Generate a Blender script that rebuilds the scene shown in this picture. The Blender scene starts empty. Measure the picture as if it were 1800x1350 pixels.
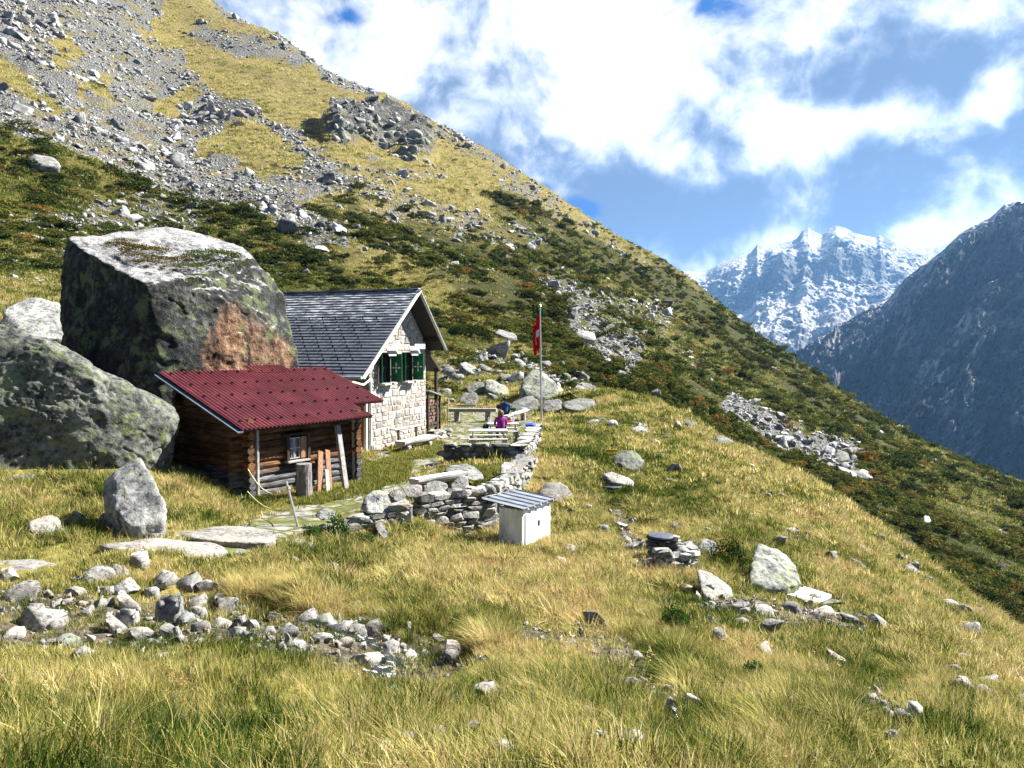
import bpy, bmesh, math, random
import numpy as np
from mathutils import Vector, Matrix, Euler
rad = math.radians
SC = bpy.context.scene
COL = SC.collection

# ------------------------------------------------------------------ camera
FPX = 1300.0
PITCH = math.atan(65 / FPX)
cam_d = bpy.data.cameras.new("camera")
cam = bpy.data.objects.new("camera", cam_d)
COL.objects.link(cam)
cam_d.sensor_width = 36.0
cam_d.lens = 36.0 * FPX / 1800.0
cam_d.clip_start = 0.05
cam_d.clip_end = 30000.0
cam.location = (0, 0, 0)
cam.rotation_euler = (rad(90) - PITCH, 0, 0)
SC.camera = cam

# ------------------------------------------------------------------ sun, sky, exposure
SUN_AZ, SUN_EL = rad(66), rad(41)
sun_dir = Vector((math.sin(SUN_AZ) * math.cos(SUN_EL), math.cos(SUN_AZ) * math.cos(SUN_EL), math.sin(SUN_EL)))
sun_d = bpy.data.lights.new("sun", 'SUN')
sun_d.energy = 5.0
sun_d.angle = rad(0.5)
sun_d.color = (1.0, 0.95, 0.86)
sun = bpy.data.objects.new("sun", sun_d)
COL.objects.link(sun)
sun.location = (60, 30, 80)
sun.rotation_euler = (-sun_dir).to_track_quat('-Z', 'Y').to_euler()
vs = SC.view_settings
vs.view_transform = 'Standard'
vs.look = 'None'
vs.gamma = 1.0
vs.use_curve_mapping = False
vs.exposure = 2.0
SC.cycles.use_denoising = True
SC.cycles.denoising_prefilter = 'NONE'
SC.cycles.max_bounces = 6
SC.cycles.diffuse_bounces = 2
SC.cycles.transparent_max_bounces = 6
SC.cycles.volume_bounces = 0

world = bpy.data.worlds.new("World")
SC.world = world
world.use_nodes = True
WT = world.node_tree
WT.nodes.clear()


class NT:
    """small helper for building node trees"""
    def __init__(s, tree):
        s.t = tree

    def n(s, typ, **kw):
        nd = s.t.nodes.new(typ)
        for k, v in kw.items():
            setattr(nd, k, v)
        return nd

    def link(s, a, b):
        s.t.links.new(a, b)

    def put(s, sock, val):
        if val is None:
            return
        if hasattr(val, 'is_output') or isinstance(val, bpy.types.NodeSocket):
            s.t.links.new(val, sock)
        else:
            sock.default_value = val

    def m(s, op, a, b=None, c=None, clamp=False):
        nd = s.n('ShaderNodeMath', operation=op, use_clamp=clamp)
        s.put(nd.inputs[0], a)
        s.put(nd.inputs[1], b)
        s.put(nd.inputs[2], c)
        return nd.outputs[0]

    def vm(s, op, a, b=None, sc=None):
        nd = s.n('ShaderNodeVectorMath', operation=op)
        s.put(nd.inputs[0], a)
        s.put(nd.inputs[1], b)
        if sc is not None:
            s.put(nd.inputs['Scale'], sc)
        return nd.outputs['Value'] if op in ('DOT_PRODUCT', 'LENGTH', 'DISTANCE') else nd.outputs[0]

    def noise(s, vec, scale, detail=4, rough=0.55, dist=0.0, lac=2.0, col=False):
        nd = s.n('ShaderNodeTexNoise')
        s.put(nd.inputs['Vector'], vec)
        s.put(nd.inputs['Scale'], scale)
        nd.inputs['Detail'].default_value = detail
        nd.inputs['Roughness'].default_value = rough
        nd.inputs['Lacunarity'].default_value = lac
        nd.inputs['Distortion'].default_value = dist
        return nd.outputs['Color' if col else 'Fac']

    def voro(s, vec, scale, feature='F1', rnd=1.0, out='Distance'):
        nd = s.n('ShaderNodeTexVoronoi', feature=feature)
        s.put(nd.inputs['Vector'], vec)
        s.put(nd.inputs['Scale'], scale)
        nd.inputs['Randomness'].default_value = rnd
        return nd.outputs[out]

    def ramp(s, fac, stops, interp='LINEAR'):
        nd = s.n('ShaderNodeValToRGB')
        cr = nd.color_ramp
        cr.interpolation = interp
        while len(cr.elements) < len(stops):
            cr.elements.new(0.5)
        for e, (p, c) in zip(cr.elements, stops):
            e.position = p
            e.color = c if len(c) == 4 else (*c, 1)
        s.put(nd.inputs[0], fac)
        return nd.outputs[0]

    def step(s, x, lo, hi):
        nd = s.n('ShaderNodeMapRange', interpolation_type='SMOOTHSTEP')
        s.put(nd.inputs[0], x)
        s.put(nd.inputs[1], lo)
        s.put(nd.inputs[2], hi)
        return nd.outputs[0]

    def mix(s, f, a, b, mode='MIX'):
        nd = s.n('ShaderNodeMix', data_type='RGBA', blend_type=mode)
        s.put(nd.inputs[0], f)
        s.put(nd.inputs[6], a if not isinstance(a, tuple) else (*a[:3], 1))
        s.put(nd.inputs[7], b if not isinstance(b, tuple) else (*b[:3], 1))
        return nd.outputs[2]

    def attr(s, name, typ='GEOMETRY', out='Fac'):
        nd = s.n('ShaderNodeAttribute', attribute_name=name, attribute_type=typ)
        return nd.outputs[out]

    def bump(s, h, strength=0.5, dist=0.05, normal=None):
        nd = s.n('ShaderNodeBump')
        nd.inputs['Strength'].default_value = strength
        nd.inputs['Distance'].default_value = dist
        s.put(nd.inputs['Height'], h)
        if normal is not None:
            s.put(nd.inputs['Normal'], normal)
        return nd.outputs[0]


def ray(px, py):
    """photo pixel -> (x/y, z/y)"""
    c, s = math.cos(PITCH), math.sin(PITCH)
    dx, dy = (px - 900) / FPX, (675 - py) / FPX
    k = c + dy * s
    return dx / k, (dy * c - s) / k


def P(px, py, y):
    u, v = ray(px, py)
    return Vector((u * y, y, v * y))


def project(x, y, z):
    c, s = math.cos(PITCH), math.sin(PITCH)
    y = np.maximum(y, 0.05)
    f = y * c - z * s
    f = np.maximum(f, 0.02)
    up = y * s + z * c
    return 900 + FPX * x / f, 675 - FPX * up / f


# world: physical sky with a broken cloud deck laid over it by direction
def build_world():
    T = NT(WT)
    out = T.n('ShaderNodeOutputWorld')
    sky = T.n('ShaderNodeTexSky', sky_type='NISHITA')
    sky.sun_disc = False
    sky.sun_elevation = SUN_EL
    sky.sun_rotation = SUN_AZ
    sky.altitude = 2000
    sky.air_density = 1.0
    sky.dust_density = 0.3
    sky.ozone_density = 2.0
    tc = T.n('ShaderNodeTexCoord')
    d = tc.outputs['Generated']
    sp = T.n('ShaderNodeSeparateXYZ')
    T.link(d, sp.inputs[0])
    x, y, z = sp.outputs
    yy = T.m('MAXIMUM', y, 0.12)
    u = T.m('DIVIDE', x, yy)
    v = T.m('DIVIDE', z, yy)
    front = T.step(y, 0.1, 0.35)

    def uv_of(px, py):
        return ray(px, py)

    def blobs(lst):
        tot = None
        for px, py, sx, sy, amp in lst:
            u0, v0 = uv_of(px, py)
            a = T.m('MULTIPLY', T.m('SUBTRACT', u, u0), FPX / sx)
            b = T.m('MULTIPLY', T.m('SUBTRACT', v, v0), FPX / sy)
            e = T.m('ADD', T.m('MULTIPLY', a, a), T.m('MULTIPLY', b, b))
            g = T.m('MULTIPLY', T.m('POWER', 2.718, T.m('MULTIPLY', e, -1.0)), amp)
            tot = g if tot is None else T.m('ADD', tot, g)
        return T.m('MULTIPLY', tot, front)

    # cloud plane coordinates: stretched towards the horizon
    cz = T.m('ADD', T.m('MAXIMUM', z, 0.0), 0.28)
    cb = T.n('ShaderNodeCombineXYZ')
    T.link(T.m('DIVIDE', x, cz), cb.inputs[0])
    T.link(T.m('DIVIDE', y, cz), cb.inputs[1])
    cb.inputs[2].default_value = 3.7
    warp = T.vm('SCALE', T.vm('SUBTRACT', T.noise(d, 5.0, 3, col=True), (0.5, 0.5, 0.5)), sc=0.10)
    dw = T.vm('ADD', d, warp)
    n1 = T.noise(dw, 3.4, 9, 0.58)
    n1b = T.noise(T.vm('ADD', dw, tuple(sun_dir * 0.05)), 3.4, 9, 0.58)
    n2 = T.noise(dw, 9.0, 8, 0.6)
    shade = T.m('SUBTRACT', n1, n1b)
    # white masses and grey masses read off the photograph as directions
    white = blobs([(800, 60, 260, 110, 0.50), (1060, 190, 150, 150, 0.75), (1190, 120, 170, 80, 0.55),
                   (1270, 290, 70, 45, 0.75), (1000, 250, 60, 40, 0.3), (640, 120, 160, 60, 0.35), (690, 150, 130, 90, 0.45), (820, 200, 70, 60, 0.25),
                   (1400, 60, 190, 60, 0.55), (1500, 215, 190, 40, 0.75), (1440, 245, 60, 35, 0.5), (1740, 150, 60, 70, 0.6),
                   (1740, 20, 160, 40, 0.6), (1590, 100, 70, 25, 0.35), (1120, 420, 60, 42, 0.75), (1060, 385, 60, 25, 0.4),
                   (1330, 430, 110, 28, 0.55), (1620, 410, 70, 26, 0.55), (740, 250, 40, 40, 0.25), (520, 20, 130, 60, 0.5)])
    grey = blobs([(1250, 400, 280, 65, 0.75), (1500, 330, 330, 80, 0.75), (1560, 120, 200, 45, 0.75), (1230, 230, 110, 40, 0.5),
                  (870, 290, 120, 90, 0.38), (980, 60, 120, 60, 0.35), (1700, 270, 180, 70, 0.5), (1080, 330, 110, 50, 0.55),
                  (1760, 60, 90, 60, 0.4), (1450, 170, 120, 25, 0.45)])
    blue = blobs([(1250, 15, 55, 42, 1.0), (595, 30, 50, 22, 0.9), (575, 80, 40, 22, 0.55), (1025, 372, 42, 18, 0.6),
                  (940, 330, 40, 16, 0.55), (1310, 20, 30, 20, 0.3), (1000, 352, 50, 13, 0.25)])
    nz = T.m('MULTIPLY', T.m('SUBTRACT', n1, 0.5), 2.6)
    nf = T.m('MULTIPLY', T.m('SUBTRACT', n2, 0.5), 1.5)
    lit = T.m('ADD', T.m('MULTIPLY', T.m('SUBTRACT', T.m('MULTIPLY', white, 0.8), T.m('MULTIPLY', grey, 1.2)), 0.85), T.m('ADD', T.m('MULTIPLY', nz, 0.75), T.m('MULTIPLY', nf, 1.25)))
    lit = T.m('ADD', lit, T.m('MULTIPLY', shade, 5.0))
    w = T.step(lit, -0.66, 0.40)
    cloud = T.ramp(w, [(0.0, (0.19, 0.28, 0.47)), (0.28, (0.33, 0.43, 0.62)), (0.52, (0.56, 0.65, 0.82)), (0.72, (0.76, 0.84, 0.96)), (0.9, (1.0, 1.02, 1.04)), (1.0, (1.12, 1.12, 1.12))])
    edge = T.m('ADD', T.m('MULTIPLY', T.m('SUBTRACT', n2, 0.5), 2.6), T.m('MULTIPLY', T.m('SUBTRACT', T.noise(dw, 26.0, 6, .6), .5), 1.3))
    hole = T.step(T.m('ADD', blue, T.m('MULTIPLY', edge, T.m('MINIMUM', T.m('MULTIPLY', blue, 1.6), 1.0))), 0.22, 0.85)
    side_hole = T.m('MULTIPLY', T.m('SUBTRACT', 1.0, front), T.step(n1, 0.74, 0.52))
    cl10 = T.vm('SCALE', cloud, sc=2.55)
    skyc = T.mix(1.0, sky.outputs[0], (0.09, 0.16, 0.24), 'MULTIPLY')
    colr = T.mix(hole, cl10, (0.06, 0.42, 1.5))
    colr = T.mix(side_hole, colr, skyc)
    # under the horizon: dim
    colr = T.mix(T.step(z, 0.0, -0.06), colr, (0.8, 1.0, 1.4))
    bg = T.n('ShaderNodeBackground')
    bg.inputs['Strength'].default_value = 0.1
    T.link(colr, bg.inputs[0])
    T.link(bg.outputs[0], out.inputs[0])


build_world()

# ------------------------------------------------------------------ bookkeeping
def tag(o, label=None, cat=None, group=None, kind=None):
    if label:
        o['label'] = label
    if cat:
        o['category'] = cat
    if group:
        o['group'] = group
    if kind:
        o['kind'] = kind
    return o


def empty(name, loc=(0, 0, 0), rz=0.0):
    o = bpy.data.objects.new(name, None)
    COL.objects.link(o)
    o.location = loc
    o.rotation_euler = (0, 0, rz)
    o.empty_display_size = 0.3
    return o


def mesh_np(name, V, F, smooth=False):
    """mesh from numpy vertex array and list/array of faces (all the same size, or a list of lists)"""
    me = bpy.data.meshes.new(name)
    V = np.asarray(V, dtype=np.float32)
    if isinstance(F, np.ndarray):
        nf, k = F.shape
        me.vertices.add(len(V))
        me.vertices.foreach_set('co', V.ravel())
        me.loops.add(nf * k)
        me.loops.foreach_set('vertex_index', F.astype(np.int32).ravel())
        me.polygons.add(nf)
        me.polygons.foreach_set('loop_start', np.arange(0, nf * k, k, dtype=np.int32))
        me.update(calc_edges=True)
    else:
        me.from_pydata([tuple(map(float, v)) for v in V], [], [list(map(int, f)) for f in F])
        me.update(calc_edges=True)
    if smooth:
        me.polygons.foreach_set('use_smooth', np.ones(len(me.polygons), dtype=bool))
    return me


def link(name, me, mat=None, parent=None, loc=None, rot=None, scale=None):
    o = bpy.data.objects.new(name, me)
    COL.objects.link(o)
    if mat is not None and len(me.materials) == 0:
        me.materials.append(mat)
    if parent is not None:
        o.parent = parent
    if loc is not None:
        o.location = loc
    if rot is not None:
        o.rotation_euler = rot
    if scale is not None:
        o.scale = scale if hasattr(scale, '__len__') else (scale,) * 3
    return o


def fattr(me, name, vals):
    a = me.attributes.new(name, 'FLOAT', 'POINT')
    a.data.foreach_set('value', np.asarray(vals, dtype=np.float32))


class MB:
    """collects shapes into one mesh; every shape carries a random tint"""
    def __init__(s, seed=1):
        s.V, s.F, s.T, s.n = [], [], [], 0
        s.r = random.Random(seed)

    def add(s, V, F, M=None, tint=None):
        V = np.asarray(V, dtype=float)
        if M is not None:
            M = np.array(M)
            V = V @ M[:3, :3].T + M[:3, 3]
        s.V.append(V)
        s.F += [[i + s.n for i in f] for f in F]
        s.T.append(np.full(len(V), s.r.random() if tint is None else tint))
        s.n += len(V)
        return s

    def box(s, c, size, M=None, bev=0.0, tint=None):
        x, y, z = [k / 2 for k in size]
        if bev <= 0:
            V = [(sx * x, sy * y, sz * z) for sx in (-1, 1) for sy in (-1, 1) for sz in (-1, 1)]
            F = [(0, 1, 3, 2), (4, 6, 7, 5), (0, 4, 5, 1), (2, 3, 7, 6), (0, 2, 6, 4), (1, 5, 7, 3)]
        else:
            b = min(bev, x * .9, y * .9, z * .9)
            V, idx = [], {}
            for sx in (-1, 1):
                for sy in (-1, 1):
                    for sz in (-1, 1):
                        for k in range(3):
                            q = [sx * x, sy * y, sz * z]
                            for j in range(3):
                                if j != k:
                                    q[j] -= (sx, sy, sz)[j] * b
                            idx[(sx, sy, sz, k)] = len(V)
                            V.append(tuple(q))
            F = []
            S = (-1, 1)
            for k in range(3):
                i, j = [(1, 2), (2, 0), (0, 1)][k]
                for sg in S:
                    q = []
                    for a, b2 in ((-1, -1), (1, -1), (1, 1), (-1, 1)):
                        t = [0, 0, 0]
                        t[k], t[i], t[j] = sg, a, b2
                        q.append(idx[(t[0], t[1], t[2], k)])
                    F.append(q if sg > 0 else q[::-1])
            for k in range(3):      # edges along axis k
                i, j = [(1, 2), (2, 0), (0, 1)][k]
                for a in S:
                    for b2 in S:
                        t0, t1 = [0, 0, 0], [0, 0, 0]
                        t0[k], t1[k] = -1, 1
                        t0[i] = t1[i] = a
                        t0[j] = t1[j] = b2
                        q = [idx[(*t0, i)], idx[(*t1, i)], idx[(*t1, j)], idx[(*t0, j)]]
                        F.append(q if a * b2 < 0 else q[::-1])
            for sx in S:
                for sy in S:
                    for sz in S:
                        q = [idx[(sx, sy, sz, k)] for k in range(3)]
                        F.append(q if sx * sy * sz > 0 else q[::-1])
        V = np.array(V) + np.array(c)
        return s.add(V, F, M, tint)

    def bar(s, a, b, w, h, up=(0, 0, 1), bev=0.0, tint=None):
        """rectangular bar from a to b"""
        a, b = Vector(a), Vector(b)
        d = b - a
        L = d.length
        z = d.normalized()
        x = z.cross(Vector(up))
        if x.length < 1e-4:
            x = z.cross(Vector((1, 0, 0)))
        x.normalize()
        y = z.cross(x)
        M = Matrix((x, y, z)).transposed().to_4x4()
        M.translation = (a + b) / 2
        return s.box((0, 0, 0), (w, h, L), M, bev, tint)

    def tube(s, pts, radii, n=8, cap=True, tint=None, wob=0.0):
        pts = [Vector(p) for p in pts]
        if not hasattr(radii, '__len__'):
            radii = [radii] * len(pts)
        V, F = [], []
        prev = None
        for i, p in enumerate(pts):
            d = (pts[min(i + 1, len(pts) - 1)] - pts[max(i - 1, 0)]).normalized()
            if prev is None:
                x = d.orthogonal().normalized()
            else:
                x = (prev - d * prev.dot(d)).normalized()
            prev = x
            y = d.cross(x)
            for k in range(n):
                t = 2 * math.pi * k / n
                r = radii[i] * (1 + wob * (s.r.random() - .5))
                V.append(tuple(p + (x * math.cos(t) + y * math.sin(t)) * r))
        for i in range(len(pts) - 1):
            for k in range(n):
                a, b = i * n + k, i * n + (k + 1) % n
                F.append((a, b, b + n, a + n))
        if cap:
            F.append(tuple(range(n))[::-1])
            F.append(tuple((len(pts) - 1) * n + k for k in range(n)))
        return s.add(V, F, None, tint)

    def build(s, name, mat, parent=None, smooth=False, loc=None):
        me = mesh_np(name, np.concatenate(s.V), s.F, smooth)
        fattr(me, 'tint', np.concatenate(s.T))
        o = link(name, me, mat, parent, loc)
        return o


# ------------------------------------------------------------------ noise
_rng = np.random.RandomState(7)
_perm = _rng.permutation(256)
_perm = np.concatenate([_perm, _perm, _perm])
_g3 = _rng.normal(size=(256, 3))
_g3 /= np.linalg.norm(_g3, axis=1)[:, None]


def perlin(p):
    p = np.asarray(p, dtype=float)
    i = np.floor(p).astype(int)
    f = p - i
    w = f * f * f * (f * (f * 6 - 15) + 10)
    i &= 255
    r = 0
    for dx in (0, 1):
        wx = w[:, 0] if dx else 1 - w[:, 0]
        for dy in (0, 1):
            wy = w[:, 1] if dy else 1 - w[:, 1]
            for dz in (0, 1):
                wz = w[:, 2] if dz else 1 - w[:, 2]
                h = _perm[_perm[_perm[(i[:, 0] + dx) & 255] + ((i[:, 1] + dy) & 255)] + ((i[:, 2] + dz) & 255)]
                g = _g3[h]
                r = r + wx * wy * wz * (g[:, 0] * (f[:, 0] - dx) + g[:, 1] * (f[:, 1] - dy) + g[:, 2] * (f[:, 2] - dz))
    return r


def fbm(p, octv=4, gain=0.5, ridged=False):
    a, s, t = 1.0, 1.0, 0
    p = np.asarray(p, dtype=float)
    for k in range(octv):
        q = perlin(p * s + 17.3 * k)
        t = t + a * ((1 - 2 * np.abs(q)) if ridged else q)
        a *= gain
        s *= 2.03
    return t


def sstep(x, a, b):
    t = np.clip((x - a) / (b - a), 0, 1)
    return t * t * (3 - 2 * t)
# ------------------------------------------------------------------ terrain
# heights read off the photograph as pixel + distance, spread to a height field
OFF = 4.0
CTRL = [
    # foreground
    (0, 1350, 3.0), (450, 1350, 3.0), (900, 1350, 3.1), (1350, 1350, 3.5), (1800, 1350, 4.1),
    (0, 1250, 4.2), (450, 1250, 4.3), (900, 1250, 4.6), (1350, 1250, 5.3), (1800, 1250, 6.6),
    (0, 1175, 5.4), (300, 1175, 5.5), (600, 1195, 5.8), (900, 1195, 6.4), (1200, 1200, 7.2), (1500, 1200, 8.5), (1800, 1200, 10),
    (0, 1080, 7.3), (300, 1085, 7.6), (600, 1115, 7.8), (690, 1150, 7.5), (900, 1125, 8.7), (1200, 1100, 10.2), (1500, 1110, 11.8),
    (0, 1005, 9.5), (300, 1010, 10.2), (600, 1010, 11.5), (900, 1055, 11.2), (900, 1000, 14.3), (1200, 1000, 15), (1370, 1040, 14.5),
    (1800, 1155, 14.5), (1650, 1090, 15.5), (1500, 1000, 17.5), (1500, 935, 23), (1620, 1040, 19),
    # spur crest
    (1060, 690, 50), (1150, 706, 47), (1230, 745, 42), (1340, 806, 36), (1440, 862, 32), (1550, 936, 28), (1620, 992, 25), (1700, 1046, 22.5), (1800, 1118, 19.5),
    # bank and path, terrace
    (60, 945, 12.3), (250, 925, 13.5), (0, 850, 15.5), (150, 850, 15.8), (300, 850, 16.7), (400, 900, 17.2), (150, 795, 19.3), (0, 800, 18.0),
    (430, 890, 18.2), (530, 888, 18.9), (630, 857, 21.2), (550, 925, 16.2), (420, 960, 13.3), (250, 965, 11.9), (650, 962, 15.6), (600, 962, 14.9),
    (700, 830, 23.6), (650, 795, 28), (750, 778, 31), (860, 768, 32.9), (860, 735, 41.5), (935, 738, 40), (760, 742, 39.5), (900, 703, 49), (800, 692, 50),
    (820, 655, 58), (900, 662, 56), (780, 938, 18.6), (930, 962, 16.9), (1050, 962, 17.2), (720, 905, 17.6), (840, 835, 22.8), (930, 815, 24.6), (900, 770, 32),
    (1000, 800, 27.5), (1000, 762, 33.5), (1000, 725, 43), (1100, 800, 28.5), (1100, 745, 38), (1100, 880, 22.3), (1250, 850, 25.5), (1250, 920, 20), (1200, 765, 37), (975, 860, 22.0), (1380, 900, 24),
    # far hillside
    (1230, 735, 85), (1340, 790, 95), (1440, 845, 90), (1550, 920, 80), (1700, 1030, 70), (1800, 1095, 62), (1800, 950, 100),
    (1800, 862, 185), (1650, 802, 195), (1540, 738, 215), (1590, 768, 205), (1720, 832, 190), (1490, 704, 232), (1650, 880, 120), (1540, 800, 140), (1440, 750, 140), (1440, 668, 250),
    (1300, 578, 290), (1170, 484, 320), (1235, 532, 305), (1370, 624, 272), (1300, 640, 200), (1300, 720, 120), (1200, 650, 140), (1200, 560, 220), (1100, 660, 78), (1100, 560, 150), (1100, 490, 225),
    (1100, 432, 300), (1000, 645, 74), (1000, 560, 120), (1000, 450, 200), (1000, 368, 300), (850, 615, 72), (850, 560, 95), (850, 450, 150), (850, 350, 220), (850, 270, 310),
    (700, 560, 78), (700, 450, 120), (700, 350, 180), (700, 240, 255), (700, 180, 315), (500, 500, 82), (500, 400, 125), (500, 300, 180), (500, 200, 240), (500, 100, 310), (500, 66, 340),
    (300, 450, 92), (300, 350, 140), (300, 200, 220), (300, 50, 310), (300, -90, 390), (100, 400, 76), (100, 300, 115), (100, 150, 180), (100, 0, 260), (100, -150, 350), (100, -290, 430),
    (0, 500, 46), (0, 560, 35), (-250, 430, 52), (-250, 250, 100), (-250, 0, 200), (-250, -350, 400), (-300, 620, 26), (-300, 780, 15), (-300, 900, 10), (-300, 1060, 6.5), (-300, 1250, 3.8),
    (2150, 1250, 11), (2150, 1400, 6), (2150, 1150, 60), (2150, 1050, 100), (2150, 1030, 150), (-700, 300, 60), (-700, 0, 130), (-700, 600, 20), (-700, 1000, 6),
]
CTRL_XYZ = [  # hidden places: behind the hut and the boulders, and beyond the crests
    (-11, 26, -2.3), (-7, 33, -3.9), (-8, 42, -1.8), (-13, 36, -0.6), (-15, 28, -1.2), (-4, 31, -4.0), (-3.5, 37, -3.9), (0, 1.2, -1.66), (-1.5, 0.5, -1.62), (1.5, 0.5, -1.75), (0, -1.5, -1.55), (-3, -1.5, -1.3), (3, -1.5, -2.0), (0, -2.8, -1.45),
    (9, 62, -7.2), (15, 58, -11.5), (18, 50, -14), (22, 46, -17), (26, 42, -19.5), (30, 38, -21), (22, 32, -17), (40, 30, -27),
    (-160, 480, 70), (-110, 470, 55), (-60, 460, 30), (-10, 430, 10), (30, 420, -15), (80, 410, -35), (120, 370, -60), (150, 290, -75), (180, 250, -85), (220, 215, -100), (-220, 500, 120), (-330, 480, 260),
]


def ctrl_points():
    pts = [tuple(P(*c)) for c in CTRL] + CTRL_XYZ
    return np.array(pts)


_cp = ctrl_points()
_ca = np.stack([_cp[:, 0] / (_cp[:, 1] + OFF), np.log(_cp[:, 1] + OFF)], 1)
_cw = _cp[:, 2] / (_cp[:, 1] + OFF)
KS = 1.0


def _phi(a, b):
    d0 = (a[:, None, 0] - b[None, :, 0]) * 1.6
    d1 = (a[:, None, 1] - b[None, :, 1]) * KS
    return np.sqrt(d0 * d0 + d1 * d1 + 0.0025)


_A = _phi(_ca, _ca) + np.eye(len(_ca)) * -0.004
_n = len(_ca)
_M = np.zeros((_n + 3, _n + 3))
_M[:_n, :_n] = _A
_M[:_n, _n] = 1
_M[:_n, _n + 1:] = _ca
_M[_n, :_n] = 1
_M[_n + 1:, :_n] = _ca.T
_sol = np.linalg.solve(_M, np.concatenate([_cw, [0, 0, 0]]))


def base_height(x, y):
    a = np.stack([x / (y + OFF), np.log(y + OFF)], 1)
    w = np.empty(len(a))
    for i in range(0, len(a), 40000):
        q = a[i:i + 40000]
        w[i:i + 40000] = _phi(q, _ca) @ _sol[:_n] + _sol[_n] + q @ _sol[_n + 1:]
    return w * (y + OFF)


NU, NS = 760, 760
U0, U1 = -1.25, 1.25
S0, S1 = math.log(1.2), math.log(505.0)
gu = np.linspace(U0, U1, NU)
gs = np.linspace(S0, S1, NS)
GS, GU = np.meshgrid(gs, gu, indexing='ij')
RY = np.exp(GS)
GY = (RY - OFF).ravel()
GX = (GU * RY).ravel()


def poly_dist(px, py, pts):
    """distance in photo pixels to a polyline"""
    d = np.full(len(px), 1e9)
    for (x0, y0), (x1, y1) in zip(pts[:-1], pts[1:]):
        vx, vy = x1 - x0, y1 - y0
        t = np.clip(((px - x0) * vx + (py - y0) * vy) / (vx * vx + vy * vy + 1e-9), 0, 1)
        d = np.minimum(d, np.hypot(px - x0 - t * vx, py - y0 - t * vy))
    return d


def in_poly(px, py, pts):
    c = np.zeros(len(px), dtype=bool)
    n = len(pts)
    for i in range(n):
        x0, y0 = pts[i]
        x1, y1 = pts[(i + 1) % n]
        t = ((y0 > py) != (y1 > py)) & (px < (x1 - x0) * (py - y0) / (y1 - y0 + 1e-12) + x0)
        c ^= t
    return c


GZ = base_height(GX, GY)
g_dist = np.hypot(GX, np.maximum(GY, 0))
# relief: hummocks near by, ribs and gullies down the far slope
xy0 = np.stack([GX, GY, np.zeros_like(GX)], 1)
near = sstep(g_dist, 60, 25)
gpx, gpy = project(GX, GY, GZ)
# masks, as areas of the real ground
SCREE_POLYS = [
    [(-400, -400), (330, -300), (300, -20), (255, 60), (330, 110), (350, 150), (430, 185), (520, 225), (610, 320), (560, 345), (480, 345), (440, 375), (380, 370), (270, 330), (120, 260), (-400, 170)],
]
SCREE_LINES = [
    ([(0, 195), (110, 225), (300, 275), (420, 330), (560, 400)], 40, 1.0), ([(350, 60), (480, 85), (560, 110), (655, 140)], 26, 1.0),
    ([(400, 0), (520, 75), (660, 140)], 15, .9), ([(700, 180), (790, 235), (860, 280)], 12, .8), ([(880, 300), (950, 350), (1010, 385)], 12, .8), ([(1020, 390), (1110, 440), (1170, 480)], 8, .6),
    ([(600, 230), (680, 235), (740, 255)], 32, 1.0), ([(640, 290), (720, 310), (790, 310)], 16, .7), ([(520, 250), (600, 310), (690, 360), (760, 390)], 25, .75),
    ([(780, 380), (850, 400), (890, 440)], 30, .7), ([(900, 400), (940, 420)], 24, .6), ([(970, 500), (1010, 540), (1040, 590), (1100, 625)], 36, 1.0), ([(1000, 520), (1090, 545), (1150, 550)], 25, .7),
    ([(1280, 715), (1350, 755), (1420, 785), (1490, 810)], 22, 1.1), ([(80, 390), (170, 370), (250, 385), (420, 340)], 35, .75), ([(420, 340), (530, 390), (600, 420)], 25, .8),
    ([(0, 500), (60, 520), (110, 540)], 30, .8), ([(60, 380), (110, 430)], 26, .6), ([(770, 660), (830, 640), (920, 650), (1000, 690)], 30, .9), ([(200, 200), (330, 230), (440, 250)], 40, .8), ([(1100, 560), (1180, 620), (1210, 640)], 22, .4), ([(640, 430), (760, 440), (850, 470)], 20, .35),
]
GRASS_HOLES = [[(70, 70), (125, 60), (145, 105), (110, 130), (80, 105)], [(0, 100), (60, 140), (125, 200), (100, 205), (30, 165), (-60, 130)], [(150, 170), (190, 150), (185, 185)], [(255, 165), (350, 165), (330, 205), (260, 200)],
               [(230, 50), (255, 55), (245, 75)], [(350, 235), (440, 215), (540, 270), (520, 300), (420, 290), (340, 270)]]
xyn = np.stack([GX, GY, GZ], 1)
mn = fbm(xyn / np.maximum(g_dist, 8)[:, None] * 26, 4)          # ragged edge noise, same size in the picture at any distance
scree = np.zeros(len(GX))
ex, ey = gpx + mn * 42, gpy + np.roll(mn, 137) * 26
for pl in SCREE_POLYS:
    scree = np.maximum(scree, in_poly(ex, ey, pl) * 1.0)
for pl, w, a in SCREE_LINES:
    scree = np.maximum(scree, a * sstep(poly_dist(ex, ey, pl), w * 1.25, w * 0.5))
for pl in GRASS_HOLES:
    scree = np.where(in_poly(ex, ey, pl), scree * 0.08, scree)
far_hill = sstep(g_dist, 42, 60)
scree *= far_hill
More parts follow.
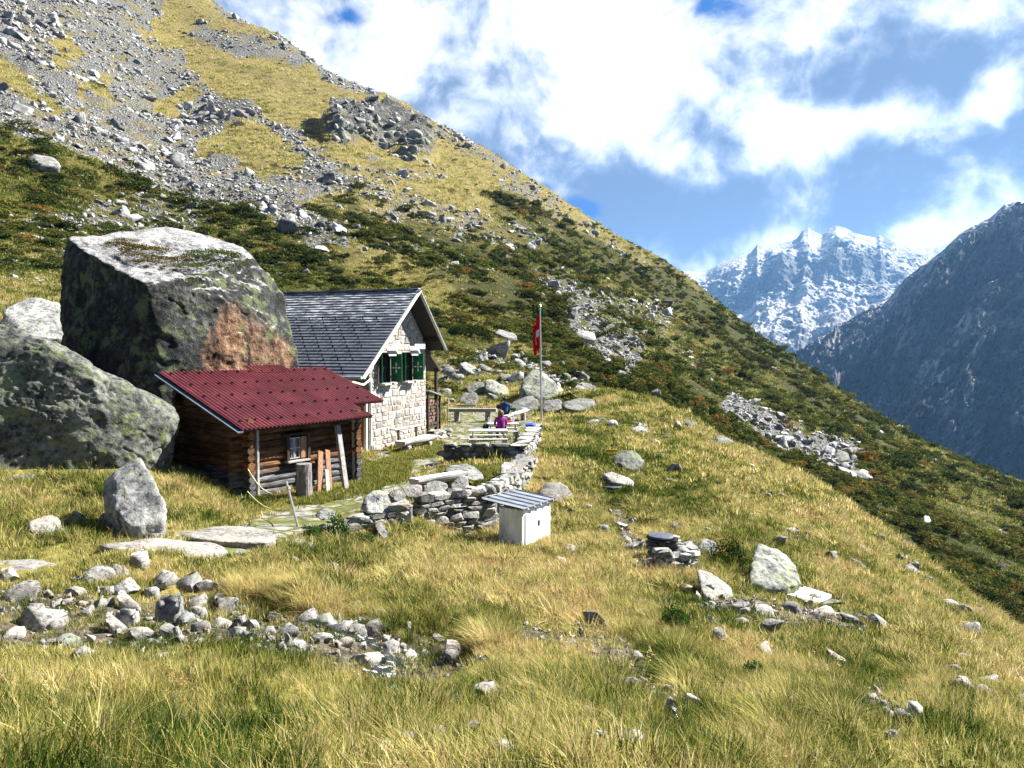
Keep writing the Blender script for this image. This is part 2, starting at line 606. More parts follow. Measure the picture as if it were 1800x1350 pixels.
# sunlit dry grass of the upper slope fading to shrub heath lower down
goldline = np.interp(gpx, [-300, 0, 150, 300, 500, 650, 760, 860, 940, 1010, 1170, 1300], [230, 245, 270, 330, 380, 415, 400, 400, 380, 400, 478, 560])
gold = sstep(gpy + mn * 45, goldline + 30, goldline - 40) * far_hill
gold = np.maximum(gold, 0.55 * far_hill * sstep(poly_dist(gpx, gpy, [(640, 440), (800, 520), (930, 600)]), 60, 15))
stripe = sstep(poly_dist(ex, ey, [(560, 380), (760, 430), (900, 520), (1010, 610), (1150, 700)]), 60, 20)
stripe = np.maximum(stripe, sstep(poly_dist(ex, ey, [(900, 350), (1000, 420), (1170, 500), (1400, 650), (1540, 730)]), 50, 15))
stripe = np.maximum(stripe, sstep(poly_dist(ex, ey, [(1180, 690), (1440, 845), (1700, 1010), (1800, 1060)]), 60, 20))
shrub = far_hill * np.clip(1 - gold * 1.3, 0, 1) * np.clip(0.55 + 0.55 * stripe + mn * 0.5, 0, 1) * (1 - 0.8 * np.clip(scree, 0, 1))
shrub = np.maximum(shrub, far_hill * 0.9 * stripe * (1 - np.clip(scree, 0, 1)))
# trodden stone path and terrace, near ground
PATH = [(330, 962), (420, 952), (490, 925), (560, 905), (640, 870), (700, 835), (720, 800), (770, 790), (840, 765), (820, 740)]
pathm = sstep(poly_dist(gpx + mn * 14, gpy + mn * 8, PATH[:6]), 36, 18) * sstep(g_dist, 42, 38)
terr = in_poly(gpx + mn * 8, gpy + mn * 5, [(770, 715), (930, 722), (950, 745), (930, 790), (790, 785), (770, 830), (700, 830), (650, 845), (650, 800), (750, 775), (780, 740)]) * 1.0
pathm = np.maximum(pathm, terr * (g_dist < 52))
gully = sstep(poly_dist(gpx, gpy, [(-300, 1060), (0, 1075), (160, 1085), (330, 1085), (480, 1100), (600, 1115), (690, 1140), (780, 1135)]), 75, 35) * (g_dist < 16)
bare = sstep(poly_dist(gpx, gpy, [(920, 1115), (1020, 1135), (1110, 1165), (1190, 1260)]), 28, 8) * (g_dist < 16)
bare = np.maximum(bare, sstep(poly_dist(gpx, gpy, [(1240, 1060), (1330, 1080), (1450, 1085), (1520, 1090)]), 26, 8) * (g_dist < 20))
bare = np.maximum(bare, sstep(poly_dist(gpx, gpy, [(1080, 890), (1095, 930), (1110, 960)]), 18, 6) * (g_dist < 30))
bare = np.maximum(bare, sstep(poly_dist(gpx, gpy, [(1540, 1230), (1590, 1310)]), 40, 15) * (g_dist < 14))
bare = np.maximum(bare, sstep(poly_dist(gpx, gpy, [(1690, 1016), (1730, 1012), (1745, 998), (1775, 988), (1830, 982)]), 5.5, 2.5) * (g_dist > 45))
flat = np.maximum(pathm, sstep(poly_dist(gpx, gpy, [(440, 880), (640, 840), (700, 800)]), 50, 20) * (g_dist < 45))
h = near * (1 - flat * .9) * (fbm(xy0 / 1.7, 4) * 0.24 + fbm(xy0 / 0.45 + 9, 3) * 0.05)
rib = fbm(np.stack([GX * .3 + GZ * .35, GY * 1.0, GZ * 0 + 3], 1) / 28, 5, .52)
h += far_hill * sstep(g_dist, 45, 140) * (rib * 4.2) + far_hill * fbm(xy0 / 9, 4) * 0.75
h += far_hill * np.clip(scree, 0, 1) * fbm(xy0 / 3.1, 4, .6) * 0.7
crag = sstep(poly_dist(gpx, gpy, [(595, 232), (680, 225), (740, 255)]), 38, 10) * far_hill
h += crag * (9 * fbm(xyn / 16, 4, .55, True) * .5 + 3)
crag2 = sstep(poly_dist(gpx, gpy, [(370, 210), (430, 200)]), 32, 8) * far_hill
h += crag2 * 3.0
h -= gully * 0.26
GZ = GZ + h


def ground(x, y):
    """height of the terrain mesh at world x, y (bilinear)"""
    x, y = np.atleast_1d(np.asarray(x, float)), np.atleast_1d(np.asarray(y, float))
    s = (np.log(y + OFF) - S0) / (S1 - S0) * (NS - 1)
    u = (x / (y + OFF) - U0) / (U1 - U0) * (NU - 1)
    s = np.clip(s, 0, NS - 1.001)
    u = np.clip(u, 0, NU - 1.001)
    i, j = s.astype(int), u.astype(int)
    fs, fu = s - i, u - j
    Z = GZ.reshape(NS, NU)
    return (Z[i, j] * (1 - fs) * (1 - fu) + Z[i + 1, j] * fs * (1 - fu) + Z[i, j + 1] * (1 - fs) * fu + Z[i + 1, j + 1] * fs * fu)


def gmask(M, x, y):
    s = np.clip((np.log(y + OFF) - S0) / (S1 - S0) * (NS - 1), 0, NS - 1).astype(int)
    u = np.clip((x / (y + OFF) - U0) / (U1 - U0) * (NU - 1), 0, NU - 1).astype(int)
    return M.reshape(NS, NU)[s, u]


def gpos(px, py, y0=None):
    """where the sight line through a photo pixel first meets the terrain (nearest y >= y0)"""
    u, v = ray(px, py)
    ys = np.exp(np.linspace(math.log(y0 or 2.2), math.log(480), 2600))
    d = ground(u * ys, ys) - v * ys
    k = np.argmax(d > 0)
    if d[k] <= 0:
        k = len(ys) - 1
    return Vector((u * ys[k], ys[k], float(ground(u * ys[k], ys[k])[0])))


idx = np.arange(NS * NU).reshape(NS, NU)
quads = np.stack([idx[:-1, :-1], idx[:-1, 1:], idx[1:, 1:], idx[1:, :-1]], -1).reshape(-1, 4)
ter_me = mesh_np('hillside', np.stack([GX, GY, GZ], 1), quads, True)
for nm, a in (('scree', scree), ('gold', gold), ('shrub', shrub), ('path', pathm), ('gully', np.maximum(gully, bare)), ('crag', np.maximum(crag, crag2)), ('far', far_hill)):
    fattr(ter_me, nm, a)


def principled(name, rough=0.85, spec=0.25):
    m = bpy.data.materials.new(name)
    m.use_nodes = True
    t = m.node_tree
    b = t.nodes.get('Principled BSDF')
    b.inputs['Roughness'].default_value = rough
    b.inputs['Specular IOR Level'].default_value = spec
    return m, NT(t), b


def mat_ground():
    m, T, b = principled('ground_cover', 0.95, 0.1)
    pos = T.n('ShaderNodeNewGeometry').outputs['Position']
    far = T.attr('far')
    nA = T.noise(pos, 0.16, 6, 0.6)
    nB = T.noise(pos, 1.1, 6, 0.62)
    nC = T.noise(pos, 7.0, 5, 0.65)
    nD = T.noise(pos, 0.55, 5, 0.6)
    f = T.m('ADD', T.m('MULTIPLY', nB, 0.5), T.m('MULTIPLY', nC, 0.5))
    goldc = T.ramp(f, [(0.3, (0.07, 0.058, 0.018)), (0.45, (0.165, 0.135, 0.046)), (0.6, (0.27, 0.225, 0.09)), (0.75, (0.36, 0.31, 0.145))])
    greenc = T.ramp(f, [(0.3, (0.022, 0.026, 0.005)), (0.45, (0.07, 0.068, 0.013)), (0.6, (0.14, 0.12, 0.028)), (0.75, (0.24, 0.19, 0.06))])
    nearc = T.ramp(f, [(0.3, (0.035, 0.038, 0.01)), (0.5, (0.13, 0.12, 0.03)), (0.7, (0.26, 0.22, 0.07))])
    rust = T.mix(T.step(nD, 0.6, 0.75), greenc, (0.13, 0.06, 0.016))
    farc = T.mix(T.attr('gold'), rust, goldc)
    dark = T.step(T.m('ADD', T.m('MULTIPLY', T.attr('shrub'), 0.7), T.m('MULTIPLY', nD, 0.9)), 0.72, 0.95)
    farc = T.mix(T.m('MULTIPLY', dark, 0.75), farc, (0.03, 0.036, 0.011))
    c = T.mix(far, nearc, farc)
    # stones
    v1 = T.voro(pos, 0.55, 'F1', 1.0, 'Color')
    vh = T.noise(pos, 2.4, 6, 0.7)
    vs2 = T.voro(pos, 1.5, 'DISTANCE_TO_EDGE')
    stone = T.ramp(T.m('ADD', T.m('MULTIPLY', vh, 0.75), T.m('MULTIPLY', T.noise(pos, 0.6, 3), 0.25)), [(0.3, (0.04, 0.042, 0.046)), (0.45, (0.15, 0.152, 0.154)), (0.58, (0.28, 0.28, 0.272)), (0.75, (0.42, 0.415, 0.40))])
    stone = T.mix(T.step(vs2, 0.0, 0.12), (0.03, 0.03, 0.032), stone)
    sm = T.step(T.m('ADD', T.m('MULTIPLY', T.attr('scree'), .64), T.m('ADD', T.m('MULTIPLY', T.m('SUBTRACT', nB, 0.5), 1.2), T.m('MULTIPLY', T.m('SUBTRACT', nA, 0.5), 1.5))), 0.38, 0.66)
    c = T.mix(sm, c, stone)
    cragc = T.ramp(T.noise(pos, 0.5, 7, 0.7), [(0.3, (0.012, 0.014, 0.016)), (0.5, (0.09, 0.09, 0.085)), (0.7, (0.26, 0.26, 0.24))])
    c = T.mix(T.step(T.m('ADD', T.attr('crag'), T.m('SUBTRACT', nD, 0.5)), 0.25, 0.5), c, cragc)
    # flagstones of path and terrace
    pv = T.vm('MULTIPLY', pos, (1.0, 1.0, 0.4))
    pw = T.vm('ADD', pv, T.vm('SCALE', T.noise(pos, 2.0, 3, col=True), sc=0.35))
    e = T.voro(pw, 1.6, 'DISTANCE_TO_EDGE')
    fs = T.ramp(T.noise(pos, 4.0, 5, .6), [(0.32, (0.10, 0.095, 0.085)), (0.5, (0.21, 0.203, 0.19)), (0.7, (0.34, 0.33, 0.31))])
    fs = T.mix(T.step(T.noise(pos, 1.3, 5, .65), 0.45, 0.6), fs, (0.10, 0.115, 0.03))
    fs = T.mix(T.step(T.m('ADD', e, T.m('MULTIPLY', T.m('SUBTRACT', nC, .5), .12)), 0.03, 0.13), (0.07, 0.075, 0.026), fs)
    c = T.mix(T.step(T.m('ADD', T.attr('path'), T.m('MULTIPLY', T.m('SUBTRACT', nB, 0.5), 0.9)), 0.35, 0.6), c, fs)
    dirt = T.ramp(T.noise(pos, 9.0, 6, .7), [(0.3, (0.018, 0.014, 0.011)), (0.5, (0.07, 0.058, 0.045)), (0.7, (0.21, 0.185, 0.155))])
    c = T.mix(T.step(T.attr('gully'), 0.25, 0.6), c, dirt)
    T.link(c, b.inputs['Base Color'])
    hgt = T.m('ADD', T.m('MULTIPLY', nC, 0.35), T.m('MULTIPLY', nB, 0.9))
    hgt = T.m('ADD', hgt, T.m('MULTIPLY', T.m('MULTIPLY', vs2, sm), 0.8))
    hgt = T.m('ADD', hgt, T.m('MULTIPLY', T.m('MULTIPLY', T.step(e, 0.0, 0.09), T.attr('path')), 0.05))
    dist = T.m('ADD', 0.06, T.m('MULTIPLY', far, 1.1))
    bp = T.n('ShaderNodeBump')
    bp.inputs['Strength'].default_value = 0.9
    T.link(dist, bp.inputs['Distance'])
    T.link(hgt, bp.inputs['Height'])
    T.link(bp.outputs[0], b.inputs['Normal'])
    return m


MAT_GROUND = mat_ground()
terrain = link('hillside', ter_me, MAT_GROUND)
tag(terrain, kind='structure')

# ------------------------------------------------------------------ mountains across the valley
def mat_mountain(name, rock, pale, veg, nscale, zveg):
    m, T, b = principled(name, 0.95, 0.1)
    pos = T.n('ShaderNodeNewGeometry').outputs['Position']
    n = T.noise(pos, nscale, 8, 0.68)
    n2 = T.noise(pos, nscale * 5, 7, 0.7)
    mixn = T.m('ADD', T.m('MULTIPLY', n, 0.5), T.m('MULTIPLY', n2, 0.5))
    c = T.ramp(mixn, rock)
    pc = T.ramp(mixn, pale)
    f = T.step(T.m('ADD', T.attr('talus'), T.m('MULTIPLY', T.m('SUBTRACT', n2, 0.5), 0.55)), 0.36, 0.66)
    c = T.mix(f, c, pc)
    if veg > 0:
        sp2 = T.n('ShaderNodeSeparateXYZ')
        T.link(pos, sp2.inputs[0])
        low = T.step(T.m('ADD', sp2.outputs[2], T.m('MULTIPLY', T.m('SUBTRACT', n, .5), 500.0)), zveg[1], zveg[0])
        low = T.m('MULTIPLY', low, T.m('SUBTRACT', 1.0, T.m('MULTIPLY', f, .8)))
        c = T.mix(T.m('MULTIPLY', low, veg), c, T.ramp(n2, [(0.35, (0.010, 0.018, 0.008)), (0.6, (0.035, 0.05, 0.022))]))
    T.link(c, b.inputs['Base Color'])
    T.link(T.bump(T.m('ADD', n, T.m('MULTIPLY', n2, 0.6)), 1.0, 0.22 / nscale), b.inputs['Normal'])
    return m


def mountain(name, crest, ycrest, ybase, vbase, nu, ns, but, amp, nsc, mat, prof, talus, seed=0.0, jag=0.1, dip=0.25):
    """a rock face: crest given as photo pixels; prof maps 0 (crest) .. 1 (foot) to the drop, with benches"""
    cu = np.array([ray(*c)[0] for c in crest])
    cv = np.array([ray(*c)[1] for c in crest])
    us = np.linspace(cu[0], cu[-1], nu)
    t = np.linspace(0, 1, ns)
    Tt, Uu = np.meshgrid(t, us, indexing='ij')
    cvu = np.interp(Uu, cu, cv)
    yc = np.interp(Uu, cu, ycrest)
    y = yc + (ybase - yc) * Tt
    zc = cvu * yc
    zb = vbase * ybase
    wob = fbm(np.stack([Uu.ravel() * 9 + seed, Tt.ravel() * 2, Uu.ravel() * 0], 1), 3).reshape(Tt.shape) * .07 * np.minimum(1, Tt * 5)
    z = zc + (zb - zc) * np.interp(np.clip(Tt + wob, 0, 1), [p[0] for p in prof], [p[1] for p in prof])
    x = Uu * y
    p = np.stack([x.ravel(), y.ravel(), z.ravel()], 1)
    tt, uu = Tt.ravel(), Uu.ravel()
    bx = (uu * yc.ravel() + tt * dip * nsc * 2) / nsc           # buttresses run down the fall line
    b1 = fbm(np.stack([bx, tt * 1.3, tt * 0 + seed], 1), 3, .55, True)
    b2 = fbm(np.stack([bx * 3.1, tt * 4.5, tt * 0 + seed + 4], 1), 4, .6, True)
    rough = fbm(p / (nsc * .22) + seed + 5, 6, .62)
    rough2 = fbm(p / (nsc * .5) + seed + 8, 5, .58, True) - 1
    env = np.minimum(1, tt * 6 + jag)
    d = ((b1 - .9) * but + (b2 - .9) * but * .33 + rough * amp + rough2 * amp * .8) * env
    nrm = np.array([-.30, -.80, .45])
    p = p + nrm[None, :] * d[:, None]
    # loose pale ground: benches, and the gullies between buttresses
    g = p.reshape(ns, nu, 3)
    du, dt = np.gradient(g, axis=1), np.gradient(g, axis=0)
    nn = np.cross(du, dt)
    nn /= np.linalg.norm(nn, axis=2)[:, :, None] + 1e-9
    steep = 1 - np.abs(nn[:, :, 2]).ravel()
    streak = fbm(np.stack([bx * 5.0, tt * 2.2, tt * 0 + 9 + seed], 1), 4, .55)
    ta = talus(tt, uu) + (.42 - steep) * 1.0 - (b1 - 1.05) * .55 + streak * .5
    yb_ = np.interp(us, cu, ycrest) * 1.35
    back = np.stack([us * yb_, yb_, np.full(nu, vbase) * yb_], 1)
    V = np.concatenate([back, p])
    n = ns + 1
    ix = np.arange(n * nu).reshape(n, nu)
    F = np.stack([ix[:-1, :-1], ix[1:, :-1], ix[1:, 1:], ix[:-1, 1:]], -1).reshape(-1, 4)
    me = mesh_np(name, V, F, True)
    fattr(me, 'talus', np.concatenate([np.zeros(nu), np.clip(ta, 0, 1)]))
    o = link(name, me, mat)
    tag(o, kind='structure')
    return o


def ug(t, u, pts, w):
    """closeness to a line given in photo pixels (of the undisplaced face)"""
    d = np.full(len(t), 9.0)
    for (u0, t0), (u1, t1) in zip(pts[:-1], pts[1:]):
        vx, vy = u1 - u0, t1 - t0
        k = np.clip(((u - u0) * vx + (t - t0) * vy) / (vx * vx + vy * vy), 0, 1)
        d = np.minimum(d, np.hypot(u - u0 - k * vx, (t - t0 - k * vy) * .5))
    return sstep(d, w, w * .3)


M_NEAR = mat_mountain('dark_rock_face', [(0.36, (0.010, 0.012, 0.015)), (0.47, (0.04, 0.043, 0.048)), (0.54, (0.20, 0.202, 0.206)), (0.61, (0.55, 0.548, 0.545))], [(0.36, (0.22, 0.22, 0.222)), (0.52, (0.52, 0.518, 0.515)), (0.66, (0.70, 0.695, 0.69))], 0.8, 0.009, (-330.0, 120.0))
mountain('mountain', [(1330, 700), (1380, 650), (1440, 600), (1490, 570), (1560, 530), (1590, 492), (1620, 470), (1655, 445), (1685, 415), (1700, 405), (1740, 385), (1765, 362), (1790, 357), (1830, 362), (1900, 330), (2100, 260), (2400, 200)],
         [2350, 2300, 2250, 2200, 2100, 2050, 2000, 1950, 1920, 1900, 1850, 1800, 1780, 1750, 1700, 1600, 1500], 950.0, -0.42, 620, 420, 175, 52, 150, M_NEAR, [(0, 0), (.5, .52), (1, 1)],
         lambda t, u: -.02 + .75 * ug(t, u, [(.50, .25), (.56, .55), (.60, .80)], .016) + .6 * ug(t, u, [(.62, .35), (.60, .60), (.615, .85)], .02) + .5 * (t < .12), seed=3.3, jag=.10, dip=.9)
M_FAR = mat_mountain('far_rock', [(0.36, (0.03, 0.034, 0.042)), (0.48, (0.10, 0.103, 0.11)), (0.58, (0.22, 0.22, 0.222)), (0.7, (0.38, 0.375, 0.37))], [(0.34, (0.23, 0.23, 0.23)), (0.5, (0.37, 0.368, 0.362)), (0.66, (0.54, 0.535, 0.525))], 0.25, 0.0036, (-900.0, -100.0))
mountain('far_mountain', [(1120, 500), (1160, 492), (1188, 480), (1205, 477), (1240, 479), (1262, 465), (1300, 450), (1318, 446), (1332, 430), (1345, 437), (1385, 425), (1400, 420), (1412, 405), (1421, 400), (1432, 408), (1444, 413),
                          (1458, 402), (1470, 396), (1488, 402), (1505, 411), (1540, 419), (1546, 414), (1575, 427), (1610, 428), (1640, 437), (1668, 428), (1700, 420), (1760, 450), (1850, 440)],
         [5400] * 29, 2900.0, -0.12, 680, 420, 150, 40, 700, M_FAR, [(0, 0), (.10, .14), (.22, .23), (.34, .44), (.5, .55), (.66, .66), (.78, .84), (1, 1)],
         lambda t, u: .58 + .45 * np.exp(-((t - .17) / .06) ** 2) + .7 * np.exp(-((t - .50) / .12) ** 2) - .35 * np.exp(-((t - .3) / .06) ** 2) - .3 * np.exp(-((t - .73) / .06) ** 2), seed=1.7, jag=.035, dip=.15)
vf = mesh_np('valley_floor', [(-9000, -3000, -760), (9000, -3000, -760), (9000, 9000, -760), (-9000, 9000, -760)], [(0, 1, 2, 3)])
tag(link('valley_floor', vf, M_NEAR), kind='structure')

# the air of the valley
def haze():
    m = bpy.data.materials.new('valley_air')
    m.use_nodes = True
    t = m.node_tree
    t.nodes.clear()
    o = t.nodes.new('ShaderNodeOutputMaterial')
    v = t.nodes.new('ShaderNodeVolumePrincipled')
    v.inputs['Color'].default_value = (0.24, 0.52, 1.0, 1)
    v.inputs['Density'].default_value = 0.00005
    v.inputs['Anisotropy'].default_value = 0.3
    t.links.new(v.outputs[0], o.inputs['Volume'])
    mb = MB()
    mb.box((1500, 3600, 110), (11000, 7900, 1782))
    ob = mb.build('haze', m)
    tag(ob, kind='stuff')


haze()
# ------------------------------------------------------------------ rocks
def ico(sub):
    bm = bmesh.new()
    bmesh.ops.create_icosphere(bm, subdivisions=sub, radius=1.0)
    V = np.array([v.co[:] for v in bm.verts])
    F = np.array([[v.index for v in f.verts] for f in bm.faces])
    bm.free()
    return V, F


_ICO = {}


def get_ico(sub):
    if sub not in _ICO:
        _ICO[sub] = ico(sub)
    return _ICO[sub]


def rock_np(seed, sub=3, cuts=13, lo=0.5, hi=0.95, rough=0.05, flatb=None):
    """a broken block: sphere cut by random planes, then roughened; unit size"""
    V, F = get_ico(sub)
    r = np.random.RandomState(seed)
    V = V * 2.2
    N = list(np.concatenate([np.eye(3), -np.eye(3)]) + r.normal(size=(6, 3)) * .22) + list(r.normal(size=(cuts, 3)))
    for k, n in enumerate(N):
        n = n / np.linalg.norm(n)
        d = r.uniform(lo, hi) if k >= 6 else r.uniform(.72, .95)
        s = V @ n - d
        V = V - np.maximum(s, 0)[:, None] * n
    if rough > 0:
        nn = V / np.linalg.norm(V, axis=1)[:, None]
        V = V + nn * (fbm(V * 1.9 + seed * 3.1, 4, .55) * rough * 1.4 + (np.abs(fbm(V * 5 + seed, 3)) * -rough * .8))[:, None]
    m = np.abs(V).max(0)
    return V / m, F


def mat_rock(name, stops, lichen=(0.30, 0.34, 0.2), lichen_amt=0.35, dark_amt=0.5, scale=1.0, obj=True, tintv=0.35, warm=None):
    m, T, b = principled(name, 0.9, 0.2)
    tc = T.n('ShaderNodeTexCoord')
    g = T.n('ShaderNodeNewGeometry')
    pos = g.outputs['Position']
    n1 = T.noise(pos, 1.5 * scale, 8, 0.66)
    n2 = T.noise(pos, 9.0 * scale, 7, 0.7)
    n3 = T.noise(pos, 0.7 * scale, 5, 0.6)
    n4 = T.noise(T.vm('ADD', pos, (7, 3, 1)), 3.2 * scale, 6, 0.66)
    c = T.ramp(T.m('ADD', T.m('MULTIPLY', n1, 0.5), T.m('MULTIPLY', n2, 0.5)), stops)
    if lichen_amt > 0:
        c = T.mix(T.m('MULTIPLY', T.step(T.m('ADD', n4, T.m('MULTIPLY', n2, 0.25)), 0.66, 0.74), lichen_amt), c, lichen)
    if dark_amt > 0:
        c = T.mix(T.m('MULTIPLY', T.step(T.m('ADD', T.m('MULTIPLY', n2, .6), T.m('MULTIPLY', n4, .4)), 0.47, 0.40), dark_amt), c, (0.02, 0.022, 0.024))
    if warm:
        c = T.mix(T.m('MULTIPLY', T.step(n3, 0.52, 0.7), 0.6), c, warm)
    if obj:
        rnd = T.n('ShaderNodeObjectInfo').outputs['Random']
    else:
        rnd = T.attr('tint')
    c = T.mix(1.0, c, T.ramp(rnd, [(0.0, (1 - tintv,) * 3), (1.0, (1 + tintv,) * 3)]), 'MULTIPLY')
    T.link(c, b.inputs['Base Color'])
    T.link(T.bump(T.m('ADD', n1, T.m('MULTIPLY', n2, 0.45)), 0.85, 0.09 / scale), b.inputs['Normal'])
    return m


GREY = [(0.34, (0.025, 0.027, 0.03)), (0.45, (0.095, 0.098, 0.10)), (0.54, (0.20, 0.20, 0.198)), (0.66, (0.38, 0.38, 0.37))]
PALE = [(0.34, (0.045, 0.042, 0.04)), (0.45, (0.16, 0.152, 0.145)), (0.55, (0.29, 0.282, 0.27)), (0.67, (0.46, 0.45, 0.435))]
M_GREY = mat_rock('grey_rock', GREY)
M_GREYI = mat_rock('hillside_rock', [(0.32, (0.035, 0.037, 0.041)), (0.45, (0.14, 0.142, 0.145)), (0.56, (0.28, 0.281, 0.28)), (0.68, (0.43, 0.43, 0.42))], scale=0.35, tintv=0.45)
M_PALE = mat_rock('pale_rock', PALE, lichen_amt=0.1, dark_amt=0.45, scale=2.2, warm=(0.40, 0.32, 0.24))
M_GREEN = mat_rock('lichened_rock', [(0.34, (0.024, 0.028, 0.026)), (0.46, (0.10, 0.108, 0.097)), (0.56, (0.22, 0.23, 0.20)), (0.68, (0.41, 0.42, 0.36))], lichen=(0.25, 0.30, 0.11), lichen_amt=0.55, dark_amt=0.8, scale=0.8)
M_WALL = mat_rock('wall_stone', [(0.32, (0.04, 0.042, 0.044)), (0.44, (0.15, 0.15, 0.15)), (0.54, (0.29, 0.29, 0.28)), (0.66, (0.46, 0.455, 0.44))], obj=False, scale=1.8, tintv=0.4, warm=(0.33, 0.26, 0.2))
M_SHADEWALL = mat_rock('dark_wall_stone', [(0.32, (0.025, 0.025, 0.025)), (0.46, (0.10, 0.097, 0.094)), (0.6, (0.22, 0.215, 0.205))], obj=False, scale=1.8, tintv=0.4)  # wall stone again, its colour darkened for the shade on the cross wall
M_SLAB = mat_rock('slab_rock', [(0.34, (0.05, 0.047, 0.043)), (0.46, (0.145, 0.138, 0.128)), (0.6, (0.27, 0.262, 0.247))], lichen_amt=0.0, dark_amt=0.35, scale=1.4, warm=(0.45, 0.36, 0.28))


def hull_rock(name, pts, mat, sub=5, rough=0.06, soft=0.05, nsc=1.0, seed=0, strata=0.0, chips=10):
    """a boulder with the convex outline of the given corner points, rounded and roughened"""
    pts = np.array([tuple(p) for p in pts], float)
    bm = bmesh.new()
    vs_ = [bm.verts.new(p) for p in pts]
    bmesh.ops.convex_hull(bm, input=vs_)
    bm.normal_update()
    bm.faces.ensure_lookup_table()
    N = np.array([f.normal[:] for f in bm.faces if f.calc_area() > 1e-6])
    O = np.array([f.verts[0].co[:] for f in bm.faces if f.calc_area() > 1e-6])
    bm.free()
    c = pts.mean(0)
    ext = (pts.max(0) - pts.min(0)) / 2
    D0, F = get_ico(sub)
    D = D0 * ext
    L = np.linalg.norm(D, axis=1)
    D = D / L[:, None]
    d = ((O - c) * N).sum(1)
    d = np.abs(d) + 1e-4
    k = (D @ (N * np.sign(((O - c) * N).sum(1))[:, None]).T) / d[None, :]
    k = np.maximum(k, 1e-4)
    q = 1.6 / soft
    km = k.max(1)
    r = 1.0 / (km * np.power(np.power(k / km[:, None], q).sum(1), 1 / q))
    V = c + D * r[:, None]
    s = ext.mean()
    rs = np.random.RandomState(int(seed * 10) % 99991 + 3)
    for _ in range(chips):                      # broken-off corners
        n = rs.normal(size=3)
        n /= np.linalg.norm(n)
        pj = (V - c) @ n
        dd = pj.max() * rs.uniform(.82, .95)
        V = V - np.maximum(pj - dd, 0)[:, None] * n * rs.uniform(.6, 1.0)
    n = fbm(V / (s * 0.9) * nsc + seed, 6, .55)
    n2 = fbm(V / (s * 0.5) * nsc + seed + 9, 5, .6, True) - 1.0
    dd = s * rough * (n * 1.2 + n2 * .55)
    cr = np.abs(fbm(V / (s * .7) * nsc + seed + 30, 3, .5))
    dd -= s * rough * .32 * sstep(cr, .05, .0)
    if strata > 0:
        dd += s * strata * fbm(np.stack([V[:, 0] * .3 - V[:, 2] * .2, V[:, 1] * .3, V[:, 2] * 2.2 + V[:, 0] * .9], 1) / s * 1.5 + seed, 4, .6)
    V = V + D * dd[:, None]
    base = np.array([c[0], c[1], V[:, 2].min()])
    me = mesh_np(name, V - base, F[:, ::1], True)
    return link(name, me, mat, loc=base)


# ---- the house-sized boulder behind the shed
BIG = [P(118, 418, 24.6), P(240, 408, 27.0), P(300, 400, 28.4), P(415, 428, 28.6), P(150, 442, 23.4), P(212, 482, 22.4), P(262, 503, 21.9), P(335, 486, 22.9), P(440, 452, 25.9),
       P(497, 522, 26.2), P(515, 600, 25.6), P(522, 660, 25.3), P(103, 560, 23.9), P(104, 650, 23.6), P(112, 790, 23.5), P(215, 790, 21.9), P(300, 800, 21.7), P(470, 780, 23.6), P(525, 760, 25.3), P(420, 740, 29.5), P(130, 720, 28.5)]
M_BIG = None


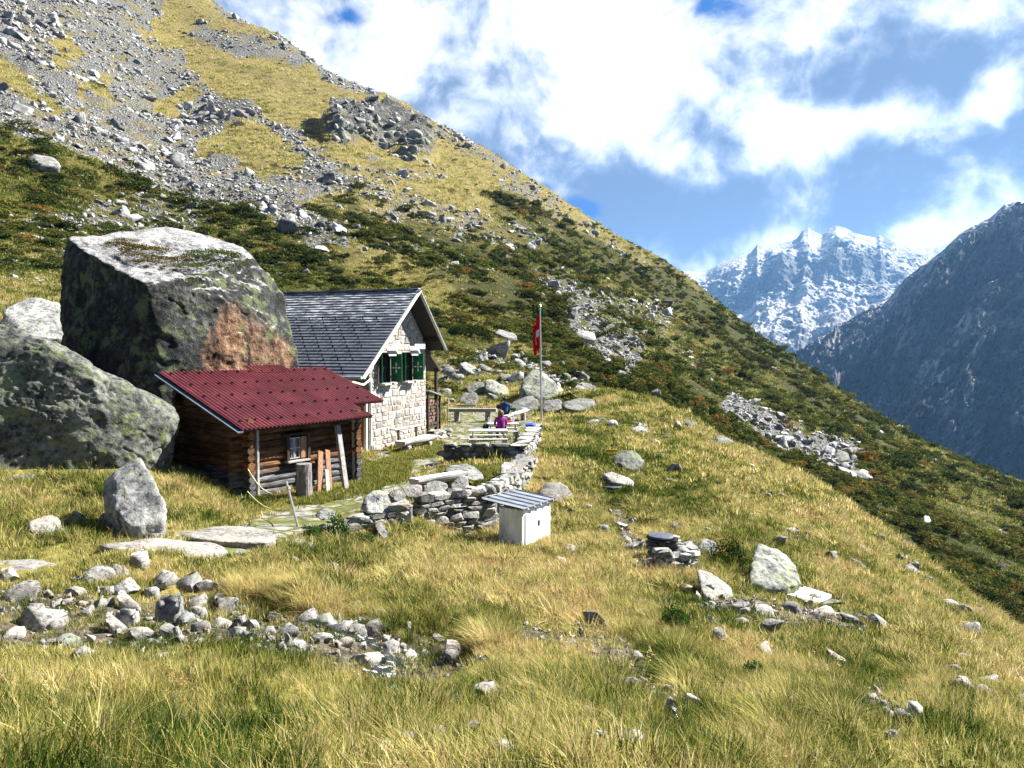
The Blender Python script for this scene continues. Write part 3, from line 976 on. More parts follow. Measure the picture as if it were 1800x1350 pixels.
def mat_big():
    m, T, b = principled('giant_boulder_rock', 0.9, 0.2)
    g = T.n('ShaderNodeNewGeometry')
    pos = g.outputs['Position']
    up = T.n('ShaderNodeSeparateXYZ')
    T.link(g.outputs['Normal'], up.inputs[0])
    sp = T.n('ShaderNodeSeparateXYZ')
    T.link(pos, sp.inputs[0])
    n1 = T.noise(pos, 0.9, 9, 0.68)
    n2 = T.noise(pos, 5.0, 8, 0.72)
    n3 = T.noise(pos, 1.7, 6, 0.65)
    streak = T.noise(T.vm('MULTIPLY', pos, (2.2, 2.2, 0.30)), 1.0, 7, 0.7)
    mixn = T.m('ADD', T.m('ADD', T.m('MULTIPLY', n1, 0.3), T.m('MULTIPLY', n2, 0.4)), T.m('MULTIPLY', streak, 0.3))
    c = T.ramp(mixn, [(0.38, (0.007, 0.008, 0.009)), (0.48, (0.02, 0.022, 0.023)), (0.55, (0.055, 0.058, 0.056)), (0.62, (0.13, 0.133, 0.128)), (0.7, (0.32, 0.32, 0.305))])
    # lichen on the left face, black water streaks on the front
    c = T.mix(T.m('MULTIPLY', T.step(T.m('ADD', n3, T.m('MULTIPLY', n2, 0.3)), 0.66, 0.78), 0.5), c, (0.17, 0.21, 0.085))
    # rusty broken patches low on the front face
    def blob(px, py, y, r, zs):
        q = P(px, py, y)
        dv = T.vm('MULTIPLY', T.vm('SUBTRACT', T.vm('ADD', pos, T.vm('SCALE', T.vm('SUBTRACT', T.noise(pos, 1.1, 5, col=True), (0.5, 0.5, 0.5)), sc=1.6)), tuple(q)), (1, 0.6, zs))
        return T.step(T.vm('LENGTH', dv), r, r * 0.45)
    rust = T.m('MAXIMUM', T.m('MAXIMUM', blob(405, 612, 23.4, 0.75, 0.40), blob(372, 642, 22.8, 0.45, 0.8)), T.m('MAXIMUM', blob(484, 636, 24.9, 0.6, 0.6), T.m('MULTIPLY', blob(445, 625, 24.2, 0.8, 0.5), .75)))
    rust = T.m('MULTIPLY', T.m('MULTIPLY', rust, .8), T.step(T.m('ADD', streak, T.m('MULTIPLY', n2, 0.4)), 0.5, 0.74))
    rc = T.ramp(T.m('ADD', T.m('MULTIPLY', n2, 0.6), T.m('MULTIPLY', streak, 0.4)), [(0.34, (0.04, 0.018, 0.008)), (0.47, (0.17, 0.08, 0.035)), (0.58, (0.32, 0.20, 0.125)), (0.72, (0.50, 0.41, 0.34))])
    c = T.mix(rust, c, rc)
    top = T.step(T.m('ADD', up.outputs[2], T.m('MULTIPLY', T.m('SUBTRACT', n2, 0.5), 0.7)), 0.60, 0.84)  # upward faces get a paler colour, sunlight painted into the rock
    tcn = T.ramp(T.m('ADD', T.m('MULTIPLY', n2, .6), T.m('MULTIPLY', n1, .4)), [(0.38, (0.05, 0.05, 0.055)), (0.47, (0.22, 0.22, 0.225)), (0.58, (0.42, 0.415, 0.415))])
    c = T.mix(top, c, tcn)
    T.link(c, b.inputs['Base Color'])
    T.link(T.bump(T.m('ADD', T.m('MULTIPLY', n1, 1.2), T.m('MULTIPLY', n2, 0.5)), 1.0, 0.22), b.inputs['Normal'])
    return m


big = hull_rock('boulder', BIG, mat_big(), sub=7, rough=0.042, soft=0.012, nsc=1.7, seed=4.2, strata=.03, chips=0)
tag(big, 'house-sized dark lichened boulder with mossy top and orange streak behind red-roofed shed', 'boulder')

LEFTB = [P(-260, 520, 17.5), P(-30, 560, 18.2), P(30, 582, 18.2), P(95, 622, 18.0), P(150, 650, 18.0), P(215, 682, 18.2), P(300, 705, 18.6), P(306, 715, 19.0), P(285, 785, 18.9), P(200, 800, 17.6), P(60, 830, 17.2), P(-260, 860, 16.0), P(-200, 560, 21.5), P(100, 640, 22), P(250, 720, 21.5), P(250, 820, 20.5), P(300, 870, 19.0), P(210, 890, 17.6), P(60, 920, 16.9), P(-260, 960, 15.8)]
lb = hull_rock('boulder', LEFTB, M_GREEN, sub=7, rough=0.04, soft=0.014, nsc=2.0, seed=11.0, strata=.03, chips=16)
tag(lb, 'huge green lichened boulder sloping down to the left side of the log shed', 'boulder')

NAMED = [
    # label, corner points, material, subdivision
    ('pale sloping boulder behind the green lichened boulder, left of the giant one', [P(5, 545, 24), P(40, 520, 25.5), P(100, 530, 25.5), P(125, 560, 25), P(120, 600, 24), P(60, 600, 23), P(0, 580, 23.5), P(60, 560, 27)], M_GREY),
    ('tall grey speckled boulder leaning in the grass before the log shed', [P(178, 845, 15.6), P(182, 822, 15.9), P(235, 797, 16.2), P(245, 800, 16.0), P(270, 845, 15.7), P(293, 885, 15.3), P(292, 915, 15.1), P(230, 922, 14.8), P(200, 880, 15.0), P(265, 930, 15.9), P(250, 850, 16.8)], M_GREY),
    ('rounded pale boulder in grass at the far left below the speckled one', [P(44, 945, 12.2), P(50, 918, 12.4), P(82, 905, 12.6), P(100, 908, 12.6), P(122, 940, 12.5), P(118, 955, 12.2), P(70, 962, 11.9), P(85, 930, 13.1)], M_PALE),
    ('small dark rock half buried in grass right of the rounded pale boulder', [P(118, 915, 13.6), P(130, 895, 13.8), P(148, 905, 13.8), P(152, 920, 13.7), P(130, 925, 13.4)], M_GREY),
    ('small rock buried in grass at the foot of the speckled leaning boulder', [P(172, 915, 13.7), P(182, 897, 13.9), P(200, 905, 13.9), P(204, 922, 13.7), P(180, 928, 13.5)], M_GREY),
    ('thin grey slab lying in the grass at the left edge', [P(-20, 845, 15.4), P(40, 833, 15.6), P(62, 832, 15.7), P(60, 840, 15.5), P(0, 850, 15.2), P(20, 836, 16)], M_GREY),
    ('long pale slab with cracks lying above the stream stones', [P(172, 958, 11.6), P(280, 946, 12.3), P(390, 958, 12.6), P(405, 966, 12.3), P(375, 985, 11.6), P(300, 985, 11.2), P(220, 972, 11.2), P(300, 960, 13)], M_SLAB),
    ('dark undercut slab at the far left edge above the stream stones', [P(-60, 1000, 9.7), P(0, 985, 10.2), P(80, 983, 10.3), P(130, 1005, 9.9), P(120, 1040, 9.5), P(0, 1035, 9.2), P(-60, 1020, 9.2), P(60, 995, 10.8)], M_SLAB),
    ('broad flat slab ending the path below the log shed', [P(300, 935, 14.1), P(400, 920, 15.0), P(470, 930, 15.0), P(500, 945, 14.6), P(470, 955, 13.9), P(380, 950, 13.6), P(310, 942, 13.7)], M_SLAB),
    ('rounded pale boulder in the grass below the path slabs', [P(480, 1000, 12.0), P(490, 978, 12.2), P(520, 975, 12.3), P(542, 995, 12.2), P(540, 1012, 12.0), P(500, 1015, 11.8)], M_PALE),
    ('flat pale stone in the grass right beneath the rope stake', [P(490, 955, 13.6), P(525, 946, 13.8), P(555, 955, 13.8), P(556, 972, 13.5), P(500, 970, 13.2)], M_PALE),
    ('wedge-shaped pale rock pointing down into the grass above the stream', [P(548, 1000, 12.2), P(570, 985, 12.5), P(597, 990, 12.4), P(585, 1005, 12.2), P(594, 1030, 11.8), P(570, 1015, 11.9)], M_PALE),
    ('pale green slab boulder leaning on the slope beside the white cover slab', [P(1312, 1030, 15.2), P(1322, 995, 15.9), P(1330, 955, 16.8), P(1370, 958, 17.0), P(1385, 975, 16.7), P(1398, 998, 16.3), P(1412, 1025, 15.8), P(1370, 1035, 15.2), P(1330, 1045, 15.0), P(1360, 1000, 17.4)], M_GREEN),
    ('lichened boulder under the yellow trail sign on the grass slope', [P(1072, 800, 27.6), P(1088, 792, 28.3), P(1120, 792, 28.5), P(1134, 810, 28.2), P(1118, 828, 27.3), P(1095, 820, 27.2), P(1100, 800, 29.3)], M_GREEN),
    ('flat grey rock on the slope beyond the terrace, the upper of two', [P(1098, 757, 36), P(1125, 746, 37), P(1145, 755, 37), P(1140, 762, 36), P(1110, 765, 35.4)], M_GREY),
    ('pale low rock with two humps on the slope right of the metal cabinet', [P(1058, 832, 25), P(1075, 826, 25.6), P(1095, 838, 25.3), P(1115, 845, 25.2), P(1118, 855, 24.6), P(1075, 848, 24.5)], M_PALE),
    ('smooth rounded rock bulging from dry grass behind the metal cabinet', [P(945, 860, 21.0), P(960, 848, 21.4), P(985, 848, 21.4), P(1005, 862, 21.1), P(1008, 880, 20.6), P(960, 880, 20.3), P(975, 860, 22)], M_PALE),
    ('tilted flat grey rock on the grass crest below the rubble strip', [P(1252, 768, 36.5), P(1270, 764, 37.2), P(1295, 778, 36.8), P(1297, 785, 36), P(1270, 780, 35.6)], M_GREY),
    ('long smooth slab running down the slope below the stone ring', [P(1225, 1000, 14.6), P(1250, 1005, 14.9), P(1285, 1030, 14.5), P(1288, 1050, 14.0), P(1260, 1060, 13.5), P(1235, 1045, 13.7)], M_SLAB),
    ('grey rock beside a dark bush on the slope left of the pale green slab', [P(1225, 970, 16.6), P(1235, 945, 17.2), P(1262, 950, 17.2), P(1260, 975, 16.6), P(1235, 985, 16.2)], M_GREY),
    ('speckled boulder in a bare hollow at the lower right', [P(1575, 1275, 6.9), P(1585, 1235, 7.3), P(1620, 1240, 7.5), P(1655, 1260, 7.4), P(1662, 1285, 7.1), P(1620, 1295, 6.7)], M_GREY),
    ('white smooth stone low in the grass beneath the stream stones', [P(238, 1172, 5.5), P(270, 1150, 5.7), P(310, 1140, 5.85), P(332, 1148, 5.85), P(335, 1165, 5.7), P(300, 1185, 5.4), P(250, 1185, 5.35)], M_PALE),
    ('square pale stone standing at the right end of the stream', [P(780, 1145, 7.9), P(783, 1122, 8.1), P(808, 1124, 8.15), P(812, 1148, 8.0), P(795, 1155, 7.8)], M_PALE),
    ('flat speckled stone at the bottom of the picture, right of centre', [P(1378, 1306, 4.35), P(1400, 1302, 4.45), P(1435, 1315, 4.4), P(1438, 1326, 4.3), P(1400, 1322, 4.2)], M_GREY),
    ('small white stone at the bottom edge near the moss', [P(745, 1338, 3.55), P(760, 1326, 3.65), P(785, 1338, 3.6), P(783, 1352, 3.5), P(750, 1352, 3.45)], M_PALE),
    ('pale rock sheet showing through grass at the bottom left of centre', [P(645, 1330, 3.9), P(680, 1308, 4.05), P(725, 1312, 4.05), P(732, 1328, 3.9), P(690, 1336, 3.8)], M_SLAB),
    # the group of boulders beyond the terrace
    ('largest dark boulder beyond the terrace, right behind the flagpole', [P(908, 690, 49), P(918, 662, 50), P(938, 648, 51), P(965, 652, 51), P(982, 668, 50.5), P(982, 690, 49.5), P(960, 705, 48.5), P(920, 700, 48.3), P(945, 665, 53)], M_GREEN),
    ('flat-topped long slab on the terrace edge right of the flagpole', [P(985, 708, 43), P(1020, 699, 44.5), P(1046, 702, 44.5), P(1049, 715, 43.8), P(1030, 722, 42.8), P(995, 720, 42.2), P(1015, 705, 46)], M_GREY),
    ('dark wedge boulder with a white trail mark beyond the terrace benches', [P(850, 668, 51), P(858, 662, 51.5), P(895, 684, 51), P(893, 694, 50.2), P(870, 692, 49.8), P(852, 684, 50.2), P(870, 672, 52.5)], M_GREEN),
    ('squat dark boulder left of the wedge with the trail mark', [P(817, 680, 50.5), P(825, 668, 51.3), P(848, 670, 51.4), P(856, 682, 51), P(850, 692, 50), P(825, 692, 49.8)], M_GREEN),
    ('pale block with a lit right face beyond the log bench', [P(803, 703, 46.2), P(812, 690, 47), P(838, 689, 47), P(842, 700, 46.6), P(835, 712, 45.6), P(808, 710, 45.5)], M_GREY),
    ('pale slanted slab on the heath behind the hut, right of the round bush', [P(868, 585, 72), P(876, 578, 73), P(905, 585, 73), P(913, 591, 72.5), P(900, 595, 71), P(880, 590, 71)], M_GREY),
    ('slanted pale slab among the boulders beside the hut eaves', [P(805, 638, 57), P(815, 632, 58), P(843, 650, 57.5), P(838, 658, 56.5), P(822, 654, 56)], M_GREY),
    ('stepped flat slabs stacked behind the person in blue', [P(890, 710, 44), P(915, 695, 45), P(935, 694, 45.2), P(950, 705, 44.6), P(945, 722, 43.4), P(900, 722, 43)], M_GREY),
    ('stepped slab block right of the pole, below the largest dark boulder', [P(952, 705, 44.4), P(985, 697, 45), P(990, 712, 44.4), P(985, 725, 43), P(955, 725, 43)], M_GREY),
    ('white boulder alone on the dark heath, upper of the right hillside', [P(1540, 762, 150), P(1546, 754, 152), P(1556, 760, 152), P(1557, 767, 150), P(1545, 768, 148)], M_PALE),
    ('white humped boulder on the dark heath below the rubble strip', [P(1506, 831, 96), P(1514, 823, 98), P(1530, 830, 98), P(1535, 840, 96), P(1518, 838, 95)], M_PALE),
    ('upright white boulder on the heath lower right of the humped one', [P(1622, 915, 92), P(1625, 904, 93), P(1634, 908, 93), P(1637, 918, 92), P(1626, 920, 91)], M_PALE),
    ('blocky dark boulder at the lower end of the rubble strip', [P(1465, 800, 104), P(1472, 788, 106), P(1490, 792, 106), P(1494, 808, 104), P(1475, 812, 102)], M_GREY),
    ('blocky grey boulder standing in heath straight above the hut', [P(495, 388, 122), P(500, 374, 124), P(517, 374, 124), P(520, 388, 122), P(508, 392, 120)], M_GREY),
    ('pointed grey rock on the grass ledge right of centre of the scree', [P(298, 276, 158), P(310, 262, 161), P(322, 270, 161), P(326, 280, 158), P(305, 284, 156)], M_GREY),
    ('flat boulder at the left edge under the scree', [P(45, 284, 118), P(55, 268, 120), P(95, 272, 121), P(108, 290, 118), P(70, 292, 116)], M_GREY),
]
for i, (lab, pts, mat) in enumerate(NAMED):
    d = pts[0][1]
    a = np.array([tuple(p) for p in pts])
    if d > 13.5:        # seat it on the ground it is seen against
        q = a.mean(0)
        qx, qy = project(np.array([q[0]]), np.array([q[1]]), np.array([a[:, 2].min()]))
        k = gpos(float(qx[0]), float(qy[0]), q[1] * .6).y / q[1]
        if .65 < k < 1.6:
            pts = [p * k for p in pts]
            a = a * k
    cc, ee = a.mean(0), a.max(0) - a.min(0)
    low = [(cc[0] + (p[0] - cc[0]) * .85, cc[1] + (p[1] - cc[1]) * .85, a[:, 2].min() - 0.25 * max(ee[2], .5 * ee[0])) for p in a]
    pts = list(pts) + low
    o = hull_rock('boulder' if d < 60 else 'boulder', pts, mat, sub=5 if d < 25 else 4, rough=0.06, soft=0.03, nsc=1.5, seed=i * 2.7)
    tag(o, lab, 'boulder')
# ------------------------------------------------------------------ plain materials
def mat_plain(name, col, rough=0.7, spec=0.3, var=0.15, nscale=6.0, bump=0.15, metal=0.0, stretch=(1, 1, 1), obj=True):
    m, T, b = principled(name, rough, spec)
    tc = T.n('ShaderNodeTexCoord')
    v = T.vm('MULTIPLY', tc.outputs['Object'], stretch)
    n = T.noise(v, nscale, 6, 0.65)
    lo = tuple(max(0, c * (1 - var * 1.6)) for c in col)
    hi = tuple(min(1, c * (1 + var * 1.2)) for c in col)
    c = T.ramp(n, [(0.35, lo), (0.65, hi)])
    tint = T.attr('tint')
    c = T.mix(1.0, c, T.ramp(tint, [(0, (1 - var,) * 3), (1, (1 + var,) * 3)]), 'MULTIPLY')
    T.link(c, b.inputs['Base Color'])
    b.inputs['Metallic'].default_value = metal
    if bump > 0:
        T.link(T.bump(n, bump, 0.02), b.inputs['Normal'])
    return m


M_WHITE = mat_plain('white_paint', (0.78, 0.78, 0.77), 0.6, var=0.06)
M_GREENP = mat_plain('green_paint', (0.012, 0.115, 0.05), 0.5, var=0.18, nscale=3, stretch=(6, 6, 1))
M_TEAL = mat_plain('bright_green_paint', (0.02, 0.24, 0.13), 0.5, var=0.1)
M_DARKWOOD = mat_plain('dark_timber', (0.035, 0.026, 0.02), 0.85, var=0.3, nscale=4, stretch=(4, 4, 1))
M_GREYWOOD = mat_plain('weathered_timber', (0.33, 0.32, 0.31), 0.85, var=0.32, nscale=5, stretch=(5, 5, .7), bump=.4)
M_BROWNWOOD = mat_plain('brown_plank', (0.30, 0.16, 0.085), 0.8, var=0.3, nscale=5, stretch=(6, 6, .8), bump=.3)
M_DOOR = mat_plain('varnished_door', (0.34, 0.13, 0.035), 0.45, var=0.25, nscale=5, stretch=(6, 6, .5))
M_STONEFLAT = mat_plain('sill_stone', (0.62, 0.61, 0.58), 0.85, var=0.12, nscale=9, bump=.4)
M_FASCIA = mat_plain('slate_blue_board', (0.09, 0.12, 0.16), 0.6, var=0.15)
M_ZINC = mat_plain('zinc_sheet', (0.34, 0.36, 0.40), 0.38, 0.5, var=0.18, nscale=3, bump=.05, metal=0.6)
M_GALV = mat_plain('galvanised_steel', (0.46, 0.47, 0.49), 0.4, 0.5, var=0.1, metal=0.7, bump=0)
M_BLACK = mat_plain('dark_hook', (0.012, 0.008, 0.009), 1.0, 0.0)
M_GLASS = mat_plain('dark_pane', (0.012, 0.016, 0.02), 0.08, 0.8, var=0.1, bump=0)
M_CURTAIN = mat_plain('grey_curtain', (0.25, 0.26, 0.28), 0.9, var=0.25)


def frame_loc(fr, px, py, axis, val):
    """local coordinates, in the frame of an Empty, where a sight line meets the local plane axis = val"""
    u, v = ray(px, py)
    R = Matrix.Rotation(fr[1], 3, 'Z').transposed()
    o = R @ (-Vector(fr[0]))
    d = R @ Vector((u, 1, v))
    t = (val - o[axis]) / d[axis]
    return o + d * t


# ------------------------------------------------------------------ the stone hut
HUT = (Vector((-5.416, 28.0, -4.02)), rad(71))
hut = empty('stone_hut', HUT[0], HUT[1])
tag(hut, 'stone hut with grey shingled gable roof, white verge boards and green shutters', 'hut')
RT, RH = 2.86, 6.36
LT, LH = -1.72, 2.96
ET, EH = 5.44, 3.95
kl = (RH - LH) / (RT - LT)
kr = (RH - EH) / (ET - RT)
WID, DEP = 4.9, 8.6


def roof_h(t):
    return RH - kl * (RT - t) if t < RT else RH - kr * (t - RT)


def mat_masonry():
    m, T, b = principled('hut_masonry', 0.92, 0.15)
    g = T.n('ShaderNodeNewGeometry')
    pos = g.outputs['Position']
    n = T.noise(pos, 7.0, 7, 0.68)
    tint = T.attr('tint')
    base = T.ramp(tint, [(0.0, (0.16, 0.157, 0.155)), (0.2, (0.33, 0.295, 0.255)), (0.4, (0.42, 0.405, 0.38)), (0.6, (0.27, 0.26, 0.25)), (0.75, (0.40, 0.33, 0.265)), (0.9, (0.50, 0.49, 0.475)), (1.0, (0.20, 0.20, 0.205))])
    c = T.mix(1.0, base, T.ramp(n, [(0.32, (0.45, 0.44, 0.43)), (0.5, (0.95, 0.95, 0.95)), (0.7, (1.25, 1.25, 1.22))]), 'MULTIPLY')
    T.link(c, b.inputs['Base Color'])
    T.link(T.bump(n, 0.7, 0.04), b.inputs['Normal'])
    return m


M_MAS = mat_masonry()


def masonry(mb, t0, t1, inside, plane, seed, hmax, axis=0, out=-1, off=0.0, sz=(0.18, 0.66, 0.14, 0.36)):
    """rows of squared stones proud of a mortar bed; inside(t, h) says where the wall is"""
    r = random.Random(seed)
    h = 0.0
    while h < hmax:
        hh = r.uniform(sz[2], sz[3])
        t = t0 - r.uniform(0, .2)
        while t < t1:
            w = r.uniform(sz[0], sz[1])
            k = 2 if (hh > .22 and r.random() < .45) else 1
            for q in range(k):
                a, b2 = max(t, t0), min(t + w, t1)
                h0, h1 = h + hh / k * q, h + hh / k * (q + 1)
                if b2 - a > 0.06 and inside((a + b2) / 2, (h0 + h1) / 2) and inside(a + .01, h1) and inside(b2 - .01, h1) and inside(a + .01, h0) and inside(b2 - .01, h0):
                    dpt = r.uniform(0.012, 0.034)
                    g = r.uniform(0.002, 0.014)
                    sx, sh = b2 - a - 2 * g, h1 - h0 - 2 * g
                    if sx > .03 and sh > .03:
                        c = ((a + b2) / 2, (h0 + h1) / 2)
                        V0 = np.array([(sgx * sx / 2 * r.uniform(.66, 1.04), sgh * sh / 2 * r.uniform(.62, 1.06)) for sgx, sgh in ((-1, -1), (1, -1), (1, 1), (-1, 1))])
                        V, F = [], []
                        for f, dd in ((1.0, -0.02), (0.97, dpt * .6), (0.84, dpt)):
                            for q2 in V0:
                                x, z = c[0] + q2[0] * f, c[1] + q2[1] * f
                                d = plane + out * (dd + r.uniform(-.006, .006)) + off
                                V.append((x, d, z) if axis == 0 else (d, x, z))
                        for L in range(2):
                            for i in range(4):
                                j = (i + 1) % 4
                                F.append((L * 4 + i, L * 4 + j, L * 4 + 4 + j, L * 4 + 4 + i))
                        F.append((8, 9, 10, 11))
                        if (axis == 0) == (out > 0):
                            F = [f[::-1] for f in F]
                        mb.add(V, F)
            t += w
        h += hh


WIN = []
for (pa, pb) in ((668, 682.5), (709, 721.5)):
    a = frame_loc(HUT, pa, 645, 1, 0.0)[0]
    b = frame_loc(HUT, pb, 645, 1, 0.0)[0]
    WIN.append((a, b, 2.62, 3.75))


def gable_in(t, h):
    if h > roof_h(t) - 0.3:
        return False
    for a, b, z0, z1 in WIN:
        if a - .02 < t < b + .02 and z0 - .09 < h < z1 + .02:
            return False
    return True


# mortar bed of the walls (one solid shell with a gable end)
mb = MB(5)
prof = [(0, -0.6), (WID, -0.6), (WID, roof_h(WID) - .22), (RT, RH - .22), (0, roof_h(0) - .22)]
V = [(t, 0, h) for t, h in prof] + [(t, DEP, h) for t, h in prof]
mb.add(V, [(0, 1, 2, 3, 4), (9, 8, 7, 6, 5), (0, 5, 6, 1), (1, 6, 7, 2), (4, 9, 5, 0)], tint=.66)
masonry(mb, 0.0, WID, gable_in, 0.0, 3, 6.4)
masonry(mb, 0.9, DEP, lambda d, h: h < roof_h(0) - .3, 0.0, 4, 4.4, axis=1)
masonry(mb, 0.0, DEP, lambda d, h: h < roof_h(WID) - .3, WID, 6, 4.4, axis=1, out=1)
mb.build('wall', M_MAS, hut)


def mat_hutroof():
    m, T, b = principled('grey_shingle_roof', 0.45, 0.45)
    tc = T.n('ShaderNodeTexCoord')
    o = tc.outputs['Object']
    sp = T.n('ShaderNodeSeparateXYZ')
    T.link(o, sp.inputs[0])
    n = T.noise(T.vm('MULTIPLY', o, (1, 1, 1)), 2.5, 5, .6)
    st = T.noise(T.vm('MULTIPLY', o, (4.2, 0.9, 4.2)), 2.2, 6, .7)
    c = T.mix(1.0, T.ramp(n, [(0.3, (0.06, 0.068, 0.09)), (0.7, (0.10, 0.112, 0.14))]), T.ramp(T.attr('tint'), [(0, (.8,) * 3), (1, (1.2,) * 3)]), 'MULTIPLY')
    # pale lichen and wear on the upper courses
    hi = T.step(T.m('ADD', sp.outputs[2], T.m('MULTIPLY', n, 1.2)), 4.9, 6.2)
    w = T.m('MULTIPLY', T.step(T.m('ADD', st, T.m('MULTIPLY', hi, 0.13)), 0.60, 0.72), T.m('ADD', 0.25, T.m('MULTIPLY', hi, 0.75)))
    c = T.mix(w, c, (0.50, 0.52, 0.53))
    T.link(c, b.inputs['Base Color'])
    T.link(T.bump(st, 0.15, 0.02), b.inputs['Normal'])
    return m


M_HROOF = mat_hutroof()
D0, D1 = -0.72, 8.8


def courses(mb, ta, ha, tb, hb, rows, seed):
    """overlapping shingle courses from eave (a) to ridge (b)"""
    r = random.Random(seed)
    sl = Vector((tb - ta, 0, hb - ha))
    L = sl.length
    sl.normalize()
    nr = Vector((-sl.z, 0, sl.x)) if sl.x > 0 else Vector((sl.z, 0, -sl.x))
    st = L / rows
    for i in range(rows):
        p0 = Vector((ta, 0, ha)) + sl * (st * i - .02)
        p1 = Vector((ta, 0, ha)) + sl * (st * (i + 1) + .02)
        d = D0 - r.uniform(0, .6)
        while d < D1:
            w = 0.62
            a, b2 = max(d + .004, D0), min(d + w - .004, D1)
            if b2 > a + .02:
                o0, o1 = nr * r.uniform(.042, .05), nr * 0.012
                V = [p0 + o0, p1 + o1, p1 + o1, p0 + o0, p0, p0]
                V = [tuple(Vector((q.x, yy, q.z))) for q, yy in zip(V, (a, a, b2, b2, a, b2))]
                F = [(0, 1, 2, 3), (0, 3, 5, 4)]
                if sl.x > 0:
                    F = [f[::-1] for f in F]
                mb.add(V, F)
            d += w
    return nr, sl, L


mb = MB(8)
nrL, slL, LL = courses(mb, LT, LH, RT, RH, 30, 2)
nrR, slR, LR = courses(mb, ET, EH, RT, RH, 18, 3)
mb.bar((RT, D0, RH + .05), (RT, D1, RH + .05), .2, .05)
roof = mb.build('roof', M_HROOF, hut)
# timber deck below the shingles
mb = MB(9)
for (ta, ha, nr) in ((LT, LH, nrL), (ET, EH, nrR)):
    a, b = Vector((ta, 0, ha)), Vector((RT, 0, RH))
    q = [a - nr * .004, b - nr * .004, b - nr * .12, a - nr * .12]
    V = [(p.x, D0 + .03, p.z) for p in q] + [(p.x, D1, p.z) for p in q]
    mb.add(V, [(0, 1, 2, 3), (7, 6, 5, 4), (0, 4, 5, 1), (2, 6, 7, 3), (0, 3, 7, 4), (1, 5, 6, 2)])
for d in (-.3, 0.9, 2.0):
    pass
for t in (0.15, RT, WID - .15):
    mb.bar((t, D0 + .1, roof_h(t) - .26), (t, .1, roof_h(t) - .26), .16, .2)
mb.build('roof_deck', M_DARKWOOD, hut)
for (ta, ha, nr) in ((LT, LH, nrL), (ET, EH, nrR)):
    mb = MB(10)
    a, b = Vector((ta, D0, ha)), Vector((RT, D0, RH))
    o = nr * -.05
    mb.bar(a + o + Vector((0, .0, 0)) - (b - a).normalized() * .05, b + o + (b - a).normalized() * .02, .035, .2, up=(0, 1, 0), bev=.004)
    mb.build('verge_board', M_WHITE if ta < 0 else mat_plain('grey_verge', (.46, .47, .5), .6), hut)
# gutter line along the left eave
mb = MB(11)
mb.tube([(LT - .05, D0, LH - .03), (LT - .05, D1, LH - .03)], .06, 8)
mb.build('gutter', M_ZINC, hut)
# snow hooks in rows on the left roof
sg = MB(12)
sg.box((0, 0, 0), (.05, .03, .07))
sg_me = None
k = 0
rest = MB(13)
for row in range(0, 14):
    for c in range(0, 12):
        dd = 0.1 + c * .62 + (row % 3) * .2
        if dd > 6.4:
            continue
        p = Vector((LT, 0, LH)) + slL * (.12 + row * .27) + nrL * .07
        if k < 96:
            if sg_me is None:
                o = sg.build('snow_hook', M_BLACK, roof, loc=(p.x, dd, p.z))
                sg_me = o.data
            else:
                o = link('snow_hook', sg_me, None, roof, (p.x, dd, p.z))
            o.rotation_euler = (0, -math.atan2(slL.z, slL.x), 0)
        else:
            rest.box((p.x, dd, p.z), (.05, .03, .06))
        k += 1
o = rest.build('snow_hooks', M_BLACK, roof)
tag(o, kind='stuff')
# windows with shutters, sills and the white boards above
def shutter(name, parent, hinge, ang, w, z0, z1, mat, deco=True):
    """plank shutter hinged at a point of the wall; ang turns it about the hinge in the local plan"""
    mb = MB(14)
    nb = 4
    for i in range(nb):
        mb.box((w * (i + .5) / nb, 0, (z0 + z1) / 2), (w / nb - .006, .03, z1 - z0), bev=.006)
    hgt = z1 - z0
    for zz in (z0 + .17 * hgt, z1 - .15 * hgt):
        mb.box((w / 2, -.024, zz), (w * .98, .018, .11), bev=.004)
    o = mb.build(name, mat, parent, loc=(hinge[0], hinge[1], 0))
    o.rotation_euler = (0, 0, ang)
    if deco:
        dm = MB(15)
        cz = (z0 + z1) / 2
        s = min(w, .5) * .42
        for k2 in range(4):
            A = k2 * math.pi / 2
            pts = [(.30, 0), (.52, .17), (1.0, 0), (.52, -.17)] if k2 % 2 == 0 else [(.32, .16), (1.0, .05), (1.0, -.05), (.32, -.16)] if False else [(.34, 0), (.5, .2), (1.0, .07), (1.0, -.07), (.5, -.2)]
            V = []
            for px_, pz_ in pts:
                xx = px_ * math.cos(A) - pz_ * math.sin(A)
                zz = px_ * math.sin(A) + pz_ * math.cos(A)
                V.append((w / 2 + xx * s, -.021, cz + zz * s))
            n = len(V)
            V += [(x, -.012, z) for x, y, z in V]
            dm.add(V, [tuple(range(n)), tuple(range(n, 2 * n))[::-1]] + [(i, n + i, n + (i + 1) % n, (i + 1) % n) for i in range(n)])
        V, F = [], []
        for i in range(12):
            a2 = 2 * math.pi * i / 12
            for rr in (.22, .12):
                V.append((w / 2 + math.cos(a2) * rr * s, -.021, cz + math.sin(a2) * rr * s))
        for i in range(12):
            j = (i + 1) % 12
            F.append((2 * i, 2 * j, 2 * j + 1, 2 * i + 1))
        dm.add(V, F)
        dm.build('ornament', M_WHITE, o)
    return o


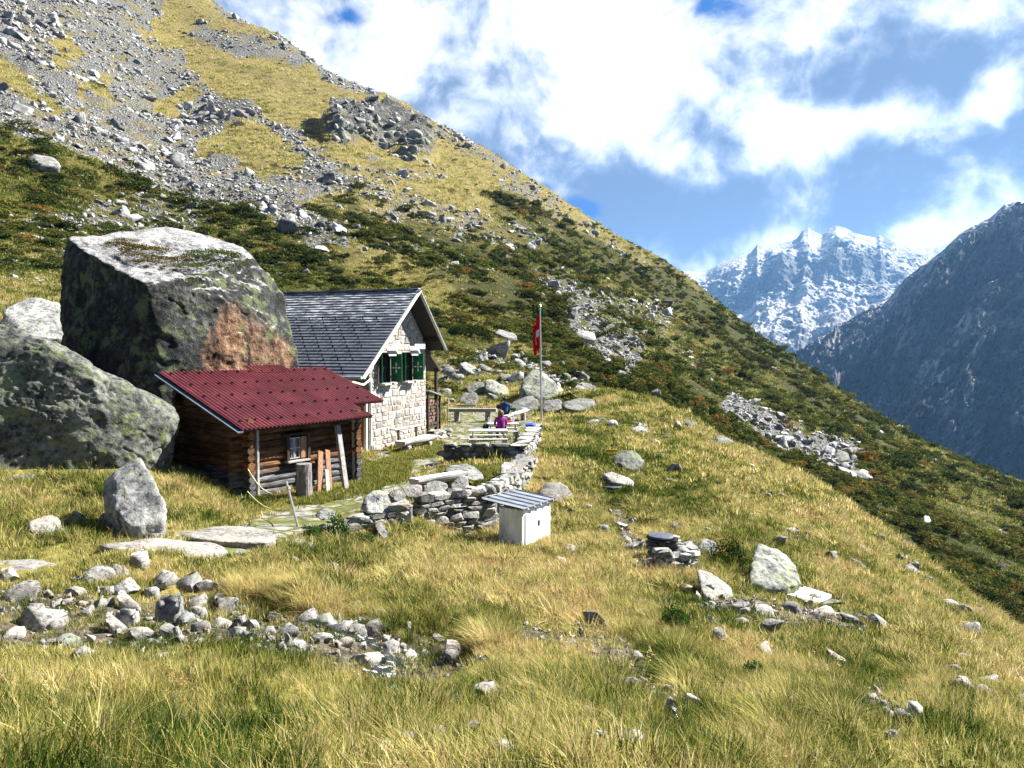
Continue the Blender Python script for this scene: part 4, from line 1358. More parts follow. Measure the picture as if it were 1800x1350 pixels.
for wi, (a, b, z0, z1) in enumerate(WIN):
    w = empty('window')
    w.parent = hut
    mb = MB(16)
    mb.box(((a + b) / 2, .02, (z0 + z1) / 2), (b - a, .12, z1 - z0))
    mb.build('pane', M_GLASS, w)
    mb = MB(17)
    for x in (a, b):
        mb.box((x, -.03, (z0 + z1) / 2), (.06, .12, z1 - z0 + .06), bev=.005)
    mb.box(((a + b) / 2, -.03, z1), (b - a - .064, .12, .06), bev=.005)
    mb.box(((a + b) / 2, -.045, (z0 + z1) / 2), (.035, .02, z1 - z0 - .07))
    mb.build('frame', M_DARKWOOD, w)
    mb = MB(18)
    mb.box(((a + b) / 2 + .05, -.12, z0 - .05), (b - a + .34, .34, .08), bev=.01)
    mb.build('sill', M_STONEFLAT, w)
    shutter('shutter', hut, (b + .03, -.10), rad(-90), .5, z0 + .02, z1, M_GREENP)
    shutter('shutter', hut, (a - .03, -.10), rad(-150), .34, z0 + .02, z1, M_GREENP, False)
    # hinged white board propped up over the window
    mb = MB(19)
    A = Vector(((a + b) / 2 + .15, -.08, z1 + .02))
    mb.bar(A + Vector((-.45, -.22, .09)), A + Vector((.42, -.22, .09)), .03, .42, up=(0, .4, 1))
    mb.build('hood', M_GREYWOOD, w)
    mb = MB(19)
    mb.box(A + Vector((0, -.45, .27)), (.95, .03, .2), bev=.006)
    mb.build('board', M_WHITE, w)
# door in the side wall by the corner
dr = empty('door')
dr.parent = hut
mb = MB(20)
mb.box((-.05, .47, 1.12), (.06, .56, 2.05), bev=.01)
for z in (.5, 1.1, 1.7):
    mb.box((-.086, .47, z), (.014, .42, .42), bev=.01)
mb.build('panel', M_DOOR, dr)
mb = MB(20)
mb.box((-.05, .12, 1.15), (.16, .12, 2.3), bev=.01)
mb.box((-.05, .82, 1.15), (.16, .12, 2.3), bev=.01)
mb.box((-.05, .47, 2.24), (.16, .57, .12), bev=.01)
mb.build('frame', M_WHITE, dr)
mb = MB(20)
mb.box((-.35, .45, .0), (.7, 1.1, .2), bev=.02)
mb.build('threshold', M_STONEFLAT, dr)
mb = MB(20)
mb.tube([(-.10, .66, 1.08), (-.15, .66, 1.08), (-.15, .56, 1.08)], .014, 6)
mb.build('handle', M_BLACK, dr)
mb = MB(21)
mb.tube([(-.07, -.1, 2.8), (-.07, -.1, .1)], .045, 10)
mb.tube([(LT + .1, -.1, LH - .15), (-.6, -.1, LH - .35), (-.07, -.1, 2.8)], .04, 8)
mb.build('downpipe', M_WHITE, hut)
# porch on the far side, with its own shutter
mb = MB(22)
a, b = Vector((4.85, 0, 4.05)), Vector((6.35, 0, 3.0))
nr = Vector((b.z - a.z, 0, -(b.x - a.x))).normalized() * -1
q = [a, b, b - nr * .13, a - nr * .13]
V = [(p.x, -.1, p.z) for p in q] + [(p.x, 3.2, p.z) for p in q]
mb.add(V, [(3, 2, 1, 0), (4, 5, 6, 7), (0, 1, 5, 4), (2, 3, 7, 6), (1, 2, 6, 5), (0, 4, 7, 3)])
mb.bar((6.1, .05, .2), (6.1, .05, 3.05), .12, .12)
mb.bar((6.1, 3.0, .2), (6.1, 3.0, 3.05), .12, .12)
mb.build('porch_roof', M_DARKWOOD, hut)
sh = shutter('shutter', hut, (WID + .12, .5), 0.0, .5, 1.95, 2.95, M_TEAL)
sh['label'] = 'bright green shutter standing out past the far wall corner'

# ------------------------------------------------------------------ firewood store against the far corner
WS = frame_loc(HUT, 762, 720, 1, 0.15)
wsx = 5.1
wood = empty('wood_store', HUT[0], HUT[1])
tag(wood, 'small firewood store with sloping grey roof sheet beside the hut corner', 'wood store')
mb = MB(23)
mb.add([(wsx - .1, -.15, 2.12), (wsx + 1.45, -.15, 1.78), (wsx + 1.45, 1.2, 1.78), (wsx - .1, 1.2, 2.12), (wsx - .1, -.15, 2.07), (wsx + 1.45, -.15, 1.73), (wsx + 1.45, 1.2, 1.73), (wsx - .1, 1.2, 2.07)],
       [(0, 1, 2, 3), (7, 6, 5, 4), (0, 4, 5, 1), (1, 5, 6, 2), (2, 6, 7, 3), (3, 7, 4, 0)])
mb.build('roof_sheet', M_ZINC, wood)
mb = MB(23)
for x in (wsx + .04, wsx + 1.3):
    for y in (0.0, 1.0):
        mb.bar((x, y, 0), (x, y, 1.75 + (.28 if x < 5.4 else 0)), .08, .08)
mb.box((wsx + .67, .5, .42), (1.3, 1.0, .08))
mb.box((wsx + .67, 1.06, 1.1), (1.3, .04, 1.3))
mb.build('post_frame', M_DARKWOOD, wood)
mb = MB(24)
r = random.Random(5)
z = .55
while z < 1.62:
    x = wsx + .16
    while x < wsx + 1.2:
        rr = r.uniform(.05, .085)
        mb.tube([(x + rr, r.uniform(.0, .06), z + r.uniform(0, .03)), (x + rr, .9, z)], rr, 7, wob=.3)
        x += rr * 2.05
    z += .145
mb.build('firewood', mat_plain('firewood_bark', (.13, .085, .06), .9, var=.4), wood)
# ------------------------------------------------------------------ the log shed
SHED = (P(423, 755, 18.3), rad(55))
SHED[0].z = -4.0
EAVE = P(423, 755, 18.3).z + 4.0
shed = empty('log_shed', SHED[0], SHED[1])
tag(shed, 'dark log shed with red corrugated roof and small four-paned window', 'shed')
TAN = math.tan(rad(20))


def mat_logs():
    m, T, b = principled('old_logs', 0.8, 0.25)
    tc = T.n('ShaderNodeTexCoord')
    o = tc.outputs['Object']
    sp = T.n('ShaderNodeSeparateXYZ')
    T.link(o, sp.inputs[0])
    n = T.noise(T.vm('MULTIPLY', o, (0.8, 0.8, 9)), 4.0, 7, .68)
    n2 = T.noise(T.vm('MULTIPLY', o, (1, 1, 2)), 1.6, 4, .6)
    warm = T.ramp(T.m('ADD', T.m('MULTIPLY', n, .7), T.m('MULTIPLY', n2, .3)), [(0.34, (0.014, 0.007, 0.004)), (0.46, (0.07, 0.03, 0.011)), (0.56, (0.17, 0.078, 0.028)), (0.7, (0.32, 0.175, 0.075))])
    grey = T.ramp(n, [(0.34, (0.018, 0.018, 0.02)), (0.5, (0.085, 0.085, 0.09)), (0.68, (0.24, 0.24, 0.25))])
    k = T.step(T.m('ADD', sp.outputs[2], T.m('MULTIPLY', T.m('SUBTRACT', n2, .5), .8)), 0.82, 0.62)
    c = T.mix(k, warm, grey)
    c = T.mix(1.0, c, T.ramp(T.attr('tint'), [(0, (.5,) * 3), (1, (1.25,) * 3)]), 'MULTIPLY')
    T.link(c, b.inputs['Base Color'])
    T.link(T.bump(n, .6, .03), b.inputs['Normal'])
    return m


M_LOG = mat_logs()
FY = 0.62           # front wall plane (local y), set back below the eave
X0, X1 = 0.5, 4.2
WINL = frame_loc(SHED, 505, 770, 1, FY - .1), frame_loc(SHED, 529, 805, 1, FY - .1)
wx0, wx1 = WINL[0].x, WINL[1].x
wz1, wz0 = WINL[0].z, frame_loc(SHED, 505, 808, 1, FY - .1).z


def log(mb, a, b, r0, seed):
    rr = random.Random(seed)
    a, b = Vector(a), Vector(b)
    n = max(3, int((b - a).length / .35))
    pts = [a.lerp(b, i / n) + Vector((rr.uniform(-.012, .012), rr.uniform(-.012, .012), rr.uniform(-.015, .015))) for i in range(n + 1)]
    mb.tube(pts, [r0 * rr.uniform(.92, 1.08) for _ in pts], 10, tint=rr.random(), wob=.1)


mb = MB(30)
LOGH = 0.185
for i in range(13):
    z = -.25 + LOGH * i
    if z > EAVE + .18:
        break
    segs = [(X0 - .38, X1 + .35)]
    if wz0 - .12 < z < wz1 + .1:
        segs = [(X0 - .38, wx0 - .06), (wx1 + .06, X1 + .35)]
    for s0, s1 in segs:
        log(mb, (s0, FY, z), (s1, FY, z), .1, i * 7 + int(s0 * 10))
mb.build('front_wall', M_LOG, shed)
for k_, x in enumerate((X0, X1)):
    mb = MB(31 + k_)
    for i in range(20):
        z = -.25 + LOGH * (i + .5)
        y1 = 3.55
        y0 = FY - .35
        if z > EAVE + FY * TAN - .05:
            y0 = (z - EAVE + .1) / TAN
        if y0 > y1 - .3:
            break
        log(mb, (x, y0, z), (x, y1, z), .1, 100 + i + k_ * 40)
    mb.build('side_wall', M_LOG, shed)
mb = MB(33)
for i in range(18):
    z = -.25 + LOGH * i
    if z > EAVE + 3.3 * TAN - .2:
        break
    log(mb, (X0 - .3, 3.3, z), (X1 + .3, 3.3, z), .1, 200 + i)
mb.build('rear_wall', M_LOG, shed)
# roof beams showing at the right end
mb = MB(34)
for (y, x1, r0) in ((FY, 4.42, .13), (1.5, 5.6, .14), (3.2, 5.7, .13)):
    mb.tube([(0.25, y, EAVE + y * TAN - .25), (x1, y, EAVE + y * TAN - .25)], r0, 12, wob=.06)
mb.build('roof_beam', M_LOG, shed)


def mat_redroof():
    m, T, b = principled('red_corrugated_sheet', 0.42, 0.45)
    tc = T.n('ShaderNodeTexCoord')
    o = tc.outputs['Object']
    n = T.noise(o, 1.3, 6, .6)
    n2 = T.noise(T.vm('MULTIPLY', o, (14, 1.2, 1)), 1.5, 5, .6)
    c = T.ramp(T.m('ADD', T.m('MULTIPLY', n, .6), T.m('MULTIPLY', n2, .4)), [(0.3, (0.06, 0.010, 0.012)), (0.5, (0.135, 0.021, 0.027)), (0.7, (0.24, 0.055, 0.06))])
    c = T.mix(T.m('MULTIPLY', T.step(n2, 0.56, 0.72), 0.45), c, (0.20, 0.10, 0.08))
    T.link(c, b.inputs['Base Color'])
    return m


def corrugated(x0, x1, y0, y1, pitch=.125, amp=.026, lift=0.0):
    n = int((x1 - x0) / pitch * 8)
    xs = np.linspace(x0, x1, n + 1)
    ys = np.linspace(y0, y1, 9)
    V, F = [], []
    for y in ys:
        for x in xs:
            V.append((x, y, EAVE + y * TAN + amp * math.cos(2 * math.pi * x / pitch) + lift + .004 * math.sin(y * 3 + x * 2)))
    k = n + 1
    for j in range(len(ys) - 1):
        for i in range(n):
            F.append((j * k + i, j * k + i + 1, (j + 1) * k + i + 1, (j + 1) * k + i))
    return V, F


M_RED = mat_redroof()
mb = MB(35)
mb.add(*corrugated(0.0, 4.55, -.02, 3.72))
mb.add(*corrugated(4.55, 5.92, .9, 3.72))
red = mb.build('roof', M_RED, shed, True)
mb = MB(35)
mb.add(*corrugated(2.9, 4.3, 3.35, 3.95, lift=.03))
mb.build('patch_sheet', M_RED, red, True)
mb = MB(36)
for (xa, xb, ya, yb) in ((0.03, 4.52, .03, 3.68), (4.55, 5.88, .95, 3.68)):
    V = [(x, y, EAVE + y * TAN + dz) for dz in (-.025, -.075) for x, y in ((xa, ya), (xb, ya), (xb, yb), (xa, yb))]
    mb.add(V, [(0, 1, 2, 3), (7, 6, 5, 4), (0, 4, 5, 1), (1, 5, 6, 2), (2, 6, 7, 3), (3, 7, 4, 0)])
mb.build('roof_deck', M_DARKWOOD, shed)
mb = MB(37)
mb.bar((-.02, -.03, EAVE - .08), (-.02, 3.72, EAVE + 3.72 * TAN - .08), .03, .16, up=(1, 0, 0))
mb.build('fascia_board', M_FASCIA, shed)
o = None
for row in range(5):
    y = .35 + row * .78
    for c in range(14):
        x = .25 + c * .42 + (row % 2) * .12
        if x > (4.45 if y < .95 else 5.8):
            continue
        if o is None:
            hk = MB(38)
            hk.add([(-.045, 0, .0), (.045, 0, .0), (.05, .02, .06), (-.05, .02, .06), (-.04, .035, 0), (.04, .035, 0)], [(0, 1, 2, 3), (3, 2, 5, 4), (0, 3, 4), (1, 5, 2)])
            o = hk.build('snow_hook', M_BLACK, red, loc=(x, y, EAVE + y * TAN + .015))
        else:
            link('snow_hook', o.data, None, red, (x, y, EAVE + y * TAN + .015))
# window
w = empty('window')
w.parent = shed
fy = FY - .13
mb = MB(39)
mb.box(((wx0 + wx1) / 2, fy + .05, (wz0 + wz1) / 2), (wx1 - wx0, .02, wz1 - wz0))
mb.build('pane', M_GLASS, w)
mb = MB(39)
mb.box((wx0 + (wx1 - wx0) * .45, fy + .035, (wz0 + wz1) / 2), (.16, .008, wz1 - wz0 - .1))
mb.build('curtain', M_CURTAIN, w)
mb = MB(40)
for x in (wx0 - .03, wx1 + .22):
    mb.box((x, fy, (wz0 + wz1) / 2), (.09, .12, wz1 - wz0 + .26), bev=.006)
mb.box(((wx0 + wx1) / 2 + .1, fy - .012, wz1 + .09), (wx1 - wx0 + .62, .14, .07), bev=.006)
mb.build('frame', M_DARKWOOD, w)
mb = MB(40)
for x in (wx0 + .03, (wx0 + wx1) / 2 - .02, wx1 - .06):
    mb.box((x, fy + .02, (wz0 + wz1) / 2), (.028, .03, wz1 - wz0 - .03))
for z in (wz0 + .02, (wz0 + wz1) / 2, wz1 - .02):
    mb.box(((wx0 + wx1) / 2 - .015, fy + .016, z), (wx1 - wx0 - .05, .03, .028))
mb.build('glazing_bar', M_GREYWOOD, w)
mb = MB(41)
mb.box((wx1 + .07, fy + .0, (wz0 + wz1) / 2), (.2, .04, wz1 - wz0), bev=.005)
mb.build('shutter', M_BROWNWOOD, w)
mb = MB(41)
mb.box(((wx0 + wx1) / 2 + .06, fy - .04, wz0 - .06), (wx1 - wx0 + .3, .18, .05), bev=.006)
mb.build('sill', M_GREYWOOD, w)
# uprights clamped to the log wall
for px in (452, 622):
    q0 = frame_loc(SHED, px, 800, 1, FY - .2)
    mb = MB(42)
    mb.bar((q0.x, FY - .2, -.2), (q0.x, FY - .2, EAVE - .04), .1, .07, bev=.008)
    mb.build('upright', M_GREYWOOD, shed)

# ---- things leaning or standing against the shed
def on_front(px, py, off):
    """world point on a plane standing off in front of the log wall"""
    q = frame_loc(SHED, px, py, 1, FY - off)
    return Matrix.Translation(SHED[0]) @ Matrix.Rotation(SHED[1], 4, 'Z') @ q


def leaner(name, a, b, w, th, mat, label, cat):
    root_z = min(a.z, b.z)
    mb = MB(43)
    side = Vector((math.cos(SHED[1]), math.sin(SHED[1]), 0))
    o = a.copy()
    mb.bar(a - o, b - o, w, th, up=(-side.y, side.x, 0), bev=.008)
    ob = mb.build(name, mat, loc=o)
    tag(ob, label, cat)


leaner('plank', on_front(562, 868, .75), on_front(563, 793, .3), .19, .05, M_BROWNWOOD, 'brown plank leaning on the log wall, next to the standing log', 'plank')
leaner('plank', on_front(577, 872, .95), on_front(574, 826, .55), .13, .04, mat_plain('pale_new_plank', (.5, .46, .4), .8, var=.2), 'short pale plank leaning between two taller brown planks', 'plank')
leaner('plank', on_front(580, 870, .8), on_front(575, 791, .3), .18, .05, M_BROWNWOOD, 'brown plank leaning on the log wall, right of the short pale plank', 'plank')
leaner('beam', on_front(608, 860, .9), on_front(593, 748, .2), .17, .1, M_GREYWOOD, 'long grey beam leaning up to the red roof eave at the shed corner', 'beam')
q0, q1 = on_front(535, 876, .75), on_front(534, 815, .75)
mb = MB(44)
rr = random.Random(3)
pts = [Vector((0, 0, -.1 + i * (q1.z - q0.z + .1) / 6)) for i in range(7)]
mb.tube(pts, [.245, .225, .215, .21, .205, .205, .20], 20, wob=.09)
ob = mb.build('standing_log', mat_plain('split_bark_log', (.27, .25, .24), .9, var=.55, nscale=6, stretch=(5, 5, .6), bump=.8), loc=q0)
tag(ob, 'thick grey section of tree trunk standing upright below the shed window', 'log')

# ---- rope and stake before the shed
S0_, S1_ = P(524, 928, 16.1), P(503, 846, 16.1)
mb = MB(45)
mb.tube([Vector((0, 0, 0)), S1_ - S0_], [.028, .026], 10)
ob = mb.build('stake', M_GALV, loc=S0_)
tag(ob, 'slanting grey metal stake holding a rope on the path before the log shed', 'stake')
mat_rope = mat_plain('yellow_rope', (.55, .5, .25), .9, var=.3)
R0, R1 = on_front(436, 825, .38), S0_.lerp(S1_, .82)
mb = MB(46)
mb.tube([R0.lerp(R1, i / 14) - R0 + Vector((0, 0, -.32 * (1 - (2 * i / 14 - 1) ** 2))) for i in range(15)], .016, 6)
mb.tube([R1 - R0 + Vector((math.cos(k) * .035, math.sin(k) * .035, k * .006)) for k in np.linspace(0, 12, 30)], .014, 5)
ob = mb.build('rope', mat_rope, loc=R0)
tag(ob, 'yellowish rope sagging from the shed corner to the top of the metal stake', 'rope')
R0, R1 = on_front(435, 864, .38), S0_.lerp(S1_, .42)
mb = MB(46)
mb.tube([R0.lerp(R1, i / 14) - R0 + Vector((0, 0, -.22 * (1 - (2 * i / 14 - 1) ** 2))) for i in range(15)], .014, 6)
ob = mb.build('rope', mat_rope, loc=R0)
tag(ob, 'yellowish rope hanging low from the shed corner, under the other rope', 'rope')
# ------------------------------------------------------------------ dry-stone walls
_PROTO = [rock_np(500 + i, 3, 9, .6, .9, .07) for i in range(10)]
for i, (v, f) in enumerate(_PROTO):
    # blockier stones for walling
    w = np.sign(v) * np.abs(v) ** .72
    _PROTO[i] = (w / np.abs(w).max(0), f)


def stone_into(mb, c, size, rz, r, tilt=.12):
    v, f = r.choice(_PROTO)
    M = Matrix.Translation(c) @ Matrix.Rotation(rz + r.choice((0, math.pi)), 4, 'Z') @ Matrix.Rotation(r.uniform(-tilt, tilt), 4, 'X') @ Matrix.Rotation(r.uniform(-tilt, tilt), 4, 'Y') @ Matrix.Diagonal((size[0] / 2, size[1] / 2, size[2] / 2, 1))
    mb.add(v, f[:, ::1], M)


def dry_wall(label, path, tops, depth, thick, seed, mat, cours=(.10, .24), lens=(.22, .62), ragged=.05, cap=None):
    """stones laid in courses along a path; tops are heights along it, the foot follows the ground"""
    r = random.Random(seed)
    mb = MB(seed)
    path = [Vector((p[0], p[1], 0)) for p in path]
    cum = [0]
    for a, b in zip(path[:-1], path[1:]):
        cum.append(cum[-1] + (b - a).length)
    L = cum[-1]

    def at(s):
        s = min(max(s, 0), L - 1e-4)
        for i in range(len(path) - 1):
            if s <= cum[i + 1]:
                t = (s - cum[i]) / (cum[i + 1] - cum[i])
                p = path[i].lerp(path[i + 1], t)
                d = (path[i + 1] - path[i]).normalized()
                return p, d, tops[i] + (tops[i + 1] - tops[i]) * t
    zmin = min(float(ground(p.x, p.y)[0]) for p in path) - depth
    # packed core between the faces
    m = max(4, int(L / .25))
    V, F = [], []
    for i in range(m + 1):
        p, d, top = at(L * i / m)
        q = Vector((-d.y, d.x, 0)) * thick * .30
        for s_, zz in ((1, zmin), (1, top - .09), (-1, top - .09), (-1, zmin)):
            V.append((p.x + q.x * s_, p.y + q.y * s_, zz + r.uniform(-.02, .02)))
    for i in range(m):
        for k in range(4):
            a, b_ = i * 4 + k, i * 4 + (k + 1) % 4
            F.append((a, b_, b_ + 4, a + 4))
    mb.add(V, F, tint=.1)
    z = zmin
    zmax = max(tops)
    while z < zmax:
        hh = r.uniform(*cours)
        s = r.uniform(-.2, 0)
        while s < L:
            w = r.uniform(*lens)
            p, d, top = at(s + w / 2)
            g = float(ground(p.x, p.y)[0])
            if z + hh < top + r.uniform(-ragged, ragged) + .04 and z + hh > g - .3:
                q = Vector((-d.y, d.x, 0))
                rz = math.atan2(d.y, d.x)
                n = 2 if thick > .34 else 1
                for k in range(n):
                    off = (k - (n - 1) / 2) * thick / n
                    stone_into(mb, (p.x + q.x * off + d.x * r.uniform(-.03, .03), p.y + q.y * off, z + hh / 2), (w * 1.12, thick / n * r.uniform(1.05, 1.35), hh * 1.2), rz + r.uniform(-.08, .08), r)
            s += w
        z += hh
    if cap:
        s = 0
        while s < L:
            w = r.uniform(.4, .75)
            p, d, top = at(s + w / 2)
            stone_into(mb, (p.x, p.y, top + .03), (w * 1.08, thick * 1.12, r.uniform(*cap)), math.atan2(d.y, d.x) + r.uniform(-.05, .05), r, .04)
            s += w
    c = np.concatenate(mb.V).mean(0)
    base = Vector((c[0], c[1], zmin))
    mb.V = [v - np.array(base) for v in mb.V]
    o = mb.build('stone_wall', mat, loc=base)
    tag(o, label, 'stone wall', kind='thing')
    return o


dry_wall('dry stone wall with missing courses, carrying the big boulders next to the metal cabinet', [P(735, 915, 17.9), P(790, 915, 18.5), P(862, 905, 19.3), P(905, 860, 21.5), P(930, 815, 24.0)], [-3.62, -3.56, -3.62, -3.5, -3.45], .15, .5, 61, M_WALL)
dry_wall('low broken dry stone wall under the round boulder, left of the small door', [P(575, 925, 15.9), P(630, 925, 16.4), P(700, 915, 16.9)], [-3.88, -3.72, -3.58], .12, .45, 62, M_WALL)
dry_wall('shaded low stone wall crossing the terrace in front of the picnic tables', [P(781, 815, 24.9), P(850, 815, 24.9), P(918, 815, 25.0)], [-3.32, -3.33, -3.34], .1, .45, 63, M_SHADEWALL, cap=(.08, .14), cours=(.14, .26))
dry_wall('long flat-topped parapet wall running from the near corner along the terrace edge', [P(912, 810, 24.7), P(926, 795, 27.2), P(936, 780, 30), P(941, 772, 33.2)], [-3.34, -3.38, -3.44, -3.5], .35, .62, 64, M_WALL, cap=(.08, .15), cours=(.14, .26))
dry_wall('small heap of stones stacked as a wall below the firewood store', [P(757, 765, 31.8), P(784, 757, 33.3)], [-3.55, -3.6], .1, .6, 65, M_WALL)
dry_wall('round stone ring wall under the dark round well cover', [P(1118, 985, 15.3), P(1150, 1000, 14.9), P(1190, 1000, 14.9), P(1212, 990, 15.3), P(1200, 970, 15.9), P(1150, 965, 16.1)], [-4.42, -4.2, -4.16, -4.3, -4.2, -4.2], .25, .4, 66, M_WALL, cours=(.06, .13), lens=(.15, .4))

WALLTOP = [
    ('big round lichened boulder crowning the low broken wall before the shed', [P(634, 895, 16.7), P(642, 870, 17.0), P(660, 860, 17.3), P(680, 861, 17.3), P(694, 880, 17.0), P(690, 905, 16.6), P(650, 906, 16.4), P(665, 880, 17.9)], M_GREY),
    ('pinkish square stone on the wall right of the big round boulder', [P(706, 858, 17.4), P(715, 852, 17.7), P(742, 852, 17.8), P(742, 874, 17.6), P(715, 876, 17.3), P(730, 860, 18.2)], M_PALE),
    ('rounded stone wedged between the big round boulder and the pinkish square stone', [P(688, 862, 17.2), P(708, 858, 17.4), P(714, 875, 17.2), P(705, 886, 17.0), P(692, 880, 16.9), P(702, 868, 17.8)], M_GREY),
    ('blue-grey block on the wall right above the missing courses', [P(744, 868, 18.2), P(747, 848, 18.5), P(765, 845, 18.7), P(788, 850, 18.8), P(788, 872, 18.5), P(760, 874, 18.2), P(770, 855, 19.2)], M_GREY),
    ('striped brown boulder on the wall, tilted beside the blue-grey block', [P(790, 868, 18.8), P(793, 850, 19.1), P(812, 834, 19.4), P(824, 838, 19.5), P(826, 855, 19.2), P(806, 868, 18.9), P(810, 845, 20)], M_PALE),
    ('long smooth grey boulder lying behind the wall on the terrace grass', [P(775, 830, 21.6), P(790, 818, 22.2), P(820, 815, 22.6), P(842, 823, 22.6), P(852, 842, 22.0), P(830, 845, 21.4), P(800, 832, 23.2)], M_GREY),
    ('pale triangular boulder standing on the wall end below the parapet', [P(876, 838, 21.8), P(880, 815, 22.3), P(893, 811, 22.6), P(905, 818, 22.6), P(912, 835, 22.3), P(900, 846, 21.8), P(892, 825, 23)], M_PALE),
    ('pale flat block on the corner where the parapet meets the cross wall', [P(904, 805, 23.9), P(908, 798, 24.2), P(932, 798, 24.4), P(935, 822, 23.9), P(915, 822, 23.5), P(920, 802, 24.9)], M_GREY),
    ('green rounded boulder squeezed behind the pale triangular one', [P(894, 812, 23.0), P(905, 806, 23.4), P(918, 812, 23.4), P(922, 835, 22.9), P(908, 838, 22.6), P(908, 815, 23.8)], M_GREEN),
    ('dark rock in weeds at the left end of the low broken wall', [P(553, 908, 16.0), P(558, 895, 16.2), P(575, 890, 16.4), P(590, 897, 16.3), P(595, 912, 16.0), P(570, 918, 15.8)], M_GREY),
    ('long stone leaning slantwise against the end of the low broken wall', [P(655, 918, 16.3), P(668, 914, 16.4), P(690, 950, 15.9), P(682, 958, 15.6), P(664, 935, 15.8), P(672, 930, 16.6)], M_GREY),
    ('white flat stone step beside the hut door', [P(632, 815, 25.4), P(640, 808, 26), P(675, 808, 26.3), P(680, 818, 25.6), P(650, 824, 24.9)], M_SLAB),
    ('long flat stone step in the path below the hut door', [P(655, 825, 24.4), P(675, 815, 25), P(704, 817, 25.2), P(703, 826, 24.5), P(675, 832, 24)], M_SLAB),
]
for i, (lab, pts, mat) in enumerate(WALLTOP):
    o = hull_rock('boulder', pts, mat, sub=5, rough=0.07, soft=0.06, nsc=1.6, seed=40 + i * 1.9)
    tag(o, lab, 'boulder')

# ------------------------------------------------------------------ metal cabinet and little door
CB = Vector(P(917.5, 963, 16.9))
CBZ = CB.z - .1
cab = empty('cabinet', (CB.x, CB.y, CBZ), rad(90 - 32.7))     # local x runs along the lit right face, local y to its left
tag(cab, 'white metal cabinet with ribbed sheet roof on the grass below the stone wall', 'cabinet')
LX, LY, CH = 1.31, .64, .98
mb = MB(70)
mb.box((LX / 2, LY / 2, CH / 2), (LX, LY, CH), bev=.012)
mb.build('body', mat_plain('white_sheet_metal', (.60, .61, .62), .5, var=.18, nscale=2.5, stretch=(2, 2, .6), bump=.05), cab)
mb = MB(70)
mb.box((LX / 2 + .05, -.012, CH / 2 - .02), (LX - .16, .02, CH - .2), bev=.004)
dpan = mb.build('door', mat_plain('white_sheet_door', (.74, .75, .76), .5, var=.08, nscale=2.5, stretch=(2, 2, .6), bump=.05), cab)
mb = MB(70)
mb.box((LX * .55, -.034, CH * .56), (.045, .025, .13), bev=.006)
mb.build('latch', M_BLACK, dpan)
mb = MB(71)
V, F = [], []
ys_ = [(-.10, CH + .055), (LY + .42, CH + .16)]
x = -.1
prof = [(-.1, 0), (.02, 0)]
prof = []
ribs = 5
for k in range(ribs):
    x0 = -.09 + k * (LX + .18) / ribs
    wv = (LX + .18) / ribs
    prof += [(x0, .0), (x0 + wv * .58, .0), (x0 + wv * .62, -.045), (x0 + wv * .96, -.045)]
prof.append((LX + .09, 0))
for y, z in ys_:
    for dz in (0, -.018):
        for a, b in prof:
            V.append((a, y, z + b + dz))
n = len(prof)
for i in range(n - 1):
    F.append((i, i + 1, 2 * n + i + 1, 2 * n + i))
    F.append((n + i + 1, n + i, 3 * n + i, 3 * n + i + 1))
    F.append((i + 1, i, n + i, n + i + 1))
    F.append((2 * n + i, 2 * n + i + 1, 3 * n + i + 1, 3 * n + i))
mb.add(V, F)
mb.box((LX / 2, -.06, CH + .03), (LX + .16, .03, .05))
mb.build('roof', M_ZINC, cab)
SD = P(712, 930, 17.1)
sdoor = empty('hatch', SD + Vector((0, 0, -.15)), rad(-12))
tag(sdoor, 'small pale metal hatch in the stone wall beside the low broken wall', 'hatch')
mb = MB(72)
mb.box((0, 0, .32), (.25, .04, .62), bev=.006)
mb.build('panel', mat_plain('pale_blue_metal', (.55, .6, .66), .5, var=.15, bump=.05), sdoor)
mb = MB(72)
mb.box((.155, -.01, .34), (.04, .07, .70))
mb.box((.0, -.01, .66), (.262, .07, .04))
mb.build('frame', M_GALV, sdoor)

# ------------------------------------------------------------------ covers on the slope
for (px, py, y, dia, lab) in ((1161, 944, 15.9, .56, 'dark round well cover on top of the stone ring'), (1075, 856, 23.6, .68, 'dark round cover lying flat in the grass up the slope, left of the rocks')):
    c = P(px, py, y)
    cov = empty('well_cover', c)
    tag(cov, lab, 'well cover')
    mb = MB(73)
    n = 28
    V = [(math.cos(2 * math.pi * k / n) * dia / 2 * s, math.sin(2 * math.pi * k / n) * dia / 2 * s, z) for s, z in ((1, -.04), (1, .03), (.94, .05), (.0, .055)) for k in range(n)]
    F = [(j * n + k, j * n + (k + 1) % n, (j + 1) * n + (k + 1) % n, (j + 1) * n + k) for j in range(3) for k in range(n)]
    mb.add(V, F)
    mb.build('lid', mat_plain('dark_lid', (.07, .08, .11), .6, var=.25, bump=.2), cov)
    mb = MB(73)
    mb.tube([(math.cos(a) * dia * .51, math.sin(a) * dia * .51, -.01) for a in np.linspace(0, 6.283, 33)], .018, 6)
    mb.build('rim', M_BLACK, cov)
q = [P(1375, 1042, 14.2), P(1415, 1031, 14.75), P(1462, 1045.5, 14.5), P(1429, 1058, 13.9)]
c = sum(q, Vector()) / 4
mb = MB(74)
V = [p - c for p in q] + [p - c - Vector((0, 0, .07)) for p in q]
mb.add(V, [(0, 1, 2, 3), (7, 6, 5, 4), (0, 4, 5, 1), (1, 5, 6, 2), (2, 6, 7, 3), (3, 7, 4, 0)])
ob = mb.build('cover_slab', mat_plain('white_cover', (.74, .74, .73), .6, var=.08), loc=c)
tag(ob, 'white square cover slab lying on stones below the pale green boulder', 'cover slab')
